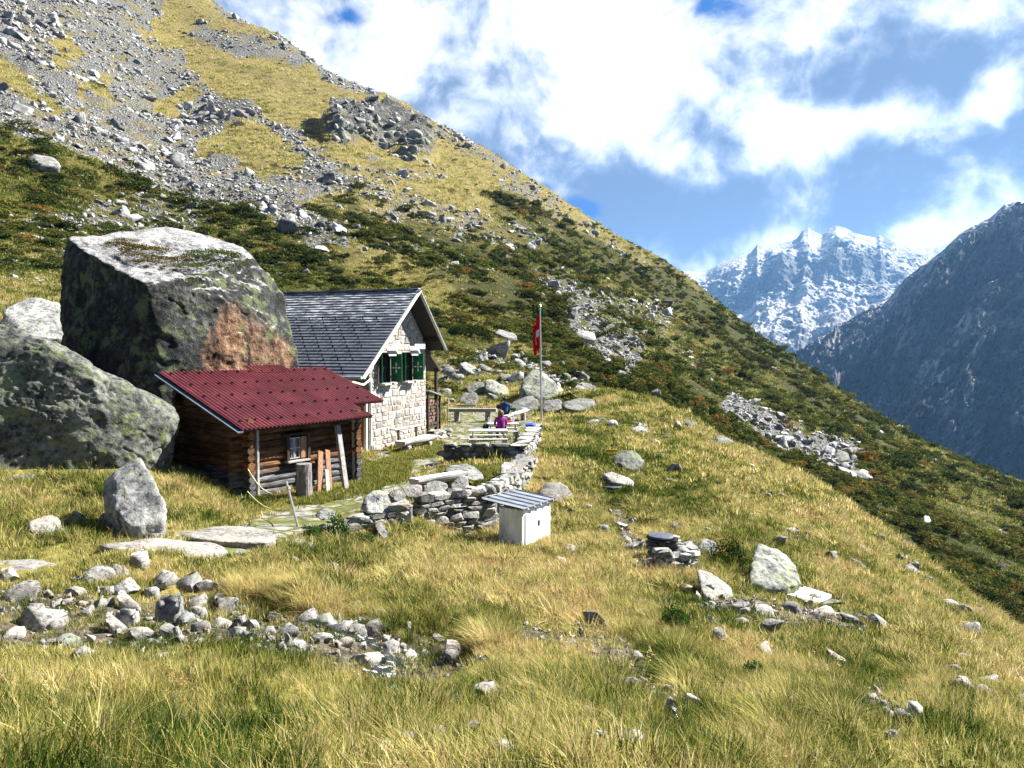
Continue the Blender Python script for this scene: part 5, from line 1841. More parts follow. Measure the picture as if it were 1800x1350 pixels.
dry_wall('few flat stones stacked under the white square cover slab', [c + Vector((-.35, -.1, 0)), c + Vector((.4, .1, 0))], [c.z - .1, c.z - .1], .1, .4, 77, M_WALL, cours=(.07, .12))
sg = P(1075, 792, 27.7)
mb = MB(75)
mb.box((0, 0, 0), (.42, .03, .09), bev=.005)
ob = mb.build('trail_sign', mat_plain('yellow_paint', (.72, .36, .02), .6, var=.1), loc=sg, )
tag(ob, 'small yellow trail sign on the lichened boulder on the slope', 'sign')
mb = MB(75)
mb.tube([P(1050, 757, 36.5) - P(1075, 760, 36), P(1100, 760, 35.5) - P(1075, 760, 36)], .05, 8, wob=.15)
ob = mb.build('pole', M_GREYWOOD, loc=P(1075, 760, 36))
tag(ob, 'thin grey wooden pole lying on the slope beside a flat grey rock', 'pole')

# ------------------------------------------------------------------ flagpole
FP = P(952, 735, 38.6)
fp = empty('flagpole', FP)
tag(fp, 'tall slim metal flagpole with a hanging red flag at the terrace edge', 'flagpole')
ht = P(948, 538, 38.6).z - FP.z
mb = MB(80)
mb.tube([(0, 0, -.3), (-.1, 0, ht)], [.05, .036], 12)
mb.build('pole', mat_plain('painted_pole', (.42, .43, .44), .4, var=.05, bump=0), fp)
mb = MB(80)
mb.tube([(-.1, 0, ht), (-.1, 0, ht + .1)], [.09, .03], 10)
mb.build('finial', M_GALV, fp)


def mat_flag():
    m, T, b = principled('red_flag_white_cross', 0.8, 0.1)
    uv = T.n('ShaderNodeUVMap', uv_map='UVMap')
    sp = T.n('ShaderNodeSeparateXYZ')
    T.link(uv.outputs[0], sp.inputs[0])
    du = T.m('ABSOLUTE', T.m('SUBTRACT', sp.outputs[0], .5))
    dv = T.m('ABSOLUTE', T.m('SUBTRACT', sp.outputs[1], .5))
    a = T.m('MULTIPLY', T.m('LESS_THAN', du, .10), T.m('LESS_THAN', dv, .32))
    c2 = T.m('MULTIPLY', T.m('LESS_THAN', dv, .10), T.m('LESS_THAN', du, .32))
    c = T.mix(T.m('MAXIMUM', a, c2), (.62, .012, .018), (.8, .8, .8))
    T.link(c, b.inputs['Base Color'])
    tr = T.n('ShaderNodeBsdfTranslucent')
    T.link(c, tr.inputs[0])
    mx = T.n('ShaderNodeMixShader')
    mx.inputs[0].default_value = .5
    out = [q for q in T.t.nodes if q.type == 'OUTPUT_MATERIAL'][0]
    T.link(b.outputs[0], mx.inputs[1])
    T.link(tr.outputs[0], mx.inputs[2])
    T.link(mx.outputs[0], out.inputs[0])
    return m


# a square flag hanging in folds from the pole
NX, NZ = 40, 40
SZ = 2.15
V, F, UV = [], [], []
for j in range(NZ + 1):
    for i in range(NX + 1):
        s, t = i / NX, j / NZ          # along the fly, up the hoist
        droop = s * 1.0
        x = -.07 - .30 * s ** .6 * (1 - .25 * math.sin(s * 9 + t * 3)) - .06 * math.sin(s * 14 + t * 2.5)
        y = .14 * math.sin(s * 11 + t * 2.0) * (.3 + s)
        z = ht - .28 - SZ * (1 - t) * .86 - droop * .95 * (0.45 + .55 * t)
        V.append((x, y, z))
        UV.append((s, t))
for j in range(NZ):
    for i in range(NX):
        k = j * (NX + 1) + i
        F.append((k, k + 1, k + NX + 2, k + NX + 1))
me = mesh_np('flag', np.array(V), np.array(F), True)
ul = me.uv_layers.new(name='UVMap')
for lp in me.loops:
    ul.data[lp.index].uv = UV[lp.vertex_index]
fl = link('flag', me, mat_flag(), fp)
sm = fl.modifiers.new('thick', 'SOLIDIFY')
sm.thickness = .004

# ------------------------------------------------------------------ log benches
def half_log(label, name, a, b, r0, mat, legs=True, back=False, up=0.0):
    """a split log, flat side up, on two stub supports"""
    a, b = Vector(a), Vector(b)
    gz = min(float(ground(a.x, a.y)[0]), float(ground(b.x, b.y)[0]))
    root = empty(name, (a.x, a.y, gz), math.atan2(b.y - a.y, b.x - a.x))
    L = (b.xy - a.xy).length
    z0, z1 = a.z - gz, b.z - gz
    tag(root, label, 'bench')
    mb = MB(90)
    n, m = 12, 10
    V, F = [], []
    for i in range(n + 1):
        t = i / n
        for k in range(m + 1):
            an = math.pi + math.pi * k / m
            rr = r0 * (1 + .05 * math.sin(t * 7 + k))
            V.append((L * t, math.cos(an) * rr, z0 + (z1 - z0) * t + math.sin(an) * rr))
    for i in range(n):
        for k in range(m):
            q = i * (m + 1) + k
            F.append((q, q + 1, q + m + 2, q + m + 1))
        F.append((i * (m + 1) + m, i * (m + 1), (i + 1) * (m + 1), (i + 1) * (m + 1) + m))
    F.append(tuple(range(m + 1))[::-1])
    F.append(tuple(n * (m + 1) + k for k in range(m + 1)))
    mb.add(V, [f[::-1] for f in F])
    mb.build('seat', mat, root)
    if legs:
        for x in (.18 * L, .82 * L):
            mb = MB(91)
            zz = z0 + (z1 - z0) * x / L - r0 * .92
            mb.box((x, 0, zz * .5 - .04), (.26 + .1 * mb.r.random(), r0 * 1.5, zz + .12), bev=.045)
            mb.build('support', M_GREYWOOD, root)
    if back:
        mb = MB(92)
        mb.bar((.0, r0 + .12, z0 + .42), (L * .86, r0 + .12, z1 + .42), .05, .28, up=(0, 1, 0), bev=.01)
        mb.build('backrest', M_GREYWOOD, root)
        for x in (.15 * L, .68 * L):
            mb = MB(93)
            mb.bar((x, r0 + .06, z0 - .2), (x, r0 + .08, z0 + .42), .07, .07)
            mb.build('post', M_DARKWOOD, root)
    return root


M_PALELOG = mat_plain('bleached_log', (.52, .51, .50), .85, var=.25, nscale=5, stretch=(.8, 5, 5), bump=.4)
half_log('split log bench with tilted grey backrest against the hut gable', 'log_bench', P(703, 776, 27.9), P(761, 764, 30.0), .24, M_PALELOG, back=True)
half_log('weathered half log lying on the terrace wall, dark end towards the shed', 'log_bench', P(727, 842, 20.3), P(815, 828, 21.8), .21, M_PALELOG)
half_log('long dark grey log bench at the far side of the paved terrace', 'log_bench', P(788, 718, 40.4), P(873, 718, 40.0), .2, M_GREYWOOD)
half_log('pale beam-like log bench at an angle, right of the person in blue', 'log_bench', P(888, 731, 37.0), P(926, 719, 40.5), .16, M_PALELOG)
mb = MB(94)
mb.bar(P(803, 713, 41.2) - P(803, 713, 41.2), P(837, 713, 41.0) - P(803, 713, 41.2), .06, .12, bev=.008)
ob = mb.build('board', M_GREYWOOD, loc=P(803, 713, 41.2))
tag(ob, 'narrow grey board lying behind the long dark log bench', 'board')
mb = MB(94)
q = P(787, 733, 36.5)
mb.tube([(0, 0, -.2), (.02, 0, P(787, 699, 36.5).z - q.z)], .03, 8)
ob = mb.build('post', M_GREYWOOD, loc=q)
tag(ob, 'thin upright post standing between the firewood store and the log bench', 'post')

# ------------------------------------------------------------------ picnic tables
def table(label, c, L, rz, seats=(-.68, .68)):
    gz = float(ground(c.x, c.y)[0])
    root = empty('picnic_table', (c.x, c.y, gz), rz)
    tag(root, label, 'picnic table')
    hgt = c.z - gz
    mb = MB(95)
    for k in range(4):
        mb.box((0, -.27 + .18 * k, hgt - .02), (L, .17, .04), bev=.005)
    mb.build('table_top', mat_plain('bleached_boards', (.5, .49, .48), .8, var=.2, nscale=4, stretch=(.8, 5, 5)), root)
    for sx in (-1, 1):
        for sy in (-.2, .2):
            mb = MB(96)
            mb.bar((sx * L * .4, sy, -.1), (sx * L * .4, sy, hgt - .042), .05, .05)
            mb.build('leg', M_GALV, root)
    for y in seats:
        mb = MB(97)
        mb.box((0, y, hgt - .3), (L * .98, .24, .04), bev=.005)
        mb.build('seat', M_PALELOG, root)
        for sx in (-1, 1):
            mb = MB(98)
            mb.bar((sx * L * .42, y, -.1), (sx * L * .42, y, hgt - .322), .04, .16)
            mb.build('seat_leg', M_GALV, root)
    mb = MB(98)
    for sx in (-1, 1):
        mb.bar((sx * L * .37, seats[0], hgt - .35), (sx * L * .37, seats[1], hgt - .35), .04, .05)
    mb.build('cross_rail', M_GALV, root)
    return root


T1 = P(858, 755.5, 29.3)
table('empty picnic table with grey benches behind the low cross wall', T1, 1.54, rad(3))
T2 = P(884, 743.5, 32.2)
table('picnic table where the person in purple sits, laid with food', T2, 1.35, rad(3))

# ------------------------------------------------------------------ people
def skin_mesh(name, verts, edges, radii, mat, parent, sub=2, root=0):
    me = bpy.data.meshes.new(name)
    bm = bmesh.new()
    lay = bm.verts.layers.skin.verify()
    vv = [bm.verts.new(v) for v in verts]
    for a, b in edges:
        bm.edges.new((vv[a], vv[b]))
    for i, v in enumerate(vv):
        rr = radii[i]
        v[lay].radius = rr if hasattr(rr, '__len__') else (rr, rr)
        v[lay].use_root = (i == root)
    bm.to_mesh(me)
    bm.free()
    o = link(name, me, mat, parent)
    o.modifiers.new('skin', 'SKIN').use_smooth_shade = True
    s = o.modifiers.new('sub', 'SUBSURF')
    s.levels = s.render_levels = sub
    return o


M_SKIN = mat_plain('skin', (.50, .27, .18), .6, var=.08, bump=0)


def person(label, loc, rz, jacket, trousers, hair, long_hair, arm_fwd=.36, lean=.06):
    root = empty('person', loc, rz)
    tag(root, label, 'person')
    J = [(0, 0, .09), (0, .0, .24), (0, lean * .5, .38), (0, lean, .52), (0, lean + .02, .60), (0, lean + .04, .66), (0, lean + .05, .74), (0, lean + .05, .82)]
    R = [(.14, .11), (.12, .09), (.125, .095), (.12, .08), (.055, .055), (.055, .055), (.085, .10), (.07, .085)]
    E = [(i, i + 1) for i in range(7)]
    nose = len(J)
    J += [(0, lean + .16, .735)]
    R += [.012]
    E += [(6, nose)]
    for sx in (-1, 1):
        k = len(J)
        J += [(sx * .10, .08, .08), (sx * .12, .44, .07), (sx * .12, .42, -.36), (sx * .12, .52, -.42)]
        R += [.085, .062, .042, .035]
        E += [(0, k), (k, k + 1), (k + 1, k + 2), (k + 2, k + 3)]
        k = len(J)
        J += [(sx * .19, lean, .53), (sx * .25, lean + .10, .30), (sx * .15, arm_fwd - .02, .255), (sx * .14, arm_fwd + .05, .255)]
        R += [.04, .038, .03, (.035, .018)]
        E += [(3, k), (k, k + 1), (k + 1, k + 2), (k + 2, k + 3)]
        for f, (dx, ln) in enumerate(((-.028, .05), (-.01, .065), (.008, .06), (.026, .045))):
            q = len(J)
            J += [(sx * (.14 + dx), arm_fwd + .05 + ln * .5, .25), (sx * (.14 + dx * 1.1), arm_fwd + .05 + ln, .235)]
            R += [.009, .008]
            E += [(k + 3, q), (q, q + 1)]
        q = len(J)
        J += [(sx * .10, arm_fwd + .03, .25), (sx * .085, arm_fwd + .06, .24)]
        R += [.011, .009]
        E += [(k + 2, q), (q, q + 1)]
    skin_mesh('body', J, E, R, M_SKIN, root)
    mj = mat_plain('jacket_cloth', jacket, .75, var=.12, nscale=8, bump=.3)
    JJ = [(0, 0, .02), (0, -.01, .22), (0, lean * .5 - .01, .38), (0, lean, .535), (0, lean + .02, .615)]
    RJ = [(.19, .15), (.18, .14), (.185, .14), (.17, .125), (.08, .08)]
    EJ = [(i, i + 1) for i in range(4)]
    for sx in (-1, 1):
        k = len(JJ)
        JJ += [(sx * .195, lean, .535), (sx * .26, lean + .10, .30), (sx * .155, arm_fwd - .04, .258)]
        RJ += [.075, .06, .045]
        EJ += [(3, k), (k, k + 1), (k + 1, k + 2)]
    skin_mesh('jacket', JJ, EJ, RJ, mj, root)
    mt = mat_plain('trouser_cloth', trousers, .85, var=.15)
    JT, RT_, ET_ = [(0, 0, .10)], [(.17, .14)], []
    for sx in (-1, 1):
        k = len(JT)
        JT += [(sx * .10, .08, .085), (sx * .12, .45, .07), (sx * .12, .42, -.33)]
        RT_ += [.10, .078, .062]
        ET_ += [(0, k), (k, k + 1), (k + 1, k + 2)]
    skin_mesh('trousers', JT, ET_, RT_, mt, root)
    for sx in (-1, 1):
        mb = MB(99)
        mb.box((sx * .12, .47, -.42), (.09, .25, .09), bev=.03)
        mb.build('shoe', M_BLACK, root)
        mb = MB(99)
        v, f = get_ico(1)
        mb.add(v * .011 + np.array((sx * .032, lean + .142, .755)), f)
        mb.build('eye', M_BLACK, root)
    mb = MB(99)
    mb.box((0, lean + .143, .695), (.045, .01, .01))
    mb.build('mouth', mat_plain('lips', (.35, .1, .09), .5), root)
    v, f = get_ico(3)
    hv = v * np.array((.115, .125, .115)) + np.array((0, lean + .02, .785))
    if long_hair:
        low = v[:, 2] < .1
        hv[:, 2] = np.where(low, hv[:, 2] + (v[:, 2] - .1) * .16, hv[:, 2])
        hv[:, 0] *= np.where(low, 1 + (.1 - v[:, 2]) * .35, 1)
        hv[:, 1] = np.minimum(hv[:, 1], lean + .05 + .06 * np.clip(v[:, 2], 0, 1))
    else:
        hv[:, 1] = np.where(v[:, 2] < .2, np.minimum(hv[:, 1], lean + .05), hv[:, 1])
        hv[:, 2] = np.maximum(hv[:, 2], .72)
    hv += (v * (fbm(v * 4.5 + 3, 3, .6) * (.045 if long_hair else .02))[:, None])
    me = mesh_np('hair', hv, f, True)
    link('hair', me, mat_plain('hair_' + ('light' if long_hair else 'dark'), hair, .6, var=.4, nscale=14, stretch=(3, 3, 1)), root)
    return root


SEATZ = T2.z - .28
person('person with long wavy hair in a purple jacket, back turned, at the picnic table', Vector((P(880.5, 745, 31.5).x, 31.5, SEATZ)), rad(6), (.30, .018, .25), (.03, .03, .04), (.25, .12, .07), True)
pb = P(887, 735, 37.6)
person('person with short dark hair in a dark blue jacket sitting on the far log bench', Vector((pb.x, 37.7, P(887, 728, 37.7).z - .02)), rad(-8), (.022, .05, .16), (.02, .02, .025), (.02, .015, .012), False)


# ---- their things
def bag(label, c, s, col, cat='backpack', name='backpack', extra=None):
    root = empty(name, c)
    tag(root, label, cat)
    v, f = rock_np(int(abs(c[0] * 100)) + 3, 3, 5, .75, .95, .03)
    v = np.sign(v) * np.abs(v) ** .8
    mb = MB(100)
    mb.add(v * np.array(s) / 2 + np.array((0, 0, s[2] / 2)), f, tint=.5)
    mb.build('body', mat_plain(name + '_cloth', col, .7, var=.2, bump=.3), root, True)
    if extra:
        mb = MB(100)
        for sx in (-1, 1):
            mb.tube([(sx * s[0] * .28, -s[1] * .42, s[2] * .12), (sx * s[0] * .3, -s[1] * .62, s[2] * .5), (sx * s[0] * .24, -s[1] * .4, s[2] * .9)], .022, 6)
        mb.build('strap', M_BLACK, root)
        mb = MB(100)
        mb.box((0, -s[1] * .47, s[2] * .35), (s[0] * .7, s[1] * .25, s[2] * .4), bev=.03)
        mb.build('pocket', mat_plain('dark_pocket', (.012, .014, .02), .7), root)
    return root


bag('blue and black backpack on the bench, left of the person in purple', Vector((P(854, 750, 31.5).x, 31.5, SEATZ)), (.30, .24, .33), (.05, .14, .28), extra=True)
bag('red bag on the far log bench, left of the person in blue', P(876.5, 718.5, 38.6), (.34, .25, .3), (.55, .02, .03), 'bag', 'bag', extra=True)
bag('blue sack draped over the far end of the parapet wall', P(932, 752, 31.6), (.55, .35, .2), (.008, .06, .42), 'sack', 'sack')
bag('dark green jacket heaped on the pale log bench, right of the person in blue', P(902, 722, 38.3), (.45, .3, .16), (.02, .09, .05), 'jacket', 'jacket')
bag('pale blue towel heaped on the log bench beside the dark green jacket', P(896, 719, 38.8), (.32, .28, .26), (.4, .5, .58), 'towel', 'towel')
bag('red lunch pouch on the picnic table, right of the person in purple', Vector((P(895, 743, 32.3).x, 32.3, T2.z + .01)), (.24, .16, .08), (.6, .04, .02), 'pouch', 'pouch')
bag('crumpled white paper bag standing on the picnic table', Vector((P(902, 742, 32.5).x, 32.5, T2.z + .01)), (.16, .14, .24), (.75, .75, .76), 'paper bag', 'paper_bag')
bo = empty('bottle', Vector((P(858, 742, 32.4).x, 32.4, T2.z + .01)))
tag(bo, 'tall grey drinking bottle on the picnic table, above the backpack', 'bottle')
mb = MB(101)
mb.tube([(0, 0, 0), (0, 0, .2), (0, 0, .24)], [.042, .042, .028], 12)
mb.build('body', mat_plain('grey_bottle', (.3, .27, .25), .4, bump=0), bo)
mb = MB(101)
mb.tube([(0, 0, .24), (0, 0, .285)], .03, 12)
mb.build('cap', M_BLACK, bo)
# ------------------------------------------------------------------ loose rocks
PROTO = []
for i in range(12):
    v, f = rock_np(900 + i, 3, 11 if i % 3 else 8, .5, .92, .06)
    me = mesh_np('boulder', v, f[:, ::1], False)
    PROTO.append(me)
RNG = np.random.RandomState(12)
RR = random.Random(77)


def proto_for(mat, cache={}):
    k = mat.name
    if k not in cache:
        L = []
        for m in PROTO:
            c = m.copy()
            c.materials.append(mat)
            L.append(c)
        cache[k] = L
    return cache[k]


PLACED = []


def put_rock(px, py, wpx, hpx, mat, label, group, name='boulder', y0=None, sink=.45, depth=None, cat='boulder'):
    g = gpos(px, py + hpx * .25, y0)
    d = g.y
    w, h = wpx / FPX * d, hpx / FPX * d
    me = RR.choice(proto_for(mat))
    o = link(name, me, None)
    o.scale = (w / 2, w / 2 * RR.uniform(.7, 1.1), max(h / 2, .25 * w) * (1 + sink * .5))
    o.location = (g.x, g.y + w * .15, g.z + h * (.5 - sink))
    o.rotation_euler = (RR.uniform(-.25, .25), RR.uniform(-.3, .3), RR.uniform(-.7, .7) if RR.random() < .6 else RR.uniform(2.5, 3.9))
    tag(o, label, cat, group)
    PLACED.append((g.x, g.y, w * .5))
    return o


# stones of the dry stream bed, the larger ones where the photograph has them
SL, SG = 'pale broken stone in the dry stream bed below the path slabs', 'stones of the stream bed'
STREAM = [(30, 1040, 70, 45), (10, 1010, 40, 40), (70, 1088, 72, 48), (115, 1125, 66, 40), (100, 1060, 36, 26), (52, 1035, 30, 24), (165, 1010, 72, 36), (205, 1000, 36, 40), (215, 1030, 48, 34), (250, 990, 40, 40), (285, 1020, 54, 40),
          (225, 1065, 60, 42), (290, 1075, 74, 66), (215, 1090, 64, 46), (205, 1105, 58, 36), (250, 1115, 50, 30), (320, 1090, 50, 34), (300, 1115, 44, 26), (345, 1080, 44, 30), (355, 1105, 40, 24), (385, 1095, 44, 32), (400, 1065, 56, 40), (420, 1090, 36, 26),
          (330, 1025, 48, 34), (365, 1030, 40, 30), (345, 1060, 36, 26), (440, 1100, 40, 24), (415, 1112, 34, 22), (470, 1108, 36, 24), (505, 1110, 40, 24), (540, 1085, 46, 26), (570, 1095, 50, 30), (585, 1110, 40, 24), (560, 1120, 44, 22), (605, 1100, 30, 24), (625, 1110, 36, 26),
          (655, 1105, 46, 30), (520, 1130, 40, 20), (600, 1130, 36, 18), (690, 1140, 40, 30), (720, 1150, 34, 20), (640, 1160, 60, 26), (60, 1070, 34, 24), (150, 1075, 34, 24), (180, 1060, 36, 26), (130, 1040, 30, 22), (265, 1045, 36, 26), (190, 1040, 36, 24), (380, 1050, 34, 24), (480, 1085, 34, 22), (140, 1150, 44, 24), (20, 1110, 50, 28), (-40, 1060, 70, 50)]
for (px, py, w, h) in STREAM:
    dark = RR.random() < .2
    put_rock(px, py, w, h, M_GREY if dark else M_PALE, SL if not dark else 'dark grey stone among the pale ones of the dry stream bed', SG if not dark else 'dark stones of the stream bed', 'stone', y0=4.5, cat='stone')
for k in range(60):
    t = RR.random()
    px = -60 + 800 * t
    py = 1075 + 55 * max(0, t - .3) + RR.uniform(-45, 40)
    put_rock(px, py, RR.uniform(10, 26), RR.uniform(9, 18), M_PALE, SL, SG, 'stone', y0=4.5, cat='stone')
for (px, py, w, h) in [(1005, 965, 46, 18), (985, 985, 40, 16), (1090, 925, 30, 14), (1085, 905, 24, 12), (1100, 950, 28, 14), (1205, 960, 30, 22), (1115, 965, 40, 24), (1300, 1070, 40, 18), (1340, 1075, 56, 20), (1395, 1070, 44, 24), (1450, 1075, 60, 24), (1500, 1092, 40, 14), (1420, 1060, 30, 20),
                       (1310, 1120, 24, 14), (1480, 1165, 46, 30), (1345, 1140, 50, 22), (1300, 1095, 30, 16), (1260, 1100, 30, 12), (1700, 1200, 50, 24), (1780, 1190, 60, 26), (1550, 1240, 30, 20), (1560, 1265, 24, 18), (1535, 1225, 22, 16), (1600, 1310, 60, 22), (1180, 1265, 30, 50), (1150, 1225, 24, 14)]:
    put_rock(px, py, w, h, M_PALE, 'pale stone showing through the dry grass of the near right slope', 'stones in the grass of the near slope', 'stone', y0=4.5, cat='stone')
for (px, py, w, h) in [(1125, 748, 30, 12), (1040, 745, 34, 12), (1060, 740, 26, 10), (1175, 845, 18, 10), (1240, 840, 16, 16), (1265, 850, 10, 12), (1185, 825, 14, 10), (1350, 870, 26, 14), (1375, 872, 30, 16), (1395, 885, 24, 16), (1310, 840, 14, 8), (1390, 935, 26, 16), (1400, 945, 16, 12), (1420, 940, 14, 14), (1448, 890, 14, 10), (1460, 905, 12, 10),
                       (1510, 990, 24, 14), (1580, 980, 26, 16), (1550, 945, 22, 12), (1600, 1000, 30, 16), (1630, 1020, 24, 12), (1690, 1050, 26, 14), (1720, 1075, 24, 14), (1640, 1055, 30, 12), (1210, 790, 14, 8), (1160, 800, 18, 8), (1170, 770, 22, 8), (1150, 780, 26, 8), (1100, 780, 14, 6), (1330, 905, 16, 8), (1290, 800, 14, 6)]:
    put_rock(px, py, w, h, M_GREY, 'small grey rock half sunk in grass on the near right slope', 'rocks in the grass of the near slope', 'stone', y0=17, cat='stone')
for k in range(48):
    px = RR.uniform(1000, 1800)
    lo = np.interp(px, [1060, 1150, 1230, 1340, 1440, 1550, 1620, 1700, 1800], [700, 716, 755, 816, 872, 946, 1002, 1056, 1128])
    py = lo + (1340 - lo) * RR.random() ** 1.3
    w = RR.uniform(14, 40) * (1.25 if py > 1050 else .85)
    put_rock(px, py, w, w * RR.uniform(.5, .8), M_PALE if RR.random() < .7 else M_GREY, 'pale stone showing through the dry grass of the near right slope', 'stones in the grass of the near slope', 'stone', y0=3.6, cat='stone', sink=.12)
for k in range(16):
    px, py = RR.uniform(250, 1250), RR.uniform(1190, 1340)
    w = RR.uniform(22, 60)
    put_rock(px, py, w, w * RR.uniform(.5, .75), M_PALE, 'pale stone half hidden by grass in the foreground meadow', 'stones in the foreground grass', 'stone', y0=2.6, cat='stone', sink=.1)
# boulders beyond the terrace
for (px, py, w, h) in [(790, 655, 36, 24), (775, 668, 30, 22), (800, 665, 30, 20), (835, 655, 26, 18), (850, 645, 30, 14), (875, 655, 30, 18), (890, 665, 36, 18), (905, 640, 26, 18), (870, 700, 26, 18), (855, 700, 22, 16), (780, 690, 30, 18), (790, 705, 24, 12), (990, 660, 26, 14), (1000, 672, 18, 14), (960, 640, 30, 12), (985, 640, 18, 14), (830, 637, 22, 10), (905, 630, 20, 22), (915, 620, 16, 14), (1040, 680, 18, 10), (1060, 690, 16, 8), (785, 645, 20, 12), (920, 725, 22, 10), (960, 735, 22, 10), (930, 712, 24, 10), (840, 668, 18, 12), (820, 650, 20, 12), (770, 650, 16, 10)]:
    put_rock(px, py, w, h, M_GREY if RR.random() < .6 else M_GREEN, 'grey lichened boulder in the jumble between the terrace and the heath slope', 'boulders beyond the terrace', y0=44)
# rock debris on the far slope
HL, HG = 'grey boulder of the rock debris strewn over the heath slope behind the hut', 'boulders on the heath slope'
for k in range(92):
    ln, w0, sp = RR.choice([([(970, 500), (1010, 540), (1040, 590), (1100, 625)], 14, 22), ([(1000, 520), (1090, 545), (1150, 550)], 10, 14), ([(80, 385), (170, 365), (250, 380), (420, 335)], 13, 30), ([(420, 340), (530, 390), (600, 420)], 10, 20), ([(780, 380), (850, 400), (890, 440)], 12, 20), ([(0, 510), (60, 525), (110, 540)], 26, 18), ([(640, 540), (760, 560), (880, 470)], 9, 60), ([(1100, 560), (1180, 620), (1210, 640)], 8, 25), ([(540, 500), (480, 490), (510, 480)], 16, 14), ([(30, 480), (60, 430), (20, 400)], 16, 40)])
    i = RR.randrange(len(ln) - 1)
    t = RR.random()
    px = ln[i][0] + (ln[i + 1][0] - ln[i][0]) * t + RR.gauss(0, sp)
    py = ln[i][1] + (ln[i + 1][1] - ln[i][1]) * t + RR.gauss(0, sp * .5)
    w = w0 * RR.uniform(.5, 1.35)
    put_rock(px, py, w, w * RR.uniform(.45, .8), M_GREYI, HL, HG, y0=55)
for k in range(60):
    t = RR.random()
    px, py = 1285 + 205 * t + RR.gauss(0, 8), 720 + 90 * t + RR.gauss(0, 7)
    w = RR.uniform(8, 20)
    put_rock(px, py, w, w * RR.uniform(.5, .8), M_GREYI, 'grey block in the narrow strip of rubble running down the right-hand heath', 'rubble strip blocks', y0=60)
CL = 'dark broken block of the crag that juts from the grass high on the ridge slope'
for k in range(46):
    t = RR.random()
    px, py = 590 + 160 * t + RR.gauss(0, 6), 228 + 34 * t * t + RR.gauss(0, 13)
    w = RR.uniform(12, 30)
    put_rock(px, py, w, w * RR.uniform(.5, .9), M_GREYI if RR.random() < .45 else M_GREEN, CL, 'crag blocks', y0=120)
for k in range(12):
    put_rock(355 + RR.uniform(0, 75), 200 + RR.uniform(-10, 18), RR.uniform(14, 30), RR.uniform(10, 20), M_PALE, 'pale block of the small white outcrop in the middle of the scree', 'white outcrop blocks', y0=100)
for k in range(30):
    px = RR.choice((RR.uniform(0, 330), RR.uniform(0, 330), RR.uniform(330, 560)))
    py = RR.uniform(20, 240) if px < 330 else RR.uniform(210, 380)
    put_rock(px, py, RR.uniform(8, 15), RR.uniform(6, 11), M_GREYI, 'large angular boulder among the smaller rubble of the big scree field', 'scree boulders', y0=70)

# ------------------------------------------------------------------ instancing (only for what cannot be counted)
def gn_instances(name, pts, rots, scales, tints, idx, protos, mat_list=None):
    me = bpy.data.meshes.new(name)
    n = len(pts)
    me.vertices.add(n)
    me.vertices.foreach_set('co', np.asarray(pts, dtype=np.float32).ravel())
    a = me.attributes.new('rot', 'FLOAT_VECTOR', 'POINT')
    a.data.foreach_set('vector', np.asarray(rots, dtype=np.float32).ravel())
    a = me.attributes.new('scl', 'FLOAT_VECTOR', 'POINT')
    a.data.foreach_set('vector', np.asarray(scales, dtype=np.float32).ravel())
    fattr(me, 'tint', tints)
    a = me.attributes.new('pick', 'INT', 'POINT')
    a.data.foreach_set('value', np.asarray(idx, dtype=np.int32))
    o = link(name, me)
    col = bpy.data.collections.new(name + '_kinds')
    for p in protos:
        col.objects.link(p)
    t = bpy.data.node_groups.new(name, 'GeometryNodeTree')
    t.interface.new_socket('Geometry', in_out='INPUT', socket_type='NodeSocketGeometry')
    t.interface.new_socket('Geometry', in_out='OUTPUT', socket_type='NodeSocketGeometry')
    N = t.nodes.new
    i_, o_ = N('NodeGroupInput'), N('NodeGroupOutput')
    ci = N('GeometryNodeCollectionInfo')
    ci.inputs['Collection'].default_value = col
    ci.inputs['Separate Children'].default_value = True
    ci.inputs['Reset Children'].default_value = True
    ip = N('GeometryNodeInstanceOnPoints')
    ip.inputs['Pick Instance'].default_value = True

    def na(nm, ty):
        q = N('GeometryNodeInputNamedAttribute')
        q.data_type = ty
        q.inputs['Name'].default_value = nm
        return q.outputs['Attribute']
    e2r = N('FunctionNodeEulerToRotation')
    L = t.links.new
    L(na('rot', 'FLOAT_VECTOR'), e2r.inputs[0])
    m2p = N('GeometryNodeMeshToPoints')
    L(i_.outputs[0], m2p.inputs[0])
    L(m2p.outputs[0], ip.inputs['Points'])
    L(ci.outputs[0], ip.inputs['Instance'])
    L(na('pick', 'INT'), ip.inputs['Instance Index'])
    L(e2r.outputs[0], ip.inputs['Rotation'])
    L(na('scl', 'FLOAT_VECTOR'), ip.inputs['Scale'])
    L(ip.outputs[0], o_.inputs[0])
    md = o.modifiers.new('scatter', 'NODES')
    md.node_group = t
    tag(o, kind='stuff')
    return o


def kinds(name, meshes, mat):
    L = []
    for i, me in enumerate(meshes):
        if mat is not None and len(me.materials) == 0:
            me.materials.append(mat)
        L.append(bpy.data.objects.new('%s_%02d' % (name, i), me))
    return L


def sample(n, y0, y1, umax=.74):
    R = np.sqrt(RNG.uniform((y0 + OFF) ** 2, (y1 + OFF) ** 2, n))
    u = RNG.uniform(-umax, umax, n)
    x, y = u * R, R - OFF
    z = ground(x, y)
    px, py = project(x, y, z)
    ok = (px > -160) & (px < 1960) & (py < 1560) & (py > -60)
    return x[ok], y[ok], z[ok], px[ok], py[ok]


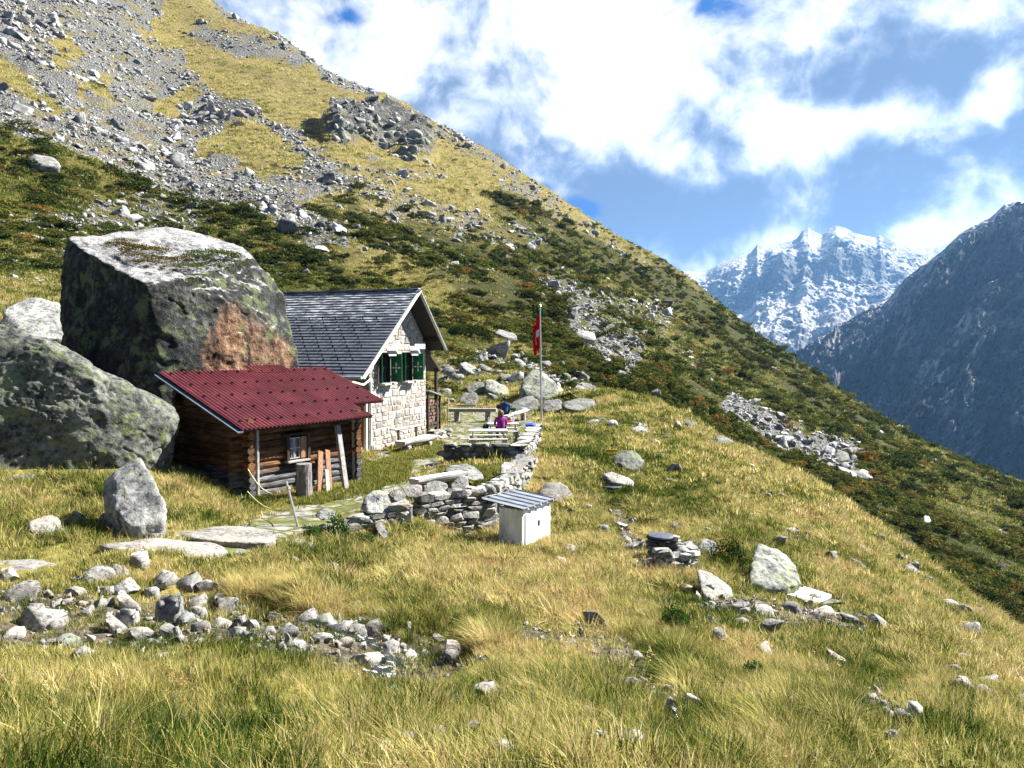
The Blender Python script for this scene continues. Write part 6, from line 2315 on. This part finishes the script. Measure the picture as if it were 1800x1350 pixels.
def sample_log(n, y0, y1, umax=.74):
    """more even in the picture: fewer per square metre far away"""
    R = np.exp(RNG.uniform(math.log(y0 + OFF), math.log(y1 + OFF), n))
    u = RNG.uniform(-umax, umax, n)
    x, y = u * R, R - OFF
    z = ground(x, y)
    px, py = project(x, y, z)
    ok = (px > -160) & (px < 1960) & (py < 1560) & (py > -120)
    return x[ok], y[ok], z[ok], px[ok], py[ok]


# ---- scree: thousands of stones
SP = []
for i in range(8):
    v, f = rock_np(1300 + i, 2, 8, .45, .9, .05)
    m = mesh_np('scree_stone', v, f, False)
    SP.append(m)
M_SCREE = mat_rock('scree_stones', [(0.32, (0.045, 0.047, 0.051)), (0.44, (0.17, 0.172, 0.176)), (0.55, (0.34, 0.34, 0.338)), (0.68, (0.50, 0.50, 0.49))], scale=0.5, obj=True, tintv=0.5, lichen_amt=.15)
x, y, z, px, py = sample_log(190000, 48, 460)
ms = gmask(scree, x, y)
keep = RNG.uniform(size=len(x)) < np.clip(ms * (0.60 + 1.8 * fbm(np.stack([x, y, z], 1) / 16, 3)) + .012 * (gmask(gold, x, y) < .5), 0, 1) * .5
x, y, z, px, py = x[keep], y[keep], z[keep], px[keep], py[keep]
d = np.hypot(x, y)
sz = (RNG.pareto(2.6, len(x)) * .5 + .5) * np.clip(d / 170, .45, 1.5) * .52
sz = np.minimum(sz, 2.1)
sc3 = np.stack([sz, sz * RNG.uniform(.6, 1.1, len(x)), sz * RNG.uniform(.45, .85, len(x))], 1)
rt = np.stack([RNG.uniform(-.5, .5, len(x)), RNG.uniform(-.5, .7, len(x)), RNG.uniform(0, 6.28, len(x))], 1)
print('scree', len(x))
gn_instances('scree', np.stack([x, y, z + sz * .12], 1), rt, sc3, RNG.uniform(size=len(x)), RNG.randint(0, 8, len(x)), kinds('scree_stone', SP, M_SCREE))
# gravel of the stream bed and bare earth
GP = kinds('pebble', [mesh_np('pebble', *rock_np(1400 + i, 2, 8, .5, .9, .05)) for i in range(6)], M_PALE)
x, y, z, px, py = sample(150000, 3.5, 24)
ms = np.maximum(gmask(gully, x, y), gmask(bare, x, y))
keep = RNG.uniform(size=len(x)) < ms * .16
x, y, z = x[keep], y[keep], z[keep]
sz = np.minimum(RNG.pareto(2.2, len(x)) * .02 + .022, .10)
print('gravel', len(x))
gn_instances('gravel', np.stack([x, y, z + sz * .3], 1), RNG.uniform(-3, 3, (len(x), 3)), np.stack([sz, sz * .8, sz * .6], 1), RNG.uniform(size=len(x)), RNG.randint(0, 6, len(x)), GP)

# running water in the lower stream bed, and the trickle further right
def mat_water():
    m, T, b = principled('stream_water', 0.08, 0.6)
    pos = T.n('ShaderNodeNewGeometry').outputs['Position']
    n = T.noise(pos, 9.0, 6, .6)
    foam = T.step(T.m('ADD', n, T.m('MULTIPLY', T.noise(pos, 30, 3), .3)), .70, .80)
    T.link(T.mix(foam, (.012, .014, .014), (.5, .52, .54)), b.inputs['Base Color'])
    T.link(T.bump(n, 1.0, .06), b.inputs['Normal'])
    return m


def ribbon(pxs, wpx, name='stream'):
    pts = []
    for i in range(len(pxs) - 1):
        for k in range(8):
            t = k / 8
            pts.append((pxs[i][0] + (pxs[i + 1][0] - pxs[i][0]) * t, pxs[i][1] + (pxs[i + 1][1] - pxs[i][1]) * t))
    W3 = [gpos(*q, 4.0) for q in pts]
    V, F = [], []
    for i, p in enumerate(W3):
        d = (W3[min(i + 1, len(W3) - 1)] - W3[max(i - 1, 0)])
        n = Vector((-d.y, d.x, 0)).normalized()
        w = wpx / FPX * p.y * (.7 + .3 * math.sin(i * .9)) * .5
        for k in range(-2, 3):
            q = p + n * w * k / 2
            V.append((q.x, q.y, float(ground(q.x, q.y)[0]) + .012 + (.03 if abs(k) < 2 else -.03)))
    for i in range(len(W3) - 1):
        for k in range(4):
            q = i * 5 + k
            F.append((q, q + 1, q + 6, q + 5))
    o = link(name, mesh_np(name, V, F, True), M_WATER)
    tag(o, kind='structure')


M_WATER = mat_water()
ribbon([(590, 1118), (640, 1128), (668, 1142), (690, 1165), (665, 1188), (640, 1196)], 70)
ribbon([(800, 1172), (830, 1168), (860, 1160)], 34)
ribbon([(1165, 1225), (1185, 1250), (1190, 1278)], 26)
# ------------------------------------------------------------------ grass and heath
def mat_leaf(name, stops, trans=0.4, rough=.6, noise_amt=.36):
    m = bpy.data.materials.new(name)
    m.use_nodes = True
    t = m.node_tree
    t.nodes.clear()
    T = NT(t)
    out = T.n('ShaderNodeOutputMaterial')
    tint = T.attr('tint', 'INSTANCER')
    bl = T.attr('blade')                      # 0..1 random per blade
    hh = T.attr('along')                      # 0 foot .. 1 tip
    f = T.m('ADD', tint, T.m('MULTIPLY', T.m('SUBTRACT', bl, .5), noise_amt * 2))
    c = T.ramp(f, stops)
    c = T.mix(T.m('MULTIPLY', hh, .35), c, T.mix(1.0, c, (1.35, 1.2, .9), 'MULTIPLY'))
    d = T.n('ShaderNodeBsdfDiffuse')
    T.link(c, d.inputs[0])
    tr = T.n('ShaderNodeBsdfTranslucent')
    T.link(c, tr.inputs[0])
    mx = T.n('ShaderNodeMixShader')
    mx.inputs[0].default_value = trans
    T.link(d.outputs[0], mx.inputs[1])
    T.link(tr.outputs[0], mx.inputs[2])
    T.link(mx.outputs[0], out.inputs[0])
    return m


GSTOPS = [(0.0, (0.018, 0.045, 0.010)), (0.18, (0.07, 0.115, 0.02)), (0.34, (0.17, 0.19, 0.04)), (0.52, (0.39, 0.35, 0.105)), (0.72, (0.56, 0.49, 0.22)), (0.88, (0.66, 0.58, 0.37)), (1.0, (0.30, 0.20, 0.10))]
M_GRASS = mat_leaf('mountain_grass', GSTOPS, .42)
M_HEATH = mat_leaf('heath_leaves', [(0.0, (0.013, 0.024, 0.007)), (0.35, (0.042, 0.06, 0.014)), (0.65, (0.085, 0.095, 0.024)), (0.85, (0.16, 0.14, 0.036)), (1.0, (0.18, 0.08, 0.024))], .3)
M_WEED = mat_leaf('weed_leaves', [(0.0, (0.02, 0.06, 0.012)), (0.5, (0.07, 0.13, 0.03)), (1.0, (0.2, 0.2, 0.05))], .4)


def tuft(seed, nb, h0, h1, r0, w, bend0, bend1, seg=4, lean=0.0, seedhead=0.0, spread=.7):
    r = np.random.RandomState(seed)
    V, F, A, B = [], [], [], []
    for k in range(nb):
        a = r.uniform(0, 6.283)
        rr = r0 * math.sqrt(r.uniform())
        b = np.array([math.cos(a) * rr, math.sin(a) * rr, -.02])
        az = a + r.normal() * spread
        h = r.uniform(h0, h1)
        bend = r.uniform(bend0, bend1)
        d = np.array([math.cos(az), math.sin(az), 0])
        d[0] -= lean
        s = np.array([-math.sin(az + r.uniform(-.6, .6)), math.cos(az), 0])
        s /= np.linalg.norm(s)
        rb = r.uniform()
        n0 = len(V)
        for i in range(seg + 1):
            t = i / seg
            p = b + np.array([0, 0, h * (t - .33 * bend * t * t)]) + d * h * bend * t ** 1.8 * .8
            ww = w * (1 - t ** 1.6) * (1 if seedhead == 0 else .6)
            if i < seg:
                V += [p - s * ww / 2, p + s * ww / 2]
                A += [t, t]
                B += [rb, rb]
            else:
                V.append(p)
                A.append(t)
                B.append(rb)
        for i in range(seg - 1):
            q = n0 + 2 * i
            F.append((q, q + 1, q + 3, q + 2))
        q = n0 + 2 * (seg - 1)
        F.append((q, q + 1, q + 2))
        if seedhead > 0:
            tip = V[-1]
            dirn = V[-1] - (V[-2] + V[-3]) / 2
            dirn = dirn / np.linalg.norm(dirn)
            for j in range(7):
                c = tip - dirn * seedhead * (j / 7) * 1.0
                o = np.array([r.normal(), r.normal(), r.normal() * .5]) * seedhead * .16
                n0 = len(V)
                V += [c, c + o * .7 + s * .003, c + o + dirn * .006, c + dirn * .006]
                A += [1.0] * 4
                B += [min(1, rb * .5 + .6)] * 4
                F.append((n0, n0 + 1, n0 + 2, n0 + 3))
    me = mesh_np('tuft', np.array(V), F)
    fattr(me, 'along', A)
    fattr(me, 'blade', B)
    return me


def leafy(seed, n, leaf, flat=.5, hollow=.35, up=.3):
    """a low bush: many small leaves through a flattened dome, with uneven outline"""
    r = np.random.RandomState(seed)
    lob = r.normal(size=(9, 3))
    lob[:, 2] = np.abs(lob[:, 2]) * .6
    lob /= np.linalg.norm(lob, axis=1)[:, None]
    V, F, A, B = [], [], [], []
    for k in range(n):
        d = r.normal(size=3)
        d[2] = abs(d[2]) * .9 - .08
        d /= np.linalg.norm(d)
        bump = .72 + .38 * max(0.0, float((lob @ d).max()) - .55) / .45
        rad_ = bump * r.uniform(hollow, 1) ** .5
        c = d * rad_
        c[2] *= flat
        nn = d + r.normal(size=3) * .7 + np.array([0, 0, up])
        nn /= np.linalg.norm(nn)
        a = np.cross(nn, r.normal(size=3))
        a /= np.linalg.norm(a)
        b = np.cross(nn, a)
        s = leaf * r.uniform(.6, 1.3)
        n0 = len(V)
        V += [c - a * s * .5, c - b * s * .22, c + a * s * .5, c + b * s * .22]
        F.append((n0, n0 + 1, n0 + 2, n0 + 3))
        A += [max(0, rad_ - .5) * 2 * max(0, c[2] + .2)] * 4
        B += [r.uniform()] * 4
    me = mesh_np('bush', np.array(V), F)
    fattr(me, 'along', A)
    fattr(me, 'blade', B)
    return me


# where nothing grows: under buildings, stones and feet
FOOT = []


def rect_of(fr, x0, x1, y0, y1):
    M = Matrix.Translation(fr[0]) @ Matrix.Rotation(fr[1], 4, 'Z')
    return [tuple((M @ Vector((a, b, 0))).xy) for a, b in ((x0, y0), (x1, y0), (x1, y1), (x0, y1))]


FOOT.append(rect_of(SHED, .25, 4.4, .45, 3.6))
FOOT.append(rect_of(HUT, -.15, 6.4, -.15, 8.7))
FOOT.append(rect_of(((CB.x, CB.y, 0), rad(90 - 32.7)), 0, LX, 0, LY))
DISC = list(PLACED)
for o in list(COL.objects):
    if o.type == 'MESH' and o.parent is None and o.get('category') == 'boulder' and o.location.y < 60:
        bb = np.array(o.bound_box)
        e = (bb.max(0) - bb.min(0)) * np.array(o.scale)
        if e[0] > 4:
            FOOT.append([(o.location.x + math.cos(a) * e[0] * .44, o.location.y + math.sin(a) * e[1] * .44) for a in np.linspace(0, 6.28, 16)[:-1]])
        else:
            DISC.append((o.location.x, o.location.y, (e[0] + e[1]) * .2))
    elif o.get('category') == 'stone wall':
        vv = np.empty(len(o.data.vertices) * 3, dtype=np.float32)
        o.data.vertices.foreach_get('co', vv)
        vv = vv.reshape(-1, 3)[::160]
        for q in vv:
            DISC.append((q[0] + o.location.x, q[1] + o.location.y, .16))
DISC = np.array([d for d in DISC if d[1] < 60])


def free(x, y, shrink=.85):
    ok = np.ones(len(x), dtype=bool)
    for f in FOOT:
        ok &= ~in_poly(x, y, f)
    for i in range(0, len(DISC), 50):
        D = DISC[i:i + 50]
        ok &= ~((((x[:, None] - D[None, :, 0]) ** 2 + (y[:, None] - D[None, :, 1]) ** 2) < (D[None, :, 2] * shrink) ** 2).any(1))
    return ok


def low_zone(px, py, y):
    """short growth by the path, along the stream stones and on the stony places"""
    k = sstep(poly_dist(px, py, PATH[:7]), 60, 25) * (y < 40)
    k = np.maximum(k, sstep(poly_dist(px, py, [(-100, 1010), (0, 1030), (200, 1030), (420, 1060), (600, 1100), (800, 1140)]), 85, 45) * (y < 14))
    k = np.maximum(k, .9 * sstep(poly_dist(px, py, [(0, 1150), (200, 1150), (480, 1140), (640, 1180), (790, 1180)]), 60, 25) * (y < 14))
    k = np.maximum(k, .8 * sstep(poly_dist(px, py, [(1230, 1070), (1350, 1090), (1500, 1100)]), 55, 25) * (y < 22))
    k = np.maximum(k, .8 * sstep(poly_dist(px, py, [(1085, 890), (1110, 960)]), 35, 15) * (y < 30))
    k = np.maximum(k, .8 * sstep(poly_dist(px, py, [(920, 1120), (1020, 1145), (1110, 1175), (1180, 1260)]), 50, 20) * (y < 16))
    k = np.maximum(k, .7 * sstep(poly_dist(px, py, [(1540, 1240), (1600, 1330)]), 70, 30) * (y < 14))
    k = np.maximum(k, .7 * sstep(poly_dist(px, py, [(780, 828), (930, 838)]), 22, 8) * (y < 30))
    k = np.maximum(k, .6 * sstep(poly_dist(px, py, [(640, 850), (720, 810), (800, 770)]), 45, 20) * (y < 40))
    k = np.maximum(k, .88 * in_poly(px, py, [(700, 840), (700, 800), (780, 770), (935, 775), (940, 850), (860, 850), (780, 838)]) * (y < 40))
    k = np.maximum(k, .45 * sstep(y, 16, 24))
    return k


def clumpy(x, y, px, py, p):
    return np.clip(.5 + fbm(p / .9 + 77, 3) * 1.9, .03, 1)


def grass_layer(name, n, y0, y1, protos, hs, tint_mu, tint_sd, dens=None, tilt=.18, lean=(-.10, -.05), logd=False, umax=.74, mat=None, vary=1.7, lowk=.62):
    x, y, z, px, py = (sample_log if logd else sample)(n, y0, y1, umax)
    p3 = np.stack([x, y, z * 0], 1)
    bare_ = np.maximum(np.maximum(gmask(gully, x, y) * .62, gmask(bare, x, y) * .75), gmask(pathm, x, y) * .97)
    k = 1 - bare_
    if dens is not None:
        k = k * dens(x, y, px, py, p3)
    keep = (RNG.uniform(size=len(x)) < k)
    x, y, z, px, py, p3 = [a[keep] for a in (x, y, z, px, py, p3)]
    fr = free(x, y)
    x, y, z, px, py, p3 = [a[fr] for a in (x, y, z, px, py, p3)]
    m = len(x)
    tn = fbm(p3 / 2.2 + 31, 3) * .40 + fbm(p3 / .55 + 3, 3) * .26
    mu = tint_mu(x, y, px, py) if callable(tint_mu) else tint_mu
    ti = np.clip(mu + tn * vary + RNG.normal(size=m) * tint_sd, 0.02, .98)
    hn = 1 + fbm(p3 / 1.1 + 7, 3) * .8
    hn = np.clip(hn, .35, 1.9) * (1 - lowk * low_zone(px, py, y))
    s = hs * hn * RNG.uniform(.7, 1.3, m)
    rt = np.stack([RNG.normal(size=m) * tilt - lean[1], RNG.normal(size=m) * tilt + lean[0], RNG.uniform(-.9, .9, m)], 1)
    print(name, m)
    return gn_instances(name, np.stack([x, y, z - .01], 1), rt, np.stack([s, s, s * RNG.uniform(.8, 1.25, m)], 1), ti, RNG.randint(0, len(protos), m), protos)


# near meadow: long bleached blades combed over by the wind, greener patches
TA = kinds('long_tuft', [tuft(10 + i, 95, .12, .34, .11, .0055, .45, 1.5, 5, lean=.22, spread=.4) for i in range(6)], M_GRASS)
TB = kinds('short_tuft', [tuft(30 + i, 44, .05, .15, .11, .006, .2, 1.0, 4) for i in range(4)], M_GRASS)
TC = kinds('stalk', [tuft(50 + i, 7, .40, .72, .10, .0045, .05, .45, 5, seedhead=.09) for i in range(4)], M_GRASS)
TD = kinds('meadow_tuft', [tuft(70 + i, 80, .10, .34, .16, .012, .4, 1.5, 4, lean=.12, spread=.4) for i in range(6)], M_GRASS)
TD2 = kinds('meadow_short', [tuft(170 + i, 40, .05, .15, .2, .012, .3, 1.0, 3) for i in range(4)], M_GRASS)
TE = kinds('slope_tuft', [tuft(90 + i, 60, .16, .42, .26, .026, .4, 1.4, 3, spread=.4) for i in range(4)], M_GRASS)


TS2 = kinds('slope_short', [tuft(190 + i, 46, .08, .2, .34, .03, .3, 1.0, 3) for i in range(4)], M_GRASS)


def tint_near(x, y, px, py):
    g = .52 + 0 * x
    # greener hollows and banks
    for (qx, qy, r, a) in ((430, 1190, 120, -.22), (1180, 1080, 60, -.35), (1200, 1150, 60, -.3), (830, 1250, 90, -.2), (700, 1080, 70, -.25), (560, 1020, 60, -.2), (400, 1010, 40, -.15), (1000, 1230, 80, -.15), (100, 900, 110, -.14), (450, 1290, 80, -.15),
                             (1250, 880, 110, -.1), (1060, 850, 70, -.16), (1040, 780, 90, -.2), (300, 1330, 90, -.12), (1600, 1180, 120, -.06), (1100, 900, 60, -.25), (760, 1180, 60, -.2),
                             (900, 1060, 200, .18), (1100, 1010, 130, .24), (780, 980, 80, .10), (1500, 1120, 90, -.18), (1380, 960, 60, -.25), (1280, 1010, 70, -.3), (1450, 1250, 90, -.16), (1230, 1230, 80, -.2), (660, 1260, 70, -.2), (1700, 1260, 80, -.15), (200, 870, 60, -.15), (1180, 840, 70, -.15), (1350, 1200, 90, .08), (150, 1240, 150, .05), (950, 850, 40, .22), (1450, 900, 120, .12), (1300, 780, 120, .14), (1700, 1100, 140, .1), (640, 990, 90, .05)):
        g = g + a * np.exp(-((px - qx) ** 2 + (py - qy) ** 2) / r ** 2)
    return g


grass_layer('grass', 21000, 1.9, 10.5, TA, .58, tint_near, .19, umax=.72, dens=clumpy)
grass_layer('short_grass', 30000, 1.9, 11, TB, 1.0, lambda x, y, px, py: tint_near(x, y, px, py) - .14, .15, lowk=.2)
grass_layer('dry_stalks', 1400, 3.2, 20, TC, .62, .84, .04, dens=lambda x, y, px, py, p: np.clip(.3 + fbm(p / 2.3, 3) * 1.6, 0, 1))
grass_layer('meadow_turf', 34000, 9, 27, TD2, 1.0, lambda x, y, px, py: tint_near(x, y, px, py) - .10, .16, lowk=.2)
grass_layer('meadow_grass', 24000, 9, 27, TD, .82, tint_near, .19, umax=.66, dens=clumpy)
grass_layer('slope_turf', 60000, 24, 64, TS2, 1.0, lambda x, y, px, py: tint_near(x, y, px, py) - .06, .15, umax=.66, lowk=0, dens=lambda x, y, px, py, p: np.where(gmask(far_hill, x, y) > .6, .3, 1.0))
grass_layer('slope_grass', 34000, 20, 62, TE, .9, tint_near, .16, dens=lambda x, y, px, py, p: np.where(gmask(far_hill, x, y) > .6, .25, 1.0) * clumpy(x, y, px, py, p / 2), umax=.66)
def bank(x, y, px, py, p):
    d = np.minimum(poly_dist(px, py, [(430, 1030), (520, 1050), (600, 1075), (690, 1105), (790, 1110), (880, 1110)]), poly_dist(px, py, [(1080, 1085), (1140, 1110), (1200, 1170), (1235, 1220)]))
    return sstep(d, 34, 12) * np.clip(.5 + fbm(p / .7 + 9, 2) * 1.4, 0, 1)


grass_layer('bank_grass', 60000, 5.5, 14, TA, .9, lambda x, y, px, py: .36 + 0 * x, .17, dens=bank, lowk=0, lean=(-.05, .25))
# herbs, dead leaves and low cushions among the grass
HE = kinds('herb', [leafy(240 + i, 130, .34, .8, .1) for i in range(4)], mat_leaf('herb_leaves', [(0.0, (0.015, 0.04, 0.008)), (0.35, (0.05, 0.09, 0.018)), (0.6, (0.14, 0.15, 0.03)), (0.8, (0.20, 0.12, 0.04)), (1.0, (0.13, 0.06, 0.03))], .35))
grass_layer('herbs', 9000, 2.2, 26, HE, .085, lambda x, y, px, py: .42 + 0 * x, .22, dens=lambda x, y, px, py, p: np.clip(fbm(p / 1.3 + 55, 3) * 2.2, 0, 1), lowk=.1)
# fresh green turf between the shed and the path
lawn = [(628, 862), (625, 822), (700, 800), (760, 785), (850, 825), (930, 830), (780, 830), (700, 832), (665, 850)]
TG = kinds('lawn_tuft', [tuft(110 + i, 44, .06, .2, .16, .014, .1, .7, 3) for i in range(3)], M_GRASS)
x, y, z, px, py = sample(90000, 15, 34, .3)
k = (sstep(poly_dist(px, py, [(640, 848), (670, 832), (700, 825)]), 26, 12) + .7 * sstep(poly_dist(px, py, [(700, 800), (740, 796), (770, 788)]), 14, 6) + .8 * sstep(poly_dist(px, py, [(780, 828), (860, 832), (920, 826)]), 12, 6) + .8 * sstep(poly_dist(px, py, [(520, 880), (560, 875), (610, 866)]), 12, 5))
keep = (RNG.uniform(size=len(x)) < k * .9) & free(x, y)
x, y, z = x[keep], y[keep], z[keep]
m = len(x)
print('lawn', m)
gn_instances('green_turf', np.stack([x, y, z], 1), np.stack([RNG.normal(size=m) * .15, RNG.normal(size=m) * .15, RNG.uniform(0, 6, m)], 1), np.repeat(RNG.uniform(.6, 1.1, m)[:, None], 3, 1), np.clip(.24 + RNG.normal(size=m) * .09, 0, 1), RNG.randint(0, 3, m), TG)

# heath: low dark bushes in drifts over the far slope
HB = kinds('heath_bush', [leafy(200 + i, 520, .24, .6) for i in range(5)], M_HEATH)
x, y, z, px, py = sample_log(150000, 44, 420)
p3 = np.stack([x, y, z], 1)
dn = fbm(np.stack([x * 1.0 + z * .5, y * .55, z * 0], 1) / 7.5, 4, .55)
k = gmask(shrub, x, y) * np.clip(.5 + dn * 2.2, 0, 1) + .05 * np.clip(dn * 3, 0, 1) * (1 - gmask(scree, x, y))
keep = RNG.uniform(size=len(x)) < k * .68
x, y, z = x[keep], y[keep], z[keep]
d = np.hypot(x, y)
m = len(x)
print('heath', m)
s = np.minimum(RNG.pareto(2.4, m) * .35 + .38, 1.6) * np.clip(d / 95, .7, 1.6) * .95
gn_instances('heath', np.stack([x, y, z - s * .05], 1), np.stack([RNG.normal(size=m) * .15, RNG.normal(size=m) * .15 + .3, RNG.uniform(0, 6, m)], 1), np.stack([s * 1.25, s * 1.15, s * .85], 1), np.clip(RNG.normal(size=m) * .2 + .4, 0, 1), RNG.randint(0, 5, m), HB)
# bleached grass clumps between
HGc = kinds('slope_clump', [tuft(300 + i, 60, .25, .55, .75, .07, .2, 1.0, 3) for i in range(4)], M_GRASS)
x, y, z, px, py = sample_log(120000, 46, 400)
k = (1 - .97 * np.clip(gmask(scree, x, y), 0, 1)) * (1 - .6 * gmask(shrub, x, y))
keep = RNG.uniform(size=len(x)) < k * .42
x, y, z = x[keep], y[keep], z[keep]
d = np.hypot(x, y)
m = len(x)
gm = gmask(gold, x, y)
print('clumps', m)
s = RNG.uniform(.5, 1.1, m) * np.clip(d / 110, .6, 1.9)
ti = np.clip(.25 + .30 * gm + fbm(np.stack([x, y, z], 1) / 9, 3) * .35 + RNG.normal(size=m) * .07, .03, .97)
gn_instances('hillside_grass', np.stack([x, y, z], 1), np.stack([RNG.normal(size=m) * .1, RNG.normal(size=m) * .1 + .25, RNG.uniform(0, 6, m)], 1), np.stack([s, s, s * .8], 1), ti, RNG.randint(0, 4, m), HGc)

# bushes one can point to
def bush(px, py, wpx, hpx, label, seed, y0=None, mat=None, n=1500, leaf=.13, group=None):
    g = gpos(px, py + hpx * .45, y0)
    w, h = wpx / FPX * g.y, hpx / FPX * g.y
    me = leafy(seed, n, leaf, 1.0, .3)
    o = link('bush', me, mat or M_BUSH, loc=(g.x, g.y + w * .3, g.z - h * .1), scale=(w * .5, w * .45, h * 1.1))
    tag(o, label, 'bush', group)
    return o


M_BUSH = mat_leaf('bush_leaves', [(0.0, (0.010, 0.02, 0.007)), (0.5, (0.03, 0.05, 0.012)), (1.0, (0.09, 0.10, 0.025))], .25)
M_MOSS = mat_leaf('brown_moss', [(0.0, (0.05, 0.042, 0.008)), (0.5, (0.20, 0.15, 0.03)), (1.0, (0.34, 0.26, 0.06))], .3)
M_OLIVE = mat_leaf('olive_bush_leaves', [(0.0, (0.04, 0.07, 0.012)), (0.5, (0.13, 0.16, 0.03)), (1.0, (0.28, 0.25, 0.06))], .35)
bush(837, 583, 62, 30, 'dark dome-shaped bush on the heath straight behind the hut roof', 401, 50)
bush(1285, 975, 80, 52, 'dark low bush growing against the left side of the pale green boulder', 402, 13, n=2200, leaf=.1)
bush(1352, 1035, 70, 22, 'dark tuft of heath below the foot of the pale green boulder', 403, 13, leaf=.12)
bush(1090, 880, 46, 24, 'green bush in the grass right below the second dark round cover', 404, 17, M_OLIVE, leaf=.12)
bush(1755, 1060, 110, 60, 'large dark green thicket at the right edge below the footpath', 405, 45, n=2600, leaf=.08)
bush(920, 632, 40, 18, 'dark heath bush between the round bush and the flag', 406, 50)
bush(1190, 1090, 60, 44, 'bright dark green clump of grass-like leaves on the bank of the stream', 407, 8, M_WEED, n=1500, leaf=.16)
# weeds in front of the walls
for i, (px, py, w, h, lab) in enumerate(((590, 925, 50, 46, 'leafy green weeds before the left end of the low broken wall'), (640, 950, 46, 30, 'leafy green weeds at the foot of the long slanting stone'), (545, 935, 36, 30, 'small leafy weeds next to the metal stake'), (1640, 1290, 50, 30, 'bright green leafy weed below the speckled boulder at lower right'), (1330, 1180, 50, 40, 'green broad-leaved weed in the dry grass at right'))):
    bush(px, py, w, h, lab, 420 + i, 5, M_WEED, n=700, leaf=.2)
# moss and turf on the giant boulder
from mathutils.bvhtree import BVHTree
_bv = BVHTree.FromPolygons([tuple(v.co + big.location) for v in big.data.vertices], [tuple(q.vertices) for q in big.data.polygons])


def on_big(px, py):
    u, v = ray(px, py)
    hit = _bv.ray_cast(Vector((0, 0, 0)), Vector((u, 1, v)).normalized())
    return hit[0], hit[1]


for i, (pts, lab, mt) in enumerate((([(205, 430, .5), (228, 436, .8), (252, 442, .8), (275, 440, .5), (238, 452, .6), (222, 425, .5)], 'brown moss cushion on top of the giant boulder', M_MOSS),
                                   ([(345, 455, .7), (372, 448, .9), (395, 450, .7), (330, 470, .6), (360, 470, .7), (345, 485, .4), (410, 462, .5), (335, 495, .3)], 'green moss and turf hanging over the edge of the giant boulder', M_OLIVE),
                                   ([(262, 462, .5), (285, 458, .6), (308, 458, .6), (300, 470, .4), (240, 462, .35)], 'thin moss strip joining the two moss cushions on the giant boulder', M_MOSS))):
    V, F, A, B, n0 = [], [], [], [], 0
    o0 = None
    for j, (px, py, s) in enumerate(pts):
        q, nn = on_big(px, py)
        if q is None:
            continue
        if o0 is None:
            o0 = q
        me = leafy(430 + i * 20 + j, 900, .10, .32, .3)
        v = np.empty(len(me.vertices) * 3)
        me.vertices.foreach_get('co', v)
        v = v.reshape(-1, 3) * s * np.array((1.0, 1.0, .8)) + np.array(q - o0)
        f = np.array([tuple(t.vertices) for t in me.polygons])
        al, blv = np.empty(len(v)), np.empty(len(v))
        me.attributes['along'].data.foreach_get('value', al)
        me.attributes['blade'].data.foreach_get('value', blv)
        V.append(v); F.append(f + n0); A.append(al); B.append(blv)
        n0 += len(v)
    me = mesh_np('moss', np.concatenate(V), np.concatenate(F))
    fattr(me, 'along', np.concatenate(A))
    fattr(me, 'blade', np.concatenate(B))
    o = link('moss', me, mt, loc=o0)
    tag(o, lab, 'moss')
